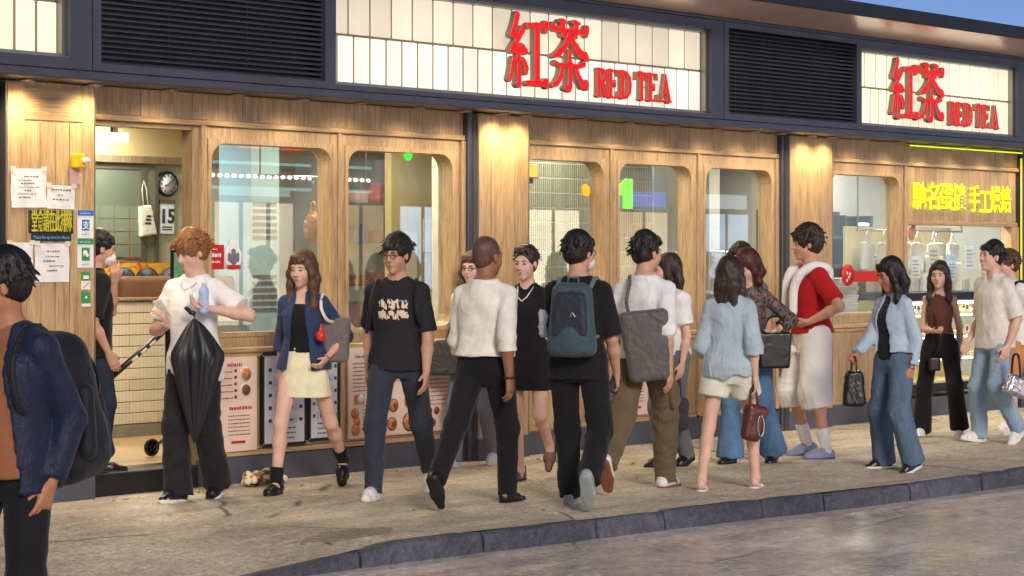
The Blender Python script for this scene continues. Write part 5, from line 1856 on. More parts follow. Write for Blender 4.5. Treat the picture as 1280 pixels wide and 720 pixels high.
def menu(x0, x1, z0, z1, kind, label, y=-.022):
    t = thing('menu_board', label, 'menu', ((x0+x1)/2, y, z0), 0, 'menu boards along the foot of the shop front')
    w_, h_ = x1-x0, z1-z0
    if kind == 'white':
        MB().frame(-w_/2, w_/2, 0, h_, -w_/2+.022, w_/2-.022, .022, h_-.022, .006, -.012, .012, 1).build('frame', black_m, t)
        box('sheet', bluep, t, -w_/2+.015, w_/2-.015, -.002, .01, .015, h_-.015)
        b_ = MB()
        for i in range(5):
            z = h_*.78-i*h_*.135
            b_.box(-w_*.22, w_*.3, -.0045, -.003, z, z+.055, mi=2)
            lines(b_, -w_*.12, w_*.2, z+.014, .028, i+2, 1, -.0062)
            b_.box(-w_*.34, -w_*.27, -.0045, -.003, z+.012, z+.036, mi=1)
            b_.box(w_*.33, w_*.40, -.0045, -.003, z+.012, z+.036, mi=1)
        for i in range(3): lines(b_, -w_*.2, w_*.25, .05+i*.035, .014, 20+i, 1, -.0045)
        for s_ in (1, -1):
            for zz in (.02, h_-.02): disc(b_, s_*(w_/2-.012), zz, .007, 3, -.0145, 8)
        stuffp(b_.build('print', [bluep, mblue, mat('menu_lilac', lin(196, 204, 232), .5, 0, .05), steel], t))
        return
    box('sheet', pinkp, t, -w_/2, w_/2, -.004, .012, 0, h_)
    mats_ = [pinkp, mbr, mred, mfood, mgrey, mblue]
    b_ = MB()
    Y = -.0062
    if kind == 'plates':
        lines(b_, -w_*.1, w_*.22, h_*.9, .03, 3, 2, Y)
        disc(b_, -w_*.28, h_*.92, .018, 2, Y)
        for (x, z, r_) in ((.27, .82, .062), (.27, .65, .056)):
            disc(b_, x*w_, z*h_, r_*.85, 4, Y); disc(b_, x*w_, z*h_, r_*.66, 3 if z > .7 else 1, Y-.003)
        for i in range(5):
            lines(b_, -w_*.42, w_*.02, h_*(.84-.07*i), .012, 40+i, 1, Y)
            b_.box(w_*.04, w_*.09, Y, Y+.0015, h_*(.84-.07*i), h_*(.84-.07*i)+.02, mi=1)
        for (z, r_) in ((.42, .05), (.26, .055), (.10, .06)):
            disc(b_, -w_*.33, z*h_, r_, 3, Y); disc(b_, -w_*.33, z*h_, r_*.5, 1, Y-.003)
        lines(b_, -w_*.06, w_*.4, h_*.44, .034, 9, 2, Y)
        for i in range(6): lines(b_, -w_*.08, w_*.36, h_*(.37-.04*i), .011, 60+i, 1, Y)
        b_.box(-w_*.02, w_*.26, Y, Y+.0015, h_*.08, h_*.11, mi=2)
    elif kind == 'drinks':
        b_.box(-w_*.34, w_*.1, Y, Y+.0015, h_*.86, h_*.92, mi=4); lines(b_, -w_*.3, w_*.05, h_*.87, .02, 5, 1, Y-.002)
        for i in range(8):
            lines(b_, -w_*.38, w_*.42, h_*(.8-.042*i), .012, 70+i, 1, Y)
        b_.box(-w_*.34, -w_*.04, Y, Y+.0015, h_*.36, h_*.47, mi=3); disc(b_, -w_*.14, h_*.42, .035, 4, Y-.002)
        for (x, z, r_, m_) in ((-.32, .27, .045, 1), (-.26, .18, .04, 3), (-.3, .09, .052, 3)):
            disc(b_, x*w_, z*h_, r_*.85, m_, Y); disc(b_, x*w_, z*h_, r_*.7, 3, Y-.003)
        for i in range(6): lines(b_, -w_*.08, w_*.42, h_*(.34-.04*i), .011, 90+i, 1, Y)
        b_.box(-w_*.1, w_*.25, Y, Y+.0015, h_*.085, h_*.115, mi=1)
    elif kind == 'bowls':
        for i in range(7): lines(b_, -w_*.38, w_*.4, h_*(.88-.05*i), .012, 120+i, 1, Y)
        for (x, z, r_, m_) in ((-.22, .32, .06, 5), (.2, .36, .065, 3), (-.26, .12, .06, 5), (.2, .13, .085, 5)):
            disc(b_, x*w_, z*h_, r_*.85, m_, Y); disc(b_, x*w_, z*h_, r_*.74, 3, Y-.003); disc(b_, x*w_+.01, z*h_, r_*.3, 1, Y-.005)
    else:
        lines(b_, -w_*.36, w_*.2, h_*.9, .05, 8, 1, Y); lines(b_, -w_*.36, w_*.1, h_*.7, .06, 11, 1, Y)
        for i in range(8): lines(b_, -w_*.4, w_*.42, h_*(.6-.045*i), .011, 140+i, 1, Y)
        for (x, z, r_) in ((-.3, .22, .035), (-.12, .22, .035), (-.22, .09, .04), (.24, .4, .04)): disc(b_, x*w_, z*h_, r_*.85, 1, Y); disc(b_, x*w_, z*h_, r_*.5, 2, Y-.003)
    stuffp(b_.build('print', mats_, t))
menu(-3.13, -2.68, .225, .875, 'plates', 'pink food menu with round plates, nearest the open door', -.03)
menu(-2.64, -2.21, .235, .895, 'white', 'white menu in a black frame next to the pink plates menu', -.03)
menu(-2.20, -1.89, .25, .90, 'white', 'white menu in a black frame beside the middle oak mullion', -.03)
menu(-1.80, -1.46, .245, .92, 'drinks', 'pink drinks menu just past the middle oak mullion', -.03)
menu(-1.455, -1.06, .25, .93, 'bowls', 'pink menu with photographs of noodle bowls', -.03)
menu(-1.05, -.62, .255, .95, 'list', 'pink list menu with large writing beside the second pilaster', -.03)
menu(1.28, 1.66, .25, .90, 'plates', 'pink food menu under the fourth window', -.03)
# notices on the first pilaster
def sheet(x0, x1, z0, z1, label, nl=4, seed=0, tilt=0):
    t = thing('paper_notice', label, 'notice', ((x0+x1)/2, -.0995, (z0+z1)/2), 0, 'paper notices on the first oak pilaster')
    t.rotation_euler = (0, R(tilt), 0)
    w_, h_ = x1-x0, z1-z0
    V, Q = [], []
    n = 10
    for i in range(n+1):
        for j in range(n+1):
            V.append((-w_/2+w_*i/n, -.003-.0035*math.sin(i*1.3+j*.9+seed)-.002*(abs(i-5)+abs(j-5))/5, -h_/2+h_*j/n))
    for i in range(n):
        for j in range(n):
            a = i*(n+1)+j
            Q.append((a, a+n+1, a+n+2, a+1))
    link('sheet', mesh_np('sheet', V, Q), paper, t)
    b_ = MB()
    r_ = random.Random(seed)
    for i in range(nl):
        z = h_*(.28-.62*i/nl)
        lines(b_, -w_*r_.uniform(.1, .36), w_*r_.uniform(.05, .36), z, .008 if i % 2 else .012, seed*9+i, 0, -.0135)
    stuffp(b_.build('print', mat('notice_ink', lin(92, 90, 96), .8, bstr=0), t))
    for sx in (-1, 1): box('tape', mat('tape', lin(220, 214, 196), .3), t, sx*w_*.44-.02, sx*w_*.44+.02, -.0125, -.011, h_/2-.015, h_/2+.015)
def P1(px):   # pilaster face: photograph column to metres along the front
    return -4.80+(px-8)/110*.68
sheet(P1(12), P1(55), 1.875, 2.12, 'large white notice highest on the first pilaster', 7, 1, -1)
sheet(P1(56), P1(91), 1.87, 2.02, 'smaller white notice beside the largest one, above the yellow sign', 3, 2, 1)
sheet(P1(41), P1(84), 1.405, 1.65, 'white printed notice below the yellow dine-in sign', 5, 3, 0)
sheet(P1(8), P1(39), 1.40, 1.655, 'white notice half hidden behind the head of the man in blue', 5, 4, 0)
qs = thing('queue_sign', 'dark sign with yellow characters 堂食請在此排隊 on the first pilaster', 'sign', (P1(61.5), -.101, 1.665))
qw = P1(88)-P1(35)
v = Vol().add(rbox((0, 0, .122), (qw/2+.008, .006, .075), .005))
wv = waves(4, 5)
v.disp(lambda x, y, z: .004*wv(x, y, z))
link('backing', v.mesh('backing', .008), mat('sign_dark', lin(42, 44, 34), .6), qs)
box('lower_plate', mat('sign_navy', lin(24, 44, 66), .6), qs, -qw/2+.015, qw/2-.01, -.007, .004, 0, .047)
chars('堂食請在此排隊', qs, emis('yellow_print_glow', lin(244, 226, 60), .25), -qw/2+.01, qw/2-.005, .06, .15, -.0095, .010, .002)  # printed characters given a faint glow of their own
o = link('small_print', text('Please line up here for dine in', .031, 0, .001), mat('pale_blue_ink', lin(120, 160, 190), .7), qs)
o.location = (0, -.0085, .014)
co = max(v_.co.x for v_ in o.data.vertices)*2
o.scale = ((qw-.05)/co, 1, 1)
wl = thing('warning_light', 'yellow box with a clear dome lamp on the first pilaster', 'light', (P1(92), -.10, 2.13))
v = Vol().add(rbox((0, -.03, .05), (.035, .03, .048), .01))
link('box', v.mesh('box', .006), mat('safety_yellow', lin(240, 180, 20), .4), wl)
MB().lathe([(.022, 0), (.022, .03), (.014, .048), (.002, .054)], 14, Matrix.Translation((.025, -.0605, .05)) @ Matrix.Rotation(R(90), 4, 'X')).build('dome', mat('clear_dome', lin(230, 200, 190), .1), wl, True)
o = box('paper_notice', mat('pink_note', lin(200, 160, 160), .7, 0, .1), None, P1(85), P1(98.5), -.104, -.1005, 2.03, 2.128)
tag(o, 'small pink card under the yellow warning light', 'notice')
pb = thing('payment_sticker', 'blue and white payment sticker above the green one on the first pilaster', 'sticker', (P1(105), -.0995, 1.685), 0, 'payment stickers on the first pilaster')
pw = .125
box('card', paper, pb, -pw/2, pw/2, -.004, .0, 0, .18)
box('header', mat('pay_blue', lin(36, 112, 196), .5, 0, .05), pb, -pw/2, pw/2, -.006, -.0045, .145, .18)
box('logo_tile', MATS['pay_blue'], pb, -.03, .03, -.0065, -.0045, .05, .12, .001)
chars('支', pb, paper, -.026, .026, .058, .055, -.0085, .01, .001, 'logo_mark')
b_ = MB(); lines(b_, -.045, .045, .155, .014, 4, 0, -.0078); lines(b_, -.03, .03, .02, .014, 5, 0, -.0058); stuffp(b_.build('print', [mat('pay_print', lin(150, 190, 230), .6)], pb))
pg = thing('payment_sticker', 'green and white payment sticker with a speech bubble mark', 'sticker', (P1(105), -.0995, 1.495), 0, 'payment stickers on the first pilaster')
box('card', paper, pg, -pw/2, pw/2, -.004, .0, 0, .187)
gm = mat('pay_green', lin(50, 150, 84), .5, 0, .05)
box('header', gm, pg, -pw/2, pw/2, -.006, -.0045, .15, .187)
box('logo_tile', gm, pg, -.032, .032, -.0065, -.0045, .045, .13, .001)
v = Vol().add(ell((-.006, 0, .097), (.018, .003, .016)), ell((.009, 0, .08), (.015, .003, .013)), cap((-.016, 0, .085), (-.02, 0, .076), .004, .002), k=.003)
me = v.mesh('logo_mark', .003)
o = link('logo_mark', me, paper, pg)
o.location = (0, -.009, 0)
b_ = MB(); lines(b_, -.045, .045, .16, .014, 6, 0, -.0078); lines(b_, -.028, .028, .018, .012, 7, 0, -.0058); stuffp(b_.build('print', [MATS['pay_print']], pg))
for i, (z, h_, lab) in enumerate(((1.415, .055, 'small green sticker just below the speech bubble sticker'), (1.355, .055, 'small white sticker between the two small green ones'), (1.245, .095, 'lowest green sticker on the first pilaster'))):
    t = thing('payment_sticker', lab, 'sticker', (P1(105.5), -.0995, z), 0, 'payment stickers on the first pilaster')
    box('card', [gm, paper, gm][i], t, -.035, .035, -.004, 0, 0, h_)
    if i == 0: box('mark', paper, t, -.022, .022, -.006, -.0045, .008, .03)
    elif i == 1: MB().prism([(-.025, .01), (-.018, .01), (.028, .045), (.02, .045)], -.006, -.0045).build('mark', mred, t)
    else:
        box('foot', paper, t, -.035, .035, -.006, -.0045, 0, .02)
        MB().lathe([(.001, 0), (.009, .001), (.009, .002)], 12, Matrix.Translation((0, -.0045, .06)) @ Matrix.Rotation(R(90), 4, 'X')).build('mark', paper, t)
# stickers on the first window
rs_ = thing('window_sticker', 'square red sticker with white lettering low on the first window', 'sticker', (-2.97, .078, 1.48), 0, 'stickers on the first window')
box('square', rm, rs_, -.085, .085, -.002, .004, 0, .17)
b_ = MB(); lines(b_, -.06, .06, .085, .035, 3, 0, -.0045); lines(b_, -.05, .05, .045, .018, 5, 0, -.0045); lines(b_, -.06, .02, .135, .012, 9, 0, -.0045); stuffp(b_.build('print', [paper], rs_))
ov = thing('window_sticker', 'white oval sticker with a grey figure and red banner on the first window', 'sticker', (-2.80, .078, 1.48), 0, 'stickers on the first window')
MB().prism([(.075*math.cos(a), .085+.09*math.sin(a)+(.03 if abs(a-math.pi/2) < .3 else 0)) for a in np.linspace(0, 2*math.pi, 25)[:-1]], -.002, .004).build('oval', paper, ov)
v = Vol().add(ell((0, 0, .125), (.022, .003, .02)), ell((0, 0, .075), (.035, .003, .045)), ell((-.04, 0, .085), (.014, .003, .035)), ell((.04, 0, .085), (.014, .003, .035)), k=.008)
o = link('figure', v.mesh('figure', .005), mat('figure_grey', lin(110, 116, 124), .6), ov)
o.location = (0, -.0035, 0)
box('banner', rm, ov, -.06, .06, -.0095, -.0066, .0, .03)
# ------------------------------------------------------------------ the people
def ground(px, py, z=0.0):
    a, b = (px-640)/2800, -(py-324)/2800
    t = (z-CAM[2])/b
    return V3(CAM[0]+t*(SN+a*CS), CAM[1]+t*(CS-a*SN))
def stance(head, right, left, wgt=.5, z=0.0):
    """Feet given as (px, py, lift, toe-down pitch); returns the root and the legs in the figure's frame."""
    g = [ground(f[0], f[1], z) for f in (right, left)]
    root = g[0]*wgt+g[1]*(1-wgt)
    a = R(head-90)
    c, n = math.cos(a), math.sin(a)
    legs = []
    for gg, f, sg in zip(g, (right, left), (1, -1)):
        d = gg-root
        x, y = d[0]*c+d[1]*n, -d[0]*n+d[1]*c
        x = max(.045, min(.17, x*sg))*sg          # feet stay under their own hips
        y = max(-.48, min(.48, y))
        legs.append((x, y-.04, f[2], f[3]))
    return (float(root[0]), float(root[1])), legs
sk_l = skin('skin_light', lin(222, 182, 164))
sk_m = skin('skin_medium', lin(204, 158, 134))
sk_t = skin('skin_tan', lin(182, 128, 98))
sk_d = skin('skin_brown', lin(152, 108, 84))
h_blk = hairmat('hair_black', lin(26, 22, 22))
h_dk = hairmat('hair_dark_brown', lin(48, 32, 26))
h_br = hairmat('hair_brown', lin(142, 90, 50))
h_mid = hairmat('hair_mid_brown', lin(84, 56, 40))
h_red = hairmat('hair_red_brown', lin(74, 30, 26))
h_gry = hairmat('hair_cropped', lin(92, 68, 56))
C_blk = cloth('cloth_black', lin(24, 24, 27))
C_blk2 = cloth('cloth_soft_black', lin(32, 32, 36), fold=9)
C_wht = cloth('cloth_white', lin(238, 238, 238), fold=8)
C_cream = cloth('cloth_cream', lin(232, 226, 208))
C_grey = cloth('cloth_grey', lin(104, 108, 112))
shoe_w = mat('shoe_white', lin(222, 222, 224), .5, 0, .1, 30)
shoe_b = mat('shoe_black', lin(24, 24, 26), .32, 0, .15, 20)
sole_w = mat('sole_white', lin(224, 222, 216), .55, 0, .06, 20)
sole_b = mat('sole_black', lin(26, 26, 28), .6, 0, .1, 20)
sole_t = mat('sole_tan', lin(128, 78, 46), .6, 0, .15, 20)
shoe_g = mat('shoe_grey', lin(150, 156, 160), .5, 0, .15, 20)
leather_b = mat('leather_black', lin(22, 22, 26), .35, 0, .15, 12, 90, .12)
nylon = cloth('nylon_black', lin(26, 28, 36), .55, fold=12)
gold = mat('brass', lin(210, 160, 70), .3, .8, .05, bstr=0)
G_W = 'people walking past the tea shop'

def backpack(p, label, m, m2, hx=.15, hz=.24, dz=.30, depth=.085, group=None, strap_m=None, pz=-.38, ph=.46, pocket=True, sag=0.0, rad=.055):
    """Worn on the back of figure p, with straps over both shoulders."""
    k = p.k
    c = p.tp(0, -.12*1-depth-.015, dz)
    M = p.TW @ rotx(R(sag))
    v = Vol().add(rbox(c, V3(hx, depth, hz)*k, rad*k, M, .14), k=.02)
    v.add(ell(c+M @ V3(0, -depth*.5, -hz*.45)*k, V3(hx*.9, depth*.95, hz*.5)*k, M), k=.05)
    wv = waves(p.seed+3, 1.6)
    v.disp(lambda x, y, z: .004*wv(x, y, z))
    o = p.item('backpack', v.mesh('backpack', .0085), m, label, 'backpack', group)
    if pocket:
        v = Vol().add(rbox(c+M @ V3(0, -depth-.012+.02*(ph > .5), hz*pz)*k, V3(hx*.78, .035, hz*ph)*k, .03*k, M, .1))
        v.disp(lambda x, y, z: .003*wv(x, y, z))
        p.itempart('front_pocket', v.mesh('front_pocket', .0085), m2, o)
    z0 = M @ V3(-.02, -depth-.004, hz*.62)*k
    zp = [c+M @ V3(hx*.55*math.sin(t), -depth*.98-.004, hz*.45+hz*.3*math.cos(t))*k for t in np.linspace(-1.5, 1.5, 9)]
    p.itempart('zip', mesh_tube(zp, .0035), steel if m2 is m else m2, o)
    p.itempart('grab_handle', mesh_tube([c+M @ V3(-.035, depth*.4, hz*.95)*k, c+M @ V3(-.03, depth*.4, hz*1.14)*k, c+M @ V3(.03, depth*.4, hz*1.14)*k, c+M @ V3(.035, depth*.4, hz*.95)*k], .008), strap_m or m, o)
    for sg in (1, -1):
        sx = sg*.105
        pts = [p.tp(sx*.8, -.16, .42), p.tp(sx, -.11, .49), p.tp(sx*1.06, -.03, .522), p.tp(sx*1.12, .05, .50), p.tp(sx*1.2, .118, .40), p.tp(sx*1.35, .125, .29), p.tp(sx*1.42, .09, .22), p.tp(sx*1.2, -.08, .16)]
        p.itempart('shoulder_strap', ribbon(pts, .03*k, .008), strap_m or m, o)
    return o
def mesh_tube(pts, r, n=6):
    o = MB().tube(pts, r, n)
    bmesh.ops.recalc_face_normals(o.bm, faces=o.bm.faces)
    me = bpy.data.meshes.new('tube')
    o.bm.to_mesh(me)
    o.bm.free()
    return me
def smoothpath(pts, n=4):
    P = np.array([V3(p) for p in pts])
    out = []
    for i in range(len(P)-1):
        a, b, c, d = P[max(i-1, 0)], P[i], P[i+1], P[min(i+2, len(P)-1)]
        for t in np.arange(n)/n:
            out.append(.5*((2*b)+(c-a)*t+(2*a-5*b+4*c-d)*t*t+(3*b-a-3*c+d)*t**3))
    out.append(P[-1])
    return out
def ribbon(pts, hw, th, m=None):
    """A soft flat strap swept along a path."""
    pts = smoothpath(pts)
    v = Vol()
    rr = max(th*1.4, hw*.42)
    for a, b in zip(pts, pts[1:]): v.add(cap(a, b, rr), k=.012)
    return v.mesh('strap', .0085)
def bag(p, name, label, cat, c, hs, m, M=None, taper=.1, rad=.03, handle=None, hm=None, hr=.007, amp=.006, round_=False, group=None):
    M = np.eye(3) if M is None else M
    v = Vol()
    v.add(ell(c, hs, M) if round_ else rbox(c, hs, rad, M, taper), k=.01)
    wv = waves(p.seed+7, 2)
    v.disp(lambda x, y, z: amp*wv(x, y, z))
    o = p.item(name, v.mesh(name, .0075), m, label, cat, group)
    for h in handle or []: p.itempart('handle', mesh_tube(smoothpath(h), hr), hm or m, o)
    return o
def facing(p, hx=0.0):
    """Axes turned so that the flat side looks at the street camera."""
    a = math.atan2(CS, SN)-math.pi/2-p.heading+hx
    return rotz(a)

# --- man in blue with the big backpack, nearest the camera, on the road
at = ground(10, 882, -.14)
p = Person('man in blue jacket and brown tee with a big black backpack, nearest the camera', (float(at[0]), float(at[1])), 196, H=1.74, skin_m=sk_t, lean=2, hyaw=-44, hpitch=4, legs=[(.1, .2, 0, -4), (-.1, -.16, .02, 20)], arms=[dict(t=(.0, .1, -.5)), dict(t=(.03, .0, -.5))], z0=-.118, seed=1, group='people walking past the tea shop', wide=.98)
p.face(h_blk); p.hair(h_blk, top=.022, side=.012, back=-.062, fringe=.05, mess=.004)
p.top('tee_shirt', cloth('tee_brown', lin(150, 96, 66)), sleeve=0, hem=-.03, grow=.012, belly=.03)
p.top('jacket', cloth('jacket_blue', lin(26, 35, 62), .5, fold=10, bstr=.35), sleeve=1.93, hem=-.09, grow=0.023, g0=0.016, g1=0.017, flare=.006, collar=.018, wedge=(.15, .07), amp=.006, hemgrow=.02, ff=.9, belly=.03)
p.pants('trousers', C_blk, knee=0.022, hemr=0.022, amp=.007)
p.shoes('sneaker', shoe_b, sole_b)
b = backpack(p, 'bulky black backpack on the man in the blue jacket', nylon, nylon, hx=.17, hz=.29, dz=.2, depth=.14, sag=-8, rad=.10)
for sx, zz in ((-.1, .30), (.1, .30), (0, .02)):
    pts = [p.tp(sx-.06*(sx == 0), -.36, zz+.1), p.tp(sx, -.435, zz), p.tp(sx+.06*(sx == 0), -.43, zz-.12)]
    p.itempart('compression_strap', mesh_tube(smoothpath(pts), .008), black_m, b)
v = Vol().add(cap(p.tp(-.185, -.24, .04), p.tp(-.18, -.24, .26), .04, .036), k=.02)
p.itempart('side_pocket', v.mesh('side_pocket', .009), nylon, b)
# --- person waiting in the doorway
p = Person('person in black tee and mask standing on the door step with a raised hand', (-3.90, .2), -22, H=1.60, skin_m=sk_m, z0=.152, legs=[(.08, .02, 0, 0), (-.08, -.02, 0, 0)], arms=[dict(t=(.05, .06, -.5)), dict(px=(143, 352, .1), bent=1, pole=(.3, .2, -1), curl=40)], h=.009, seed=2, hpitch=6, group='people at the shop door')
p.face(h_blk); p.hair(h_blk, top=.014, side=.008, back=-.06, bun=.03); p.mask(mat('mask_white', lin(220, 222, 226), .8))
p.top('tee_shirt', C_blk, sleeve=.9, hem=-.1, grow=0.015, g1=0.017, flare=.01)
p.pants('jeans', denim('denim_dark', lin(30, 36, 52), lin(52, 60, 82)), knee=0.015, hemr=0.015)
p.shoes('leather', shoe_b, sole_b)
# folded kick scooter leaning by the low wall
sc = thing('kick_scooter', 'folded black kick scooter with slanting stem by the doorway', 'scooter', (-3.10, .62, .166))
scm = mat('scooter_black', lin(20, 20, 22), .35, 0, .1, 8)
MB().tube([(-.33, 0, .572), (.19, 0, .918)], .021, 10).build('stem', scm, sc, True)
for u in (.35, .5, .65): MB().box(-.03, .03, -.0235, -.0215, -.008, .008).build('stem_mark', paper, sc).matrix_local = Matrix.Translation((-.33+.52*u, 0, .572+.346*u)) @ Matrix.Rotation(R(-33.6), 4, 'Y')
box('deck', scm, sc, .172, .214, -.055, .055, .12, .905, .01)
wh = MB().lathe([(.05, -.012), (.062, -.009), (.062, .009), (.05, .012), (.05, -.012)], 22, Matrix.Rotation(R(90), 4, 'X')).build('wheel', scm, sc, True)
for k in range(5):
    o = box('spoke', scm, wh, -.006, .006, -.009, .009, -.023, .023)
    o.rotation_euler = (0, R(72*k), 0)
    o.location = (.028*math.sin(R(72*k)), 0, .028*math.cos(R(72*k)))
wh.location = (.0, -.02, .064)
MB().tube([(.0, -.04, .064), (.19, -.03, .17)], .01, 8).build('fork', scm, sc)
# --- diners behind the low wall
for i, (px, hm, lab) in enumerate(((157, h_blk, 'seated diner with black hair nearest the door post, seen above the booth'), (186, h_blk, 'seated diner with black hair in the middle of the booths'), (214, h_dk, 'seated diner with brown hair behind the boy in white'))):
    a = (px-640)/2800
    t = (2.76-CAM[1])/(CS-a*SN)
    p = Person(lab, (CAM[0]+t*(SN+a*CS), 2.76), 100-20*i, H=1.66, skin_m=sk_m, z0=.165, sitz=.52, legs=[(.1, .42, 0, 0), (-.1, .42, 0, 0)], arms=[dict(t=(.02, .25, -.3)), dict(t=(.02, .25, -.3))], h=.011, coarse=False, seed=30+i, group='diners in the booths')
    p.hair(hm, top=.016, side=.01, h=.009)
    p.top('tee_shirt', [C_grey, C_blk2, C_cream][i], sleeve=.8, hem=.0, h=.013)
    p.pants('trousers', C_blk2, h=.014)
# --- someone behind the glass of the third window
p = Person('grey haired person in a pale top standing behind the third window', (.78, .72), 250, H=1.52, skin_m=sk_m, z0=.165, h=.011, coarse=False, seed=40, group='people inside the shop', legs=[(.1, 0, 0, 0), (-.1, 0, 0, 0)])
p.hair(hairmat('hair_grey', lin(120, 118, 116)), top=.016, side=.01, h=.009)
p.top('tee_shirt', C_cream, sleeve=.8, hem=-.06, h=.013)
p.pants('trousers', C_blk2, h=.014)
# --- boy in white with the umbrella
at, legs = stance(200, (220, 628, 0, -4), (266, 622, .03, 20), .5)
p = Person('young man with tousled brown hair in a white tee carrying a black umbrella', at, 200, H=1.755, skin_m=sk_l, legs=legs, hyaw=-20, hpitch=16, lean=1, arms=[dict(px=(208, 408, .12), bent=1, pole=(.9, -.6, -.6), hd=(-.1, .55, .8), td=(-.3, .8, -.5), curl=38), dict(px=(262, 386, .22), bent=1, pole=(1, -.6, -.3), curl=45)], seed=4)
p.face(h_br); p.hair(h_br, top=.03, side=.02, back=-.05, fringe=.028, mess=.007)
p.top('tee_shirt', C_wht, sleeve=.72, hem=-.13, grow=0.015, g0=0.008, g1=0.021, flare=.014, amp=.006)
p.pants('trousers', C_blk2, knee=0.034, hemr=0.054, amp=.01, stack=.6, grow=0.009)
p.shoes('sneaker', shoe_b, sole_w)
umb = thing('umbrella', 'black umbrella hanging half open from the hand of the young man in white', 'umbrella')
u0, u1 = p.px(243, 398, .26), p.px(243, 553, .24)
ax = unit(u1-u0); ex = unit(np.cross(ax, V3(.2, 1, 0))); ey = np.cross(ax, ex)
L = np.linalg.norm(u1-u0)
bm_V, bm_Q = [], []
N, MM = 48, 18
for j in range(MM+1):
    f = j/MM
    for i in range(N):
        a = 2*math.pi*i/N
        rib = abs(math.cos(4*a))
        s_ = f*(1-.0)+(1-f)*.0
        wd = .24+.06*rib
        rr = .17*((s_/wd)**.75 if s_ < wd else max(0, (1-s_)/(1-wd))**.85)*(.6+.4*rib**.7)+.007
        rr *= 1+.12*math.sin(3*a+1)
        pt = u0+ax*L*s_+(ex*math.cos(a)+ey*math.sin(a))*rr
        bm_V.append(pt)
for j in range(MM):
    for i in range(N): bm_Q.append((j*N+i, j*N+(i+1) % N, (j+1)*N+(i+1) % N, (j+1)*N+i))
umb.location = p.world(u0); umb.rotation_euler = (0, 0, p.heading)
def sub(pts): return [V3(q)-u0 for q in pts]
link('canopy', mesh_np('canopy', np.array(bm_V)-u0, bm_Q), mat('umbrella_black', lin(34, 36, 42), .45, 0, .12, 10, 200, .08), umb)
MB().tube(sub([u0-ax*.02, u0+ax*(L+.05)]), .006, 8).build('shaft', steel, umb)
MB().tube(sub([u0-ax*.03, u0-ax*.035+ex*.03, p.px(232, 384, .27)]), .014, 8).build('handle', shoe_b, umb, True)
for k in range(8):
    a = 2*math.pi*k/8
    MB().tube(sub([u0+ax*L*.3+(ex*math.cos(a)+ey*math.sin(a))*.16, u0+ax*L*.97]), .0028, 5).build('rib', steel, umb)
bt = p.px(255, 374, .25)
v = Vol().add(cap(bt+V3(0, 0, -.07), bt+V3(0, 0, .05), .031), cap(bt+V3(0, 0, .05), bt+V3(0, 0, .09), .026, .013), k=.015)
o = p.item('water_bottle', v.mesh('water_bottle', .006), mat('bottle_plastic', lin(170, 196, 232), .12, 0, .2, 24, 60, .3), 'pale blue plastic bottle in the hand of the young man in white', 'bottle')
p.itempart('cap', mesh_tube([bt+V3(0, 0, .09), bt+V3(0, 0, .112)], .0145, 12), white_p, o)
ph = p.px(203, 386, .13)
b_ = MB().box(-.036, .036, -.004, .004, -.07, .07, .003)
me = bpy.data.meshes.new('phone'); b_.bm.to_mesh(me); b_.bm.free()
me.transform(Matrix.Translation(Vector(ph)) @ Matrix.Rotation(R(-35), 4, 'X') @ Matrix.Rotation(R(15), 4, 'Y'))
p.item('phone', me, paper, 'pale phone in the raised hand of the young man in white', 'phone')
p.strap([p.tp(.055, -.02, .525), p.tp(.05, .085, .47), p.tp(0, .115, .44), p.tp(-.05, .085, .47), p.tp(-.055, -.02, .525)], .0025, steel, 'necklace')
# --- girl in the yellow skirt
at, legs = stance(213, (343, 618, 0, 0), (434, 608, .11, 48), .60)
p = Person('young woman with long brown hair, navy shirt and pale yellow mini skirt', at, 213, H=1.645, fem=True, skin_m=sk_l, legs=legs, hyaw=-12, hpitch=4, arms=[dict(), dict(px=(408, 448, .1), bent=1, pole=(.8, -1, 0), curl=40)], seed=5)
p.face(h_mid); p.hair(h_mid, long=.27, fringe=.058, top=.014, side=.008, front=.012)
p.top('crop_top', C_blk, sleeve=0, hem=.1, grow=.006, neck=.44, amp=.002, hemgrow=0)
p.top('navy_shirt', cloth('shirt_navy', lin(50, 64, 98), fold=9), sleeve=1.3, hem=-.02, grow=0.019, g0=0.010, g1=0.021, flare=.02, collar=.013, wedge=(.085, .03), amp=.007, hemgrow=.02)
p.skirt('mini_skirt', cloth('skirt_yellow', lin(236, 229, 194)), drop=.21, flare=.028, waist=.155)
p.socks(C_blk, .1)
p.shoes('boot', shoe_b, sole_b)
q0 = p.px(420, 425, .0)
o = bag(p, 'shoulder_bag', 'soft grey shoulder bag of the young woman in the yellow skirt', 'bag', q0, (.09, .05, .15), cloth('bag_grey', lin(122, 112, 112)), facing(p), -.1, handle=[[q0+V3(0, 0, .12), p.px(409, 400, .1), p.tp(-.14, .06, .42), p.tp(-.135, -.02, .505), p.tp(-.14, -.1, .4), q0+V3(0, -.02, .13)]], hm=C_cream, hr=.012)
v = Vol().add(ell(p.px(401, 420, .16), (.033, .033, .036)), cap(p.px(401, 412, .16), p.px(402, 405, .15), .012, .006), k=.01)
p.item('red_charm', v.mesh('red_charm', .006), mat('charm_red', lin(226, 60, 40), .4), 'round red charm swinging from the grey shoulder bag', 'charm')
p.strap([p.J['wr', -1]+.031*(p.J['td', -1]*math.cos(a)+p.J['pn', -1]*math.sin(a)) for a in np.linspace(0, 6.28, 13)], .004, gold, 'bracelet')
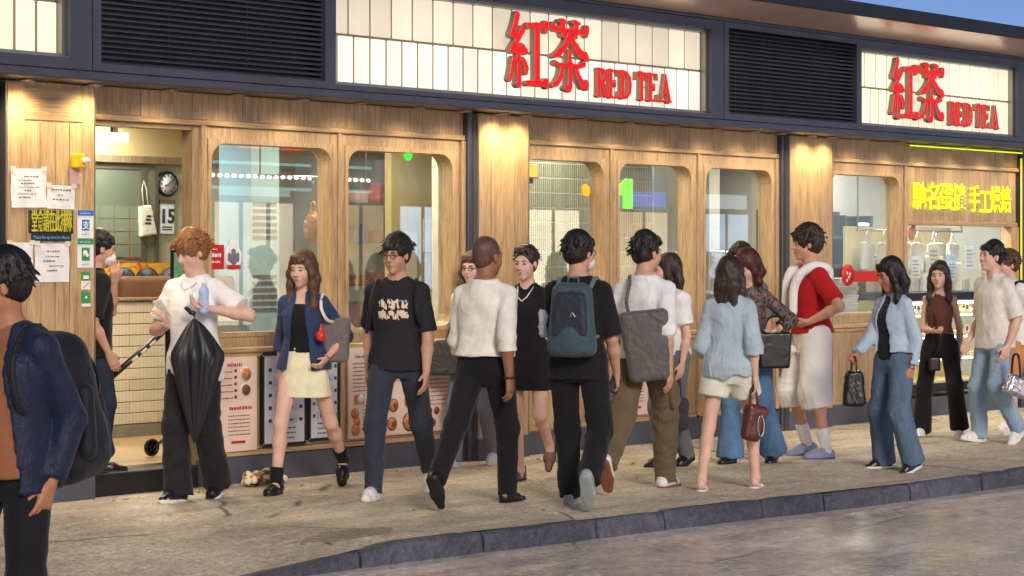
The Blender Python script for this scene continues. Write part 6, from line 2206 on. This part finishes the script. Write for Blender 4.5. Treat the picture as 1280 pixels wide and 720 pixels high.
# --- man in the black graphic tee
at, legs = stance(214, (465, 625, 0, -4), (536, 614, .075, 40), .56)
p = Person('smiling man in glasses and a black tee with a cream graphic', at, 214, H=1.755, skin_m=sk_m, legs=legs, hyaw=-16, hpitch=3, arms=[dict(), dict()], seed=6)
p.face(h_blk); p.hair(h_blk, top=.024, side=.014, back=-.06, fringe=.042, mess=.004); p.glasses(shoe_b)
m, nt, bs = newmat('tee_graphic')
tc = node(nt, 'ShaderNodeTexCoord')
def box_mask(nt, out, c, hs):
    """1 inside a box of the object's own space."""
    s1 = node(nt, 'ShaderNodeVectorMath', operation='SUBTRACT')
    s1.inputs[1].default_value = c
    nt.links.new(out, s1.inputs[0])
    ab = node(nt, 'ShaderNodeVectorMath', operation='ABSOLUTE')
    nt.links.new(s1.outputs[0], ab.inputs[0])
    sp_ = node(nt, 'ShaderNodeSeparateXYZ')
    nt.links.new(ab.outputs[0], sp_.inputs[0])
    res = None
    for i, h_ in enumerate(hs):
        lt = node(nt, 'ShaderNodeMath', operation='LESS_THAN')
        lt.inputs[1].default_value = h_
        nt.links.new(sp_.outputs[i], lt.inputs[0])
        if res is None: res = lt.outputs[0]
        else:
            mu = node(nt, 'ShaderNodeMath', operation='MULTIPLY')
            nt.links.new(res, mu.inputs[0]); nt.links.new(lt.outputs[0], mu.inputs[1])
            res = mu.outputs[0]
    return res
gc = p.tp(.005, .14, .335)
wob = node(nt, 'ShaderNodeTexNoise')
wob.inputs['Scale'].default_value = 38
nt.links.new(tc.outputs['Object'], wob.inputs['Vector'])
wmx = node(nt, 'ShaderNodeMix', data_type='VECTOR')
wmx.inputs[0].default_value = .05
nt.links.new(tc.outputs['Object'], wmx.inputs[4])
nt.links.new(wob.outputs['Color'], wmx.inputs[5])
gs = tuple(gc*.95+.025)
mask = box_mask(nt, wmx.outputs[1], (gs[0], gs[1], gs[2]+.033), (.085, .12, .026))
mask2 = box_mask(nt, wmx.outputs[1], (gs[0], gs[1], gs[2]-.033), (.09, .12, .026))
mx_ = node(nt, 'ShaderNodeMath', operation='MAXIMUM')
nt.links.new(mask, mx_.inputs[0]); nt.links.new(mask2, mx_.inputs[1])
mask = mx_.outputs[0]
n = noise(nt, coords(nt, 'Object', (60, 8, 16)), 1, 1, .4, .6)
ltr = ramp(nt, n, [(.42, (0, 0, 0, 1)), (.46, (1, 1, 1, 1))])
mk = mixc(nt, 1.0, ltr, mask, 'MULTIPLY')
nt.links.new(mixc(nt, mk, lin(28, 28, 32), lin(228, 206, 184)), bs.inputs['Base Color'])
bs.inputs['Roughness'].default_value = .85
bump(nt, bs, noise(nt, coords(nt, 'Object', (1, 1, .5)), 16, 2, .5, 1.2), .25, .04)
p.top('tee_shirt', m, sleeve=.88, hem=-.06, grow=0.013, g0=0.008, g1=0.017, flare=.012, amp=.006)
p.pants('trousers', cloth('trouser_slate', lin(52, 56, 68), fold=10), knee=0.019, hemr=0.016, amp=.008, stack=.4)
p.shoes('sneaker', shoe_w, sole_w)
v = Vol().add(rbox(p.tp(0, -.19, .3), (.13, .06, .2), .05, p.TW, .1), k=.02)
o = p.item('backpack', v.mesh('backpack', .01), nylon, 'slim black backpack of the man in the graphic tee', 'backpack')
for sg in (1, -1): p.itempart('shoulder_strap', ribbon([p.tp(sg*.1, -.15, .42), p.tp(sg*.12, -.05, .512), p.tp(sg*.13, .04, .49), p.tp(sg*.145, .125, .38), p.tp(sg*.165, .115, .26), p.tp(sg*.2, .0, .18)], .028, .008), nylon, o)
# --- woman half hidden behind the bald man
at, legs = stance(205, (566, 584, 0, -8), (614, 580, .04, 25), .45)
p = Person('woman in sunglasses half hidden behind the bald man in white', at, 203, H=1.63, fem=True, skin_m=sk_l, legs=legs, arms=[dict(), dict()], h=.009, seed=8, hyaw=-4)
p.face(h_mid); p.hair(h_mid, long=.06, fringe=.06, top=.014); p.glasses(shoe_b)
p.top('blouse', C_cream, sleeve=1.2, hem=-.02, grow=0.013, amp=.006)
p.pants('trousers', cloth('trouser_grey', lin(120, 124, 136)), knee=0.019, hemr=0.022, amp=.007)
p.shoes('sneaker', shoe_w, sole_w)
q0 = p.px(556, 447, .14)
bag(p, 'shoulder_bag', 'dark olive bag at the hip of the woman behind the bald man', 'bag', q0, (.11, .06, .13), cloth('bag_olive', lin(58, 58, 52), .6), facing(p), .25, handle=[[q0+V3(0, 0, .11), p.px(566, 395, .1), p.tp(.14, .05, .5)]])
# --- woman in black dress
at, legs = stance(204, (650, 600, 0, 0), (684, 596, .16, 62), .72)
p = Person('woman with tied back hair in a short black dress beside the bald man', at, 204, H=1.66, fem=True, skin_m=sk_l, legs=legs, hyaw=-8, hpitch=2, arms=[dict(t=(.05, .1, -.48)), dict(px=(676, 452, .05), bent=1, pole=(.6, -1, 0), curl=40)], seed=9)
p.face(h_dk); p.hair(h_dk, top=.012, side=.004, back=-.045, fringe=.078, bun=.03, mess=.0016)
p.skirt('skirt', C_blk, drop=.24, flare=.035, waist=.2)
p.top('dress', C_blk, sleeve=.75, hem=-.1, grow=0.011, g1=0.017, flare=.01, hemgrow=.016, vneck=.08)
p.strap([p.tp(.06, .03, .51), p.tp(.035, .115, .44), p.tp(.0, .13, .41)], .004, C_cream, 'neck_trim')
p.strap([p.tp(-.06, .03, .51), p.tp(-.035, .115, .44), p.tp(.0, .13, .41)], .004, C_cream, 'neck_trim')
p.shoes('leather', mat('shoe_taupe', lin(120, 92, 84), .5), sole_b)
p.strap([p.J['wr', -1]+.03*(p.J['td', -1]*math.cos(a)+p.J['pn', -1]*math.sin(a)) for a in np.linspace(0, 6.28, 13)], .004, gold, 'bracelet')
q0 = p.px(682, 412, .0)
bag(p, 'carrier_bag', 'crumpled white bag on the arm of the woman in the black dress', 'bag', q0, (.06, .05, .08), mat('bag_white', lin(226, 224, 220), .6), facing(p), 0, .02, amp=.012)
# --- bald man in white shirt
at, legs = stance(12, (636, 627, 0, 0), (548, 640, .13, 52), .66)
p = Person('bald man in a white long sleeved shirt and black trousers seen from behind', at, 14, H=1.735, skin_m=sk_d, legs=legs, hyaw=-16, wide=1.0, lean=1, arms=[dict(), dict()], seed=7)
p.face(h_gry); p.hair(h_gry, top=.0015, side=.0015, back=-.05, fringe=.075, mess=.0004)
p.top('white_shirt', cloth('shirt_ivory', lin(238, 233, 222), fold=10), sleeve=1.35, hem=.06, grow=0.019, g0=0.010, g1=0.015, flare=.006, collar=.012, amp=.008, hemgrow=.012, belly=.02)
p.pants('trousers', C_blk, knee=0.022, hemr=0.020, waist=.13, grow=0.011, amp=.006, seat=.004)
p.strap([p.P+p.T @ V3(.182*math.cos(a), .137*math.sin(a), .115*p.k) for a in np.linspace(0, 6.28, 25)], .012, shoe_b, 'belt')
p.socks(C_blk, .1, .004)
p.shoes('leather', shoe_b, sole_b)
p.strap([p.J['wr', 1]+.034*(p.J['td', 1]*math.cos(a)+p.J['pn', 1]*math.sin(a)) for a in np.linspace(0, 6.28, 13)], .007, shoe_b, 'wrist_watch')
q0 = p.J['palm', -1]
v = Vol().add(rbox(q0, (.10, .035, .035), .012, facing(p)))
p.item('umbrella_pouch', v.mesh('umbrella_pouch', .007), shoe_b, 'small black folded umbrella in the hand of the bald man', 'umbrella')
# --- man with the teal backpack
at, legs = stance(30, (738, 640, .14, 58), (714, 629, 0, 0), .38)
p = Person('masked man in black with a teal grey backpack seen from behind', at, 30, H=1.745, skin_m=sk_m, legs=legs, hyaw=-30, lean=1, arms=[dict(), dict(t=(-.04, .27, -.30), pole=(.1, -.6, -1), curl=50)], seed=10)
p.face(h_blk); p.hair(h_blk, top=.022, side=.014, back=-.062, fringe=.05, mess=.003); p.mask(mat('mask_white', lin(220, 222, 226), .8)); p.glasses(shoe_b)
p.top('tee_shirt', C_blk, sleeve=.95, hem=-.1, grow=0.019, g0=0.010, g1=0.025, flare=.014, amp=.007)
p.pants('trousers', C_blk, knee=0.028, hemr=0.031, amp=.01, stack=.5, grow=.014)
p.shoes('sneaker', shoe_g, mat('sole_pale', lin(156, 164, 164), .6, 0, .1, 20))
tealm = cloth('backpack_teal', lin(62, 82, 88), .6)
o = backpack(p, 'teal grey backpack with a dark front on the masked man in black', tealm, cloth('backpack_front', lin(44, 50, 58), .5), hx=.135, hz=.225, dz=.27, depth=.075, pz=.12, ph=.62, strap_m=cloth('strap_teal', lin(98, 118, 122), .6))
p.itempart('silver_zip', mesh_tube([p.tp(-.075, -.295, .42), p.tp(-.07, -.305, .28)], .005), steel, o)
mk_ = Vol()
c0 = p.tp(.02, -.312, .30)
for a in (-.5, .5): mk_.add(cap(c0+p.TW @ V3(.0, 0, .012), c0+p.TW @ V3(.018*math.sin(a)*2, 0, -.014), .0035), k=.002)
p.itempart('logo', mk_.mesh('logo', .003), steel, o)
v = Vol().add(rbox(p.J['palm', 1]+V3(0, 0, -.02), (.035, .006, .06), .005, facing(p) @ roty(R(20))))
p.item('phone', v.mesh('phone', .005), shoe_b, 'dark phone in the hand of the man with the teal backpack', 'phone')
q0 = p.px(684, 405, -.04)
bag(p, 'carrier_bag', 'white plastic bag held in front by the man with the teal backpack', 'bag', q0, (.05, .05, .085), mat('bag_white', lin(226, 224, 220), .6), facing(p), -.1, .02, amp=.012)
# --- woman in white blouse behind the cargo trousers man
at, legs = stance(200, (838, 584, 0, 0), (858, 582, .03, 20), .5)
p = Person('woman in a white puff sleeved blouse behind the man in cargo trousers', (at[0]-.06, at[1]+.03), 175, H=1.60, fem=True, skin_m=sk_l, legs=legs, arms=[dict(t=(.05, .1, -.45)), dict()], h=.009, seed=12, hyaw=-30)
p.face(h_dk); p.hair(h_dk, long=.16, fringe=.06, top=.014)
p.top('blouse', C_wht, sleeve=.7, hem=.0, grow=0.017, g0=0.024, g1=0.029, flare=.0, amp=.007)
p.pants('trousers', C_grey, knee=0.019, hemr=0.022)
p.shoes('sneaker', shoe_b, sole_b)
q0 = p.J['palm', -1]-V3(0, 0, .32)
bag(p, 'tote_bag', 'dark grey bag hanging low behind the man in cargo trousers', 'bag', q0, (.07, .04, .12), cloth('bag_slate', lin(62, 64, 72), .6), facing(p), .0, handle=[[q0+V3(-.02, 0, .1), q0+V3(0, 0, .32), q0+V3(.02, 0, .1)]])
# --- man in white shirt, cargo trousers, messenger bag
at, legs = stance(10, (828, 608, 0, 0), (766, 622, .15, 60), .64)
p = Person('man in a white shirt and brown cargo trousers with a grey messenger bag', at, 16, H=1.775, skin_m=sk_m, legs=legs, hyaw=-26, lean=1, arms=[dict(), dict(t=(.05, .15, -.44))], seed=11)
p.face(h_blk); p.hair(h_blk, top=.034, side=.004, back=-.04, fringe=.06, mess=.006)
p.top('white_shirt', cloth('shirt_white', lin(232, 232, 232), fold=9), sleeve=1.1, hem=.0, grow=0.023, g0=0.012, g1=0.023, flare=.01, collar=.01, amp=.008, hemgrow=.01)
p.pants('cargo_trousers', cloth('cargo_brown', lin(104, 88, 68), fold=11), knee=0.034, hemr=0.028, amp=.013, stack=.8, grow=0.013, seat=.008)
for sg in (1, -1):
    a, b_ = p.J['hip', sg], p.J['knee', sg]
    c0 = a+(b_-a)*.62+V3(sg*.085, -.01, 0)
    v = Vol().add(rbox(c0, (.025, .06, .085), .02, rotx(math.atan2((b_-a)[1], -(b_-a)[2])), .05))
    wv = waves(5, 2)
    v.disp(lambda x, y, z: .004*wv(x, y, z))
    p.child('cargo_pocket', v.mesh('cargo_pocket', .0085), MATS['cargo_brown'])
p.shoes('sneaker', shoe_w, sole_t)
q0 = p.px(808, 432, .22)
o = bag(p, 'messenger_bag', 'large grey messenger bag slung over the back of the man in cargo trousers', 'bag', q0, (.15, .06, .235), cloth('bag_messenger', lin(94, 92, 92), .45, fold=7, bstr=.2), facing(p) @ roty(R(-6)), -.12, .04, amp=.005)
p.itempart('strap', ribbon([q0+V3(-.12, .02, .17), p.px(783, 378, .17), p.px(787, 356, .12), p.tp(-.10, .0, .53), p.tp(-.02, .15, .4), p.tp(.14, .13, .2)], .02, .008), MATS['bag_messenger'], o)
# --- man whose hair shows between the two women
at, legs = stance(205, (915, 568, 0, 0), (940, 566, 0, 0), .5)
p = Person('dark haired man mostly hidden behind the two women near the third pilaster', at, 200, H=1.70, skin_m=sk_m, legs=legs, h=.009, seed=15)
p.face(h_dk); p.hair(h_dk, top=.022, side=.012, mess=.005)
p.top('tee_shirt', C_grey, sleeve=.8, hem=-.04)
p.pants('trousers', C_blk2, knee=0.019, hemr=0.019)
p.shoes('sneaker', shoe_w, sole_w)
# --- woman in patterned blouse and flared jeans
at, legs = stance(203, (912, 580, 0, 0), (962, 578, .03, 18), .5)
p = Person('woman with red brown bob, patterned dark blouse and flared jeans', at, 195, H=1.635, fem=True, skin_m=sk_l, legs=legs, hyaw=-16, hpitch=22, arms=[dict(), dict(px=(962, 418, .16), bent=1, pole=(.9, -.8, -.3), hd=(-.5, .8, -.1), curl=45)], seed=14)
p.face(h_red); p.hair(h_red, long=.02, fringe=.06, top=.02, side=.014, front=.006)
m, nt, bs = newmat('blouse_pattern')
n = noise(nt, coords(nt, 'Object', (1, 1, 1)), 17, 3, .6, 1.8)
nt.links.new(ramp(nt, n, [(.38, lin(34, 30, 36)), (.47, lin(62, 52, 54)), (.53, lin(150, 122, 100)), (.58, lin(58, 62, 84)), (.7, lin(36, 32, 40))]), bs.inputs['Base Color'])
bs.inputs['Roughness'].default_value = .7
p.top('blouse', m, sleeve=1.5, hem=-.03, grow=0.015, g0=0.008, g1=0.019, flare=.01, amp=.006)
p.pants('flared_jeans', denim('denim_blue', lin(52, 80, 118), lin(104, 138, 176)), knee=0.020, hemr=0.076, length=1.04, amp=.008, grow=.014)
p.shoes('clog', shoe_b, sole_b)
q0 = p.px(967, 438, .24)
o = bag(p, 'handbag', 'black leather handbag on the arm of the woman in flared jeans', 'bag', q0, (.125, .05, .135), leather_b, facing(p, .15), -.06, .02, amp=.003, handle=[[q0+V3(-.08, 0, .12), q0+V3(-.06, -.03, .24), q0+V3(.05, -.03, .24), q0+V3(.08, 0, .12)]], hr=.009)
v = Vol().add(ell(p.px(951, 424, .29), (.04, .012, .045), facing(p)))
p.itempart('gold_clasp', v.mesh('gold_clasp', .006), gold, o)
# --- woman in pale shirt and white shorts, from behind
at, legs = stance(30, (945, 609, 0, 6), (878, 613, 0, 6), .5)
p = Person('woman with long dark brown hair in a loose pale blue shirt and white shorts', at, 30, H=1.60, fem=True, skin_m=sk_l, legs=legs, hyaw=-8, hpitch=4, arms=[dict(), dict(t=(.03, .2, -.4))], seed=13)
p.face(h_dk); p.hair(h_dk, long=.17, fringe=.062, top=.012, side=.01, fall=-.004)
p.pants('shorts', cloth('shorts_white', lin(224, 222, 206)), length=.24, knee=.055, grow=0.013, seat=.014, amp=.006)
p.top('loose_shirt', cloth('shirt_pale_blue', lin(176, 190, 200), fold=8, bstr=.4), sleeve=1.28, hem=-.06, grow=0.028, g0=0.018, g1=0.029, flare=.012, collar=.014, amp=.011, hemgrow=.02, ff=.85, hemwave=.016)
p.shoes('sandal', mat('sandal_white', lin(232, 226, 214), .4), sole_w)
q0 = p.J['palm', 1]-V3(0, 0, .25)
o = bag(p, 'handbag', 'oxblood brown leather handbag swinging from the hand of the woman in shorts', 'bag', q0, (.075, .045, .125), mat('leather_oxblood', lin(92, 48, 40), .3, 0, .15, 12, 60, .15), facing(p, .35) @ roty(R(14)), -.1, .035, amp=.004, handle=[[q0+V3(-.03, 0, .1), q0+V3(0, 0, .25), q0+V3(.04, 0, .1)]], hr=.011)
p.itempart('buckle', mesh_tube([q0+facing(p, .35) @ V3(.06*math.sin(a)*.4+.03, -.05, .07*math.cos(a)-.02) for a in np.linspace(0, 6.28, 13)], .006), steel, o)
# --- tall boy in red tee
at, legs = stance(150, (993, 567, .02, 14), (1032, 574, 0, 0), .45)
p = Person('young man in a red tee and baggy white shorts with a jumper round his neck', at, 148, H=1.825, skin_m=sk_m, legs=legs, hyaw=-6, hpitch=0, wide=.98, arms=[dict(px=(990, 424, -.05), bent=1, pole=(.7, -1, -.3), curl=40), dict(px=(1012, 402, .22), bent=1, pole=(1, -.8, -.2), hd=(-.6, .7, -.25), curl=35)], seed=16)
p.face(h_dk); p.hair(h_dk, top=.04, side=.022, back=-.05, fringe=.045, mess=.007)
p.pants('shorts', cloth('shorts_offwhite', lin(232, 230, 228), fold=6, var=.05, bstr=.12), length=.62, knee=.075, hemr=.085, grow=0.015, seat=.016, amp=.012)
p.top('tee_shirt', cloth('tee_red', lin(178, 24, 30)), sleeve=.82, hem=.02, grow=0.013, g1=0.019, flare=.01, amp=.006, belly=.02)
wm = cloth('jumper_white', lin(236, 234, 232), .9, weave=160, bstr=.2, var=.05)
jr = Vol()
for sg in (1, -1):
    path = smoothpath([p.tp(sg*.01, -.13, .43), p.tp(sg*.1, -.1, .49), p.tp(sg*.13, .0, .515), p.tp(sg*.11, .1, .475), p.tp(sg*.075, .15, .38), p.tp(sg*.07, .165, .27), p.tp(sg*.072, .168, .16)], 3)
    for i, (a, b_) in enumerate(zip(path, path[1:])): jr.add(cap(a, b_, .033-.0005*i, .032-.0005*i), k=.03)
jr.add(ell(p.tp(0, -.12, .4), V3(.13, .035, .1), p.TW), k=.05)
wv = waves(9, 1.4)
jr.disp(lambda x, y, z: .0035*wv(x, y, z))
p.item('jumper', jr.mesh('jumper', .0085), wm, 'white jumper draped over the shoulders of the young man in red', 'jumper')
p.socks(C_wht, .15, .004)
p.shoes('clog', mat('clog_lilac', lin(150, 158, 196), .5), mat('clog_sole', lin(84, 92, 128), .6))
v = Vol().add(ell(p.px(990, 437, .05), (.03, .03, .035)), ell(p.px(1000, 440, .05), (.025, .025, .03)), k=.02)
p.item('keyring', v.mesh('keyring', .007), white_p, 'small white pouch in the hand of the young man in red', 'pouch')
# --- woman in denim jacket
at, legs = stance(165, (1100, 585, 0, 0), (1136, 590, .02, 18), .5)
p = Person('woman in a pale denim jacket and wide jeans carrying a black bag', at, 166, H=1.575, fem=True, skin_m=sk_t, legs=legs, hyaw=-14, hpitch=14, arms=[dict(t=(.0, .3, -.40), curl=55), dict()], seed=17)
p.face(h_blk); p.hair(h_blk, long=.15, fringe=.062, top=.014, side=.006, front=.008)
p.top('tee_shirt', C_blk2, sleeve=0, hem=.0, grow=.012, amp=.004)
p.top('denim_jacket', denim('denim_pale', lin(150, 172, 196), lin(190, 206, 222)), sleeve=1.9, hem=.06, grow=0.023, g0=0.014, g1=0.019, flare=.006, collar=.016, wedge=(.085, .035), amp=.008, hemgrow=.012)
p.pants('wide_jeans', denim('denim_mid', lin(70, 90, 116), lin(110, 130, 154)), knee=0.034, hemr=0.050, amp=.01, grow=0.011, seat=.008)
p.shoes('sneaker', shoe_b, sole_w)
p.strap([p.J['wr', -1]+.03*(p.J['td', -1]*math.cos(a)+p.J['pn', -1]*math.sin(a)) for a in np.linspace(0, 6.28, 13)], .005, steel, 'wrist_watch')
q0 = p.J['palm', 1]-V3(0, 0, .215)
bag(p, 'tote_bag', 'small black tote hanging from the hand of the woman in the denim jacket', 'bag', q0, (.075, .045, .13), leather_b, facing(p), .14, .03, amp=.006, handle=[[q0+V3(-.03, 0, .11), q0+V3(-.02, 0, .22), q0+V3(.02, 0, .22), q0+V3(.03, 0, .11)]], hr=.007)
# --- woman in brown sleeveless top
at, legs = stance(205, (1148, 545, 0, -5), (1200, 548, .05, 32), .48)
p = Person('smiling woman in a sleeveless brown blouse and flared black trousers', at, 204, H=1.555, fem=True, skin_m=sk_l, legs=legs, hyaw=-6, hpitch=2, arms=[dict(px=(1168, 414, .16), bent=1, pole=(.8, -1, -.3), curl=40), dict()], wide=.87, seed=18)
p.face(h_dk); p.hair(h_dk, long=.2, fringe=.064, top=.01, side=.004)
p.top('blouse', cloth('blouse_brown', lin(94, 58, 44)), sleeve=0, hem=.12, grow=.01, collar=.01, amp=.005, hemgrow=.0)
p.pants('trousers', C_blk, waist=.17, knee=0.022, hemr=0.050, grow=.01, amp=.006)
p.shoes('sneaker', shoe_w, sole_w)
q0 = p.px(1168, 455, .1)
bag(p, 'purse', 'small dark purse at the hip of the woman in brown', 'bag', q0, (.05, .03, .06), leather_b, facing(p), 0, .015, amp=.002, handle=[[q0+V3(0, 0, .05), p.px(1176, 420, .16), p.tp(.12, .05, .47)]], hr=.006)
# --- man behind the laughing man
at, legs = stance(172, (1250, 537, 0, 0), (1276, 543, 0, 0), .5)
p = Person('young man with reddish hair and shorts behind the laughing man', at, 165, H=1.665, skin_m=sk_l, legs=legs, h=.009, seed=20, hyaw=-8)
p.face(h_mid); p.hair(h_mid, top=.024, side=.014, mess=.005, fringe=.045)
p.top('tee_shirt', C_wht, sleeve=.85, hem=-.06, grow=0.013)
p.pants('shorts', cloth('shorts_tan', lin(196, 132, 84)), length=.48, knee=.05, grow=0.009)
p.shoes('sneaker', shoe_w, sole_w)
backpack(p, 'black backpack of the young man behind the laughing man', nylon, nylon, hx=.13, hz=.2, depth=.07)
# --- laughing man
at, legs = stance(168, (1211, 552, 0, -10), (1276, 556, .07, 35), .5)
p = Person('laughing man in an open necked white shirt and light blue jeans', at, 164, H=1.715, skin_m=sk_l, legs=legs, hyaw=-6, hpitch=-8, arms=[dict(t=(.05, .12, -.47)), dict()], seed=19)
p.face(h_blk); p.hair(h_blk, top=.026, side=.006, back=-.045, fringe=.055, mess=.006)
MB().tube([p.q(-.017, .0885, -.066), p.q(0, .097, -.070), p.q(.017, .0885, -.066)], [.002, .0065, .002], 8).build('teeth', white_p, p.body, True)
p.top('white_shirt', cloth('shirt_linen', lin(230, 224, 216), fold=9), sleeve=.95, hem=-.09, grow=0.019, g0=0.010, g1=0.023, flare=.012, collar=.015, vneck=.14, amp=.008, hemgrow=.016)
p.pants('jeans', denim('denim_light', lin(122, 148, 176), lin(166, 188, 208)), knee=0.028, hemr=0.028, amp=.01, stack=.5, grow=0.009)
p.shoes('sneaker', shoe_w, sole_w)
# --- woman at the right edge with a silver bag
at, legs = stance(168, (1308, 556, 0, 0), (1334, 558, 0, 0), .5)
p = Person('person at the edge of the frame holding out a silver handbag', at, 165, H=1.62, fem=True, skin_m=sk_l, legs=legs, arms=[dict(px=(1282, 470, .05), bent=1, pole=(.6, -1, -.2), curl=50), dict(px=(1284, 496, .2), bent=1, pole=(.8, -1, -.3), curl=40)], h=.009, seed=21)
p.face(h_dk); p.hair(h_dk, long=.2, fringe=.062)
p.top('blouse', cloth('blouse_pink', lin(206, 170, 168)), sleeve=1.2, hem=-.04, grow=0.015)
p.pants('trousers', C_cream, knee=0.025, hemr=0.031)
p.shoes('sneaker', shoe_w, sole_w)
q0 = p.px(1270, 482, .2)
bag(p, 'handbag', 'shiny silver handbag at the edge of the pavement crowd', 'bag', q0, (.09, .05, .085), mat('silver_leather', lin(190, 190, 200), .22, .8, .2, 20, 40, .3), facing(p, .3) @ roty(R(20)), .1, .03, amp=.006, handle=[[q0+V3(-.05, 0, .07), q0+V3(-.03, 0, .24), q0+V3(.03, 0, .24), q0+V3(.05, 0, .07)]], hm=leather_b, hr=.01)
# ------------------------------------------------------------------ the far side of the street, seen in the glass
fm = mat('far_plaster', lin(92, 88, 92), .8, 0, .15, 1, 20, .1, 'World')
shopg = [emis('shop_glow_warm', lin(255, 214, 160), 3.2, .7, 1.4), emis('shop_glow_cool', lin(196, 222, 255), 3.0, .7, 1.4), emis('shop_glow_cream', lin(255, 236, 206), 3.4, .7, 1.4)]
for i, (x0, x1, z1) in enumerate(((-36, -24, 4.6), (-23.9, -12, 5), (-11.9, 0, 4.6), (.1, 13, 4.8), (13.1, 24, 4.6), (24.1, 38, 5))):
    t = thing('shop_building', f'low shop building across the road, {nth[i]} from the left', 'building', ((x0+x1)/2, -22.6, -.14), 0, 'shops across the road')
    h_ = (x1-x0)/2
    box('wall', fm, t, -h_, h_, -5, 0, 0, z1)
    box('pavement_step', fm, t, -h_, h_, .001, 2.4, 0, .12)
    for k in range(4):
        a = -h_+.4+k*(2*h_-.4)/4
        b_ = a+(2*h_-.4)/4-.4
        f = box('shop_window', black_m, t, a, b_, .001, .05, .3, 2.9)
        cx, cy, cz = f.location
        box('lit_interior', shopg[(i+k) % 3], f, a+.06-cx, b_-.06-cx, .051-cy, .056-cy, .36-cz, 2.84-cz)
        for q_ in (.33, .66): box('window_bar', black_m, f, a+(b_-a)*q_-.04-cx, a+(b_-a)*q_+.04-cx, .057-cy, .09-cy, .36-cz, 2.84-cz)
        box('shop_fascia', [emis('fascia_blue', lin(60, 110, 255), 2.2), emis('fascia_white', lin(230, 240, 255), 1.6), emis('fascia_pink', lin(255, 70, 120), 1.6), fm][(i*3+k) % 4], t, a+.2, b_-.2, .001, .12, 2.98, 3.34)
        box('window', mat('far_window', lin(60, 66, 78), .15), t, a+.3, b_-.3, .001, .05, 3.4, 4.1)
mq = thing('marquee', 'neon marquee with a row of white bulbs across the road', 'marquee', (17.4, -22.5, 2.9))
box('canopy', slate_d, mq, -2.4, 2.4, -.05, .7, .12, .5)
bulbm = emis('bulb_glow', lin(255, 250, 240), 14)
tealm_ = emis('teal_neon', lin(150, 225, 225), 2.6)
b0 = None
for i in range(26):
    x = -2.3+i*.184
    if b0 is None:
        b0 = MB().lathe([(.01, -.04), (.045, -.02), (.045, .02), (.01, .04)], 10).build('bulb', bulbm, mq, True)
        b0.location = (x, .74, .3)
    else: dup(b0, (x, .74, .3), mq)
for z in (.06, .56): MB().tube([(-2.4, .72, z), (2.4, .72, z)], .03, 8).build('neon_tube', tealm_, mq)
MB().tube([(-2.4, .72, .62), (-2.0, .72, 1.0), (-2.0, .72, 1.6)], .035, 8).build('neon_tube', tealm_, mq)
ns = thing('neon_sign', 'red neon characters above the marquee across the road', 'sign', (17.6, -21.7, 3.75))
redn = emis('red_neon', lin(255, 30, 60), 5)
for k in range(3):
    o = MB().box(-.3, .3, 0, .05, 0, .08).box(-.05, .05, .001, .049, .081, .7).box(-.28, .28, 0, .05, .3, .36).build('character', redn, ns)
    o.location = (-1.2+k*1.1, 0, 0)
box('frame', black_m, ns, -1.9, 1.9, -.2, -.1, -.1, .9)
box('bracket', black_m, ns, -.05, .05, -.95, -.201, .2, .3)
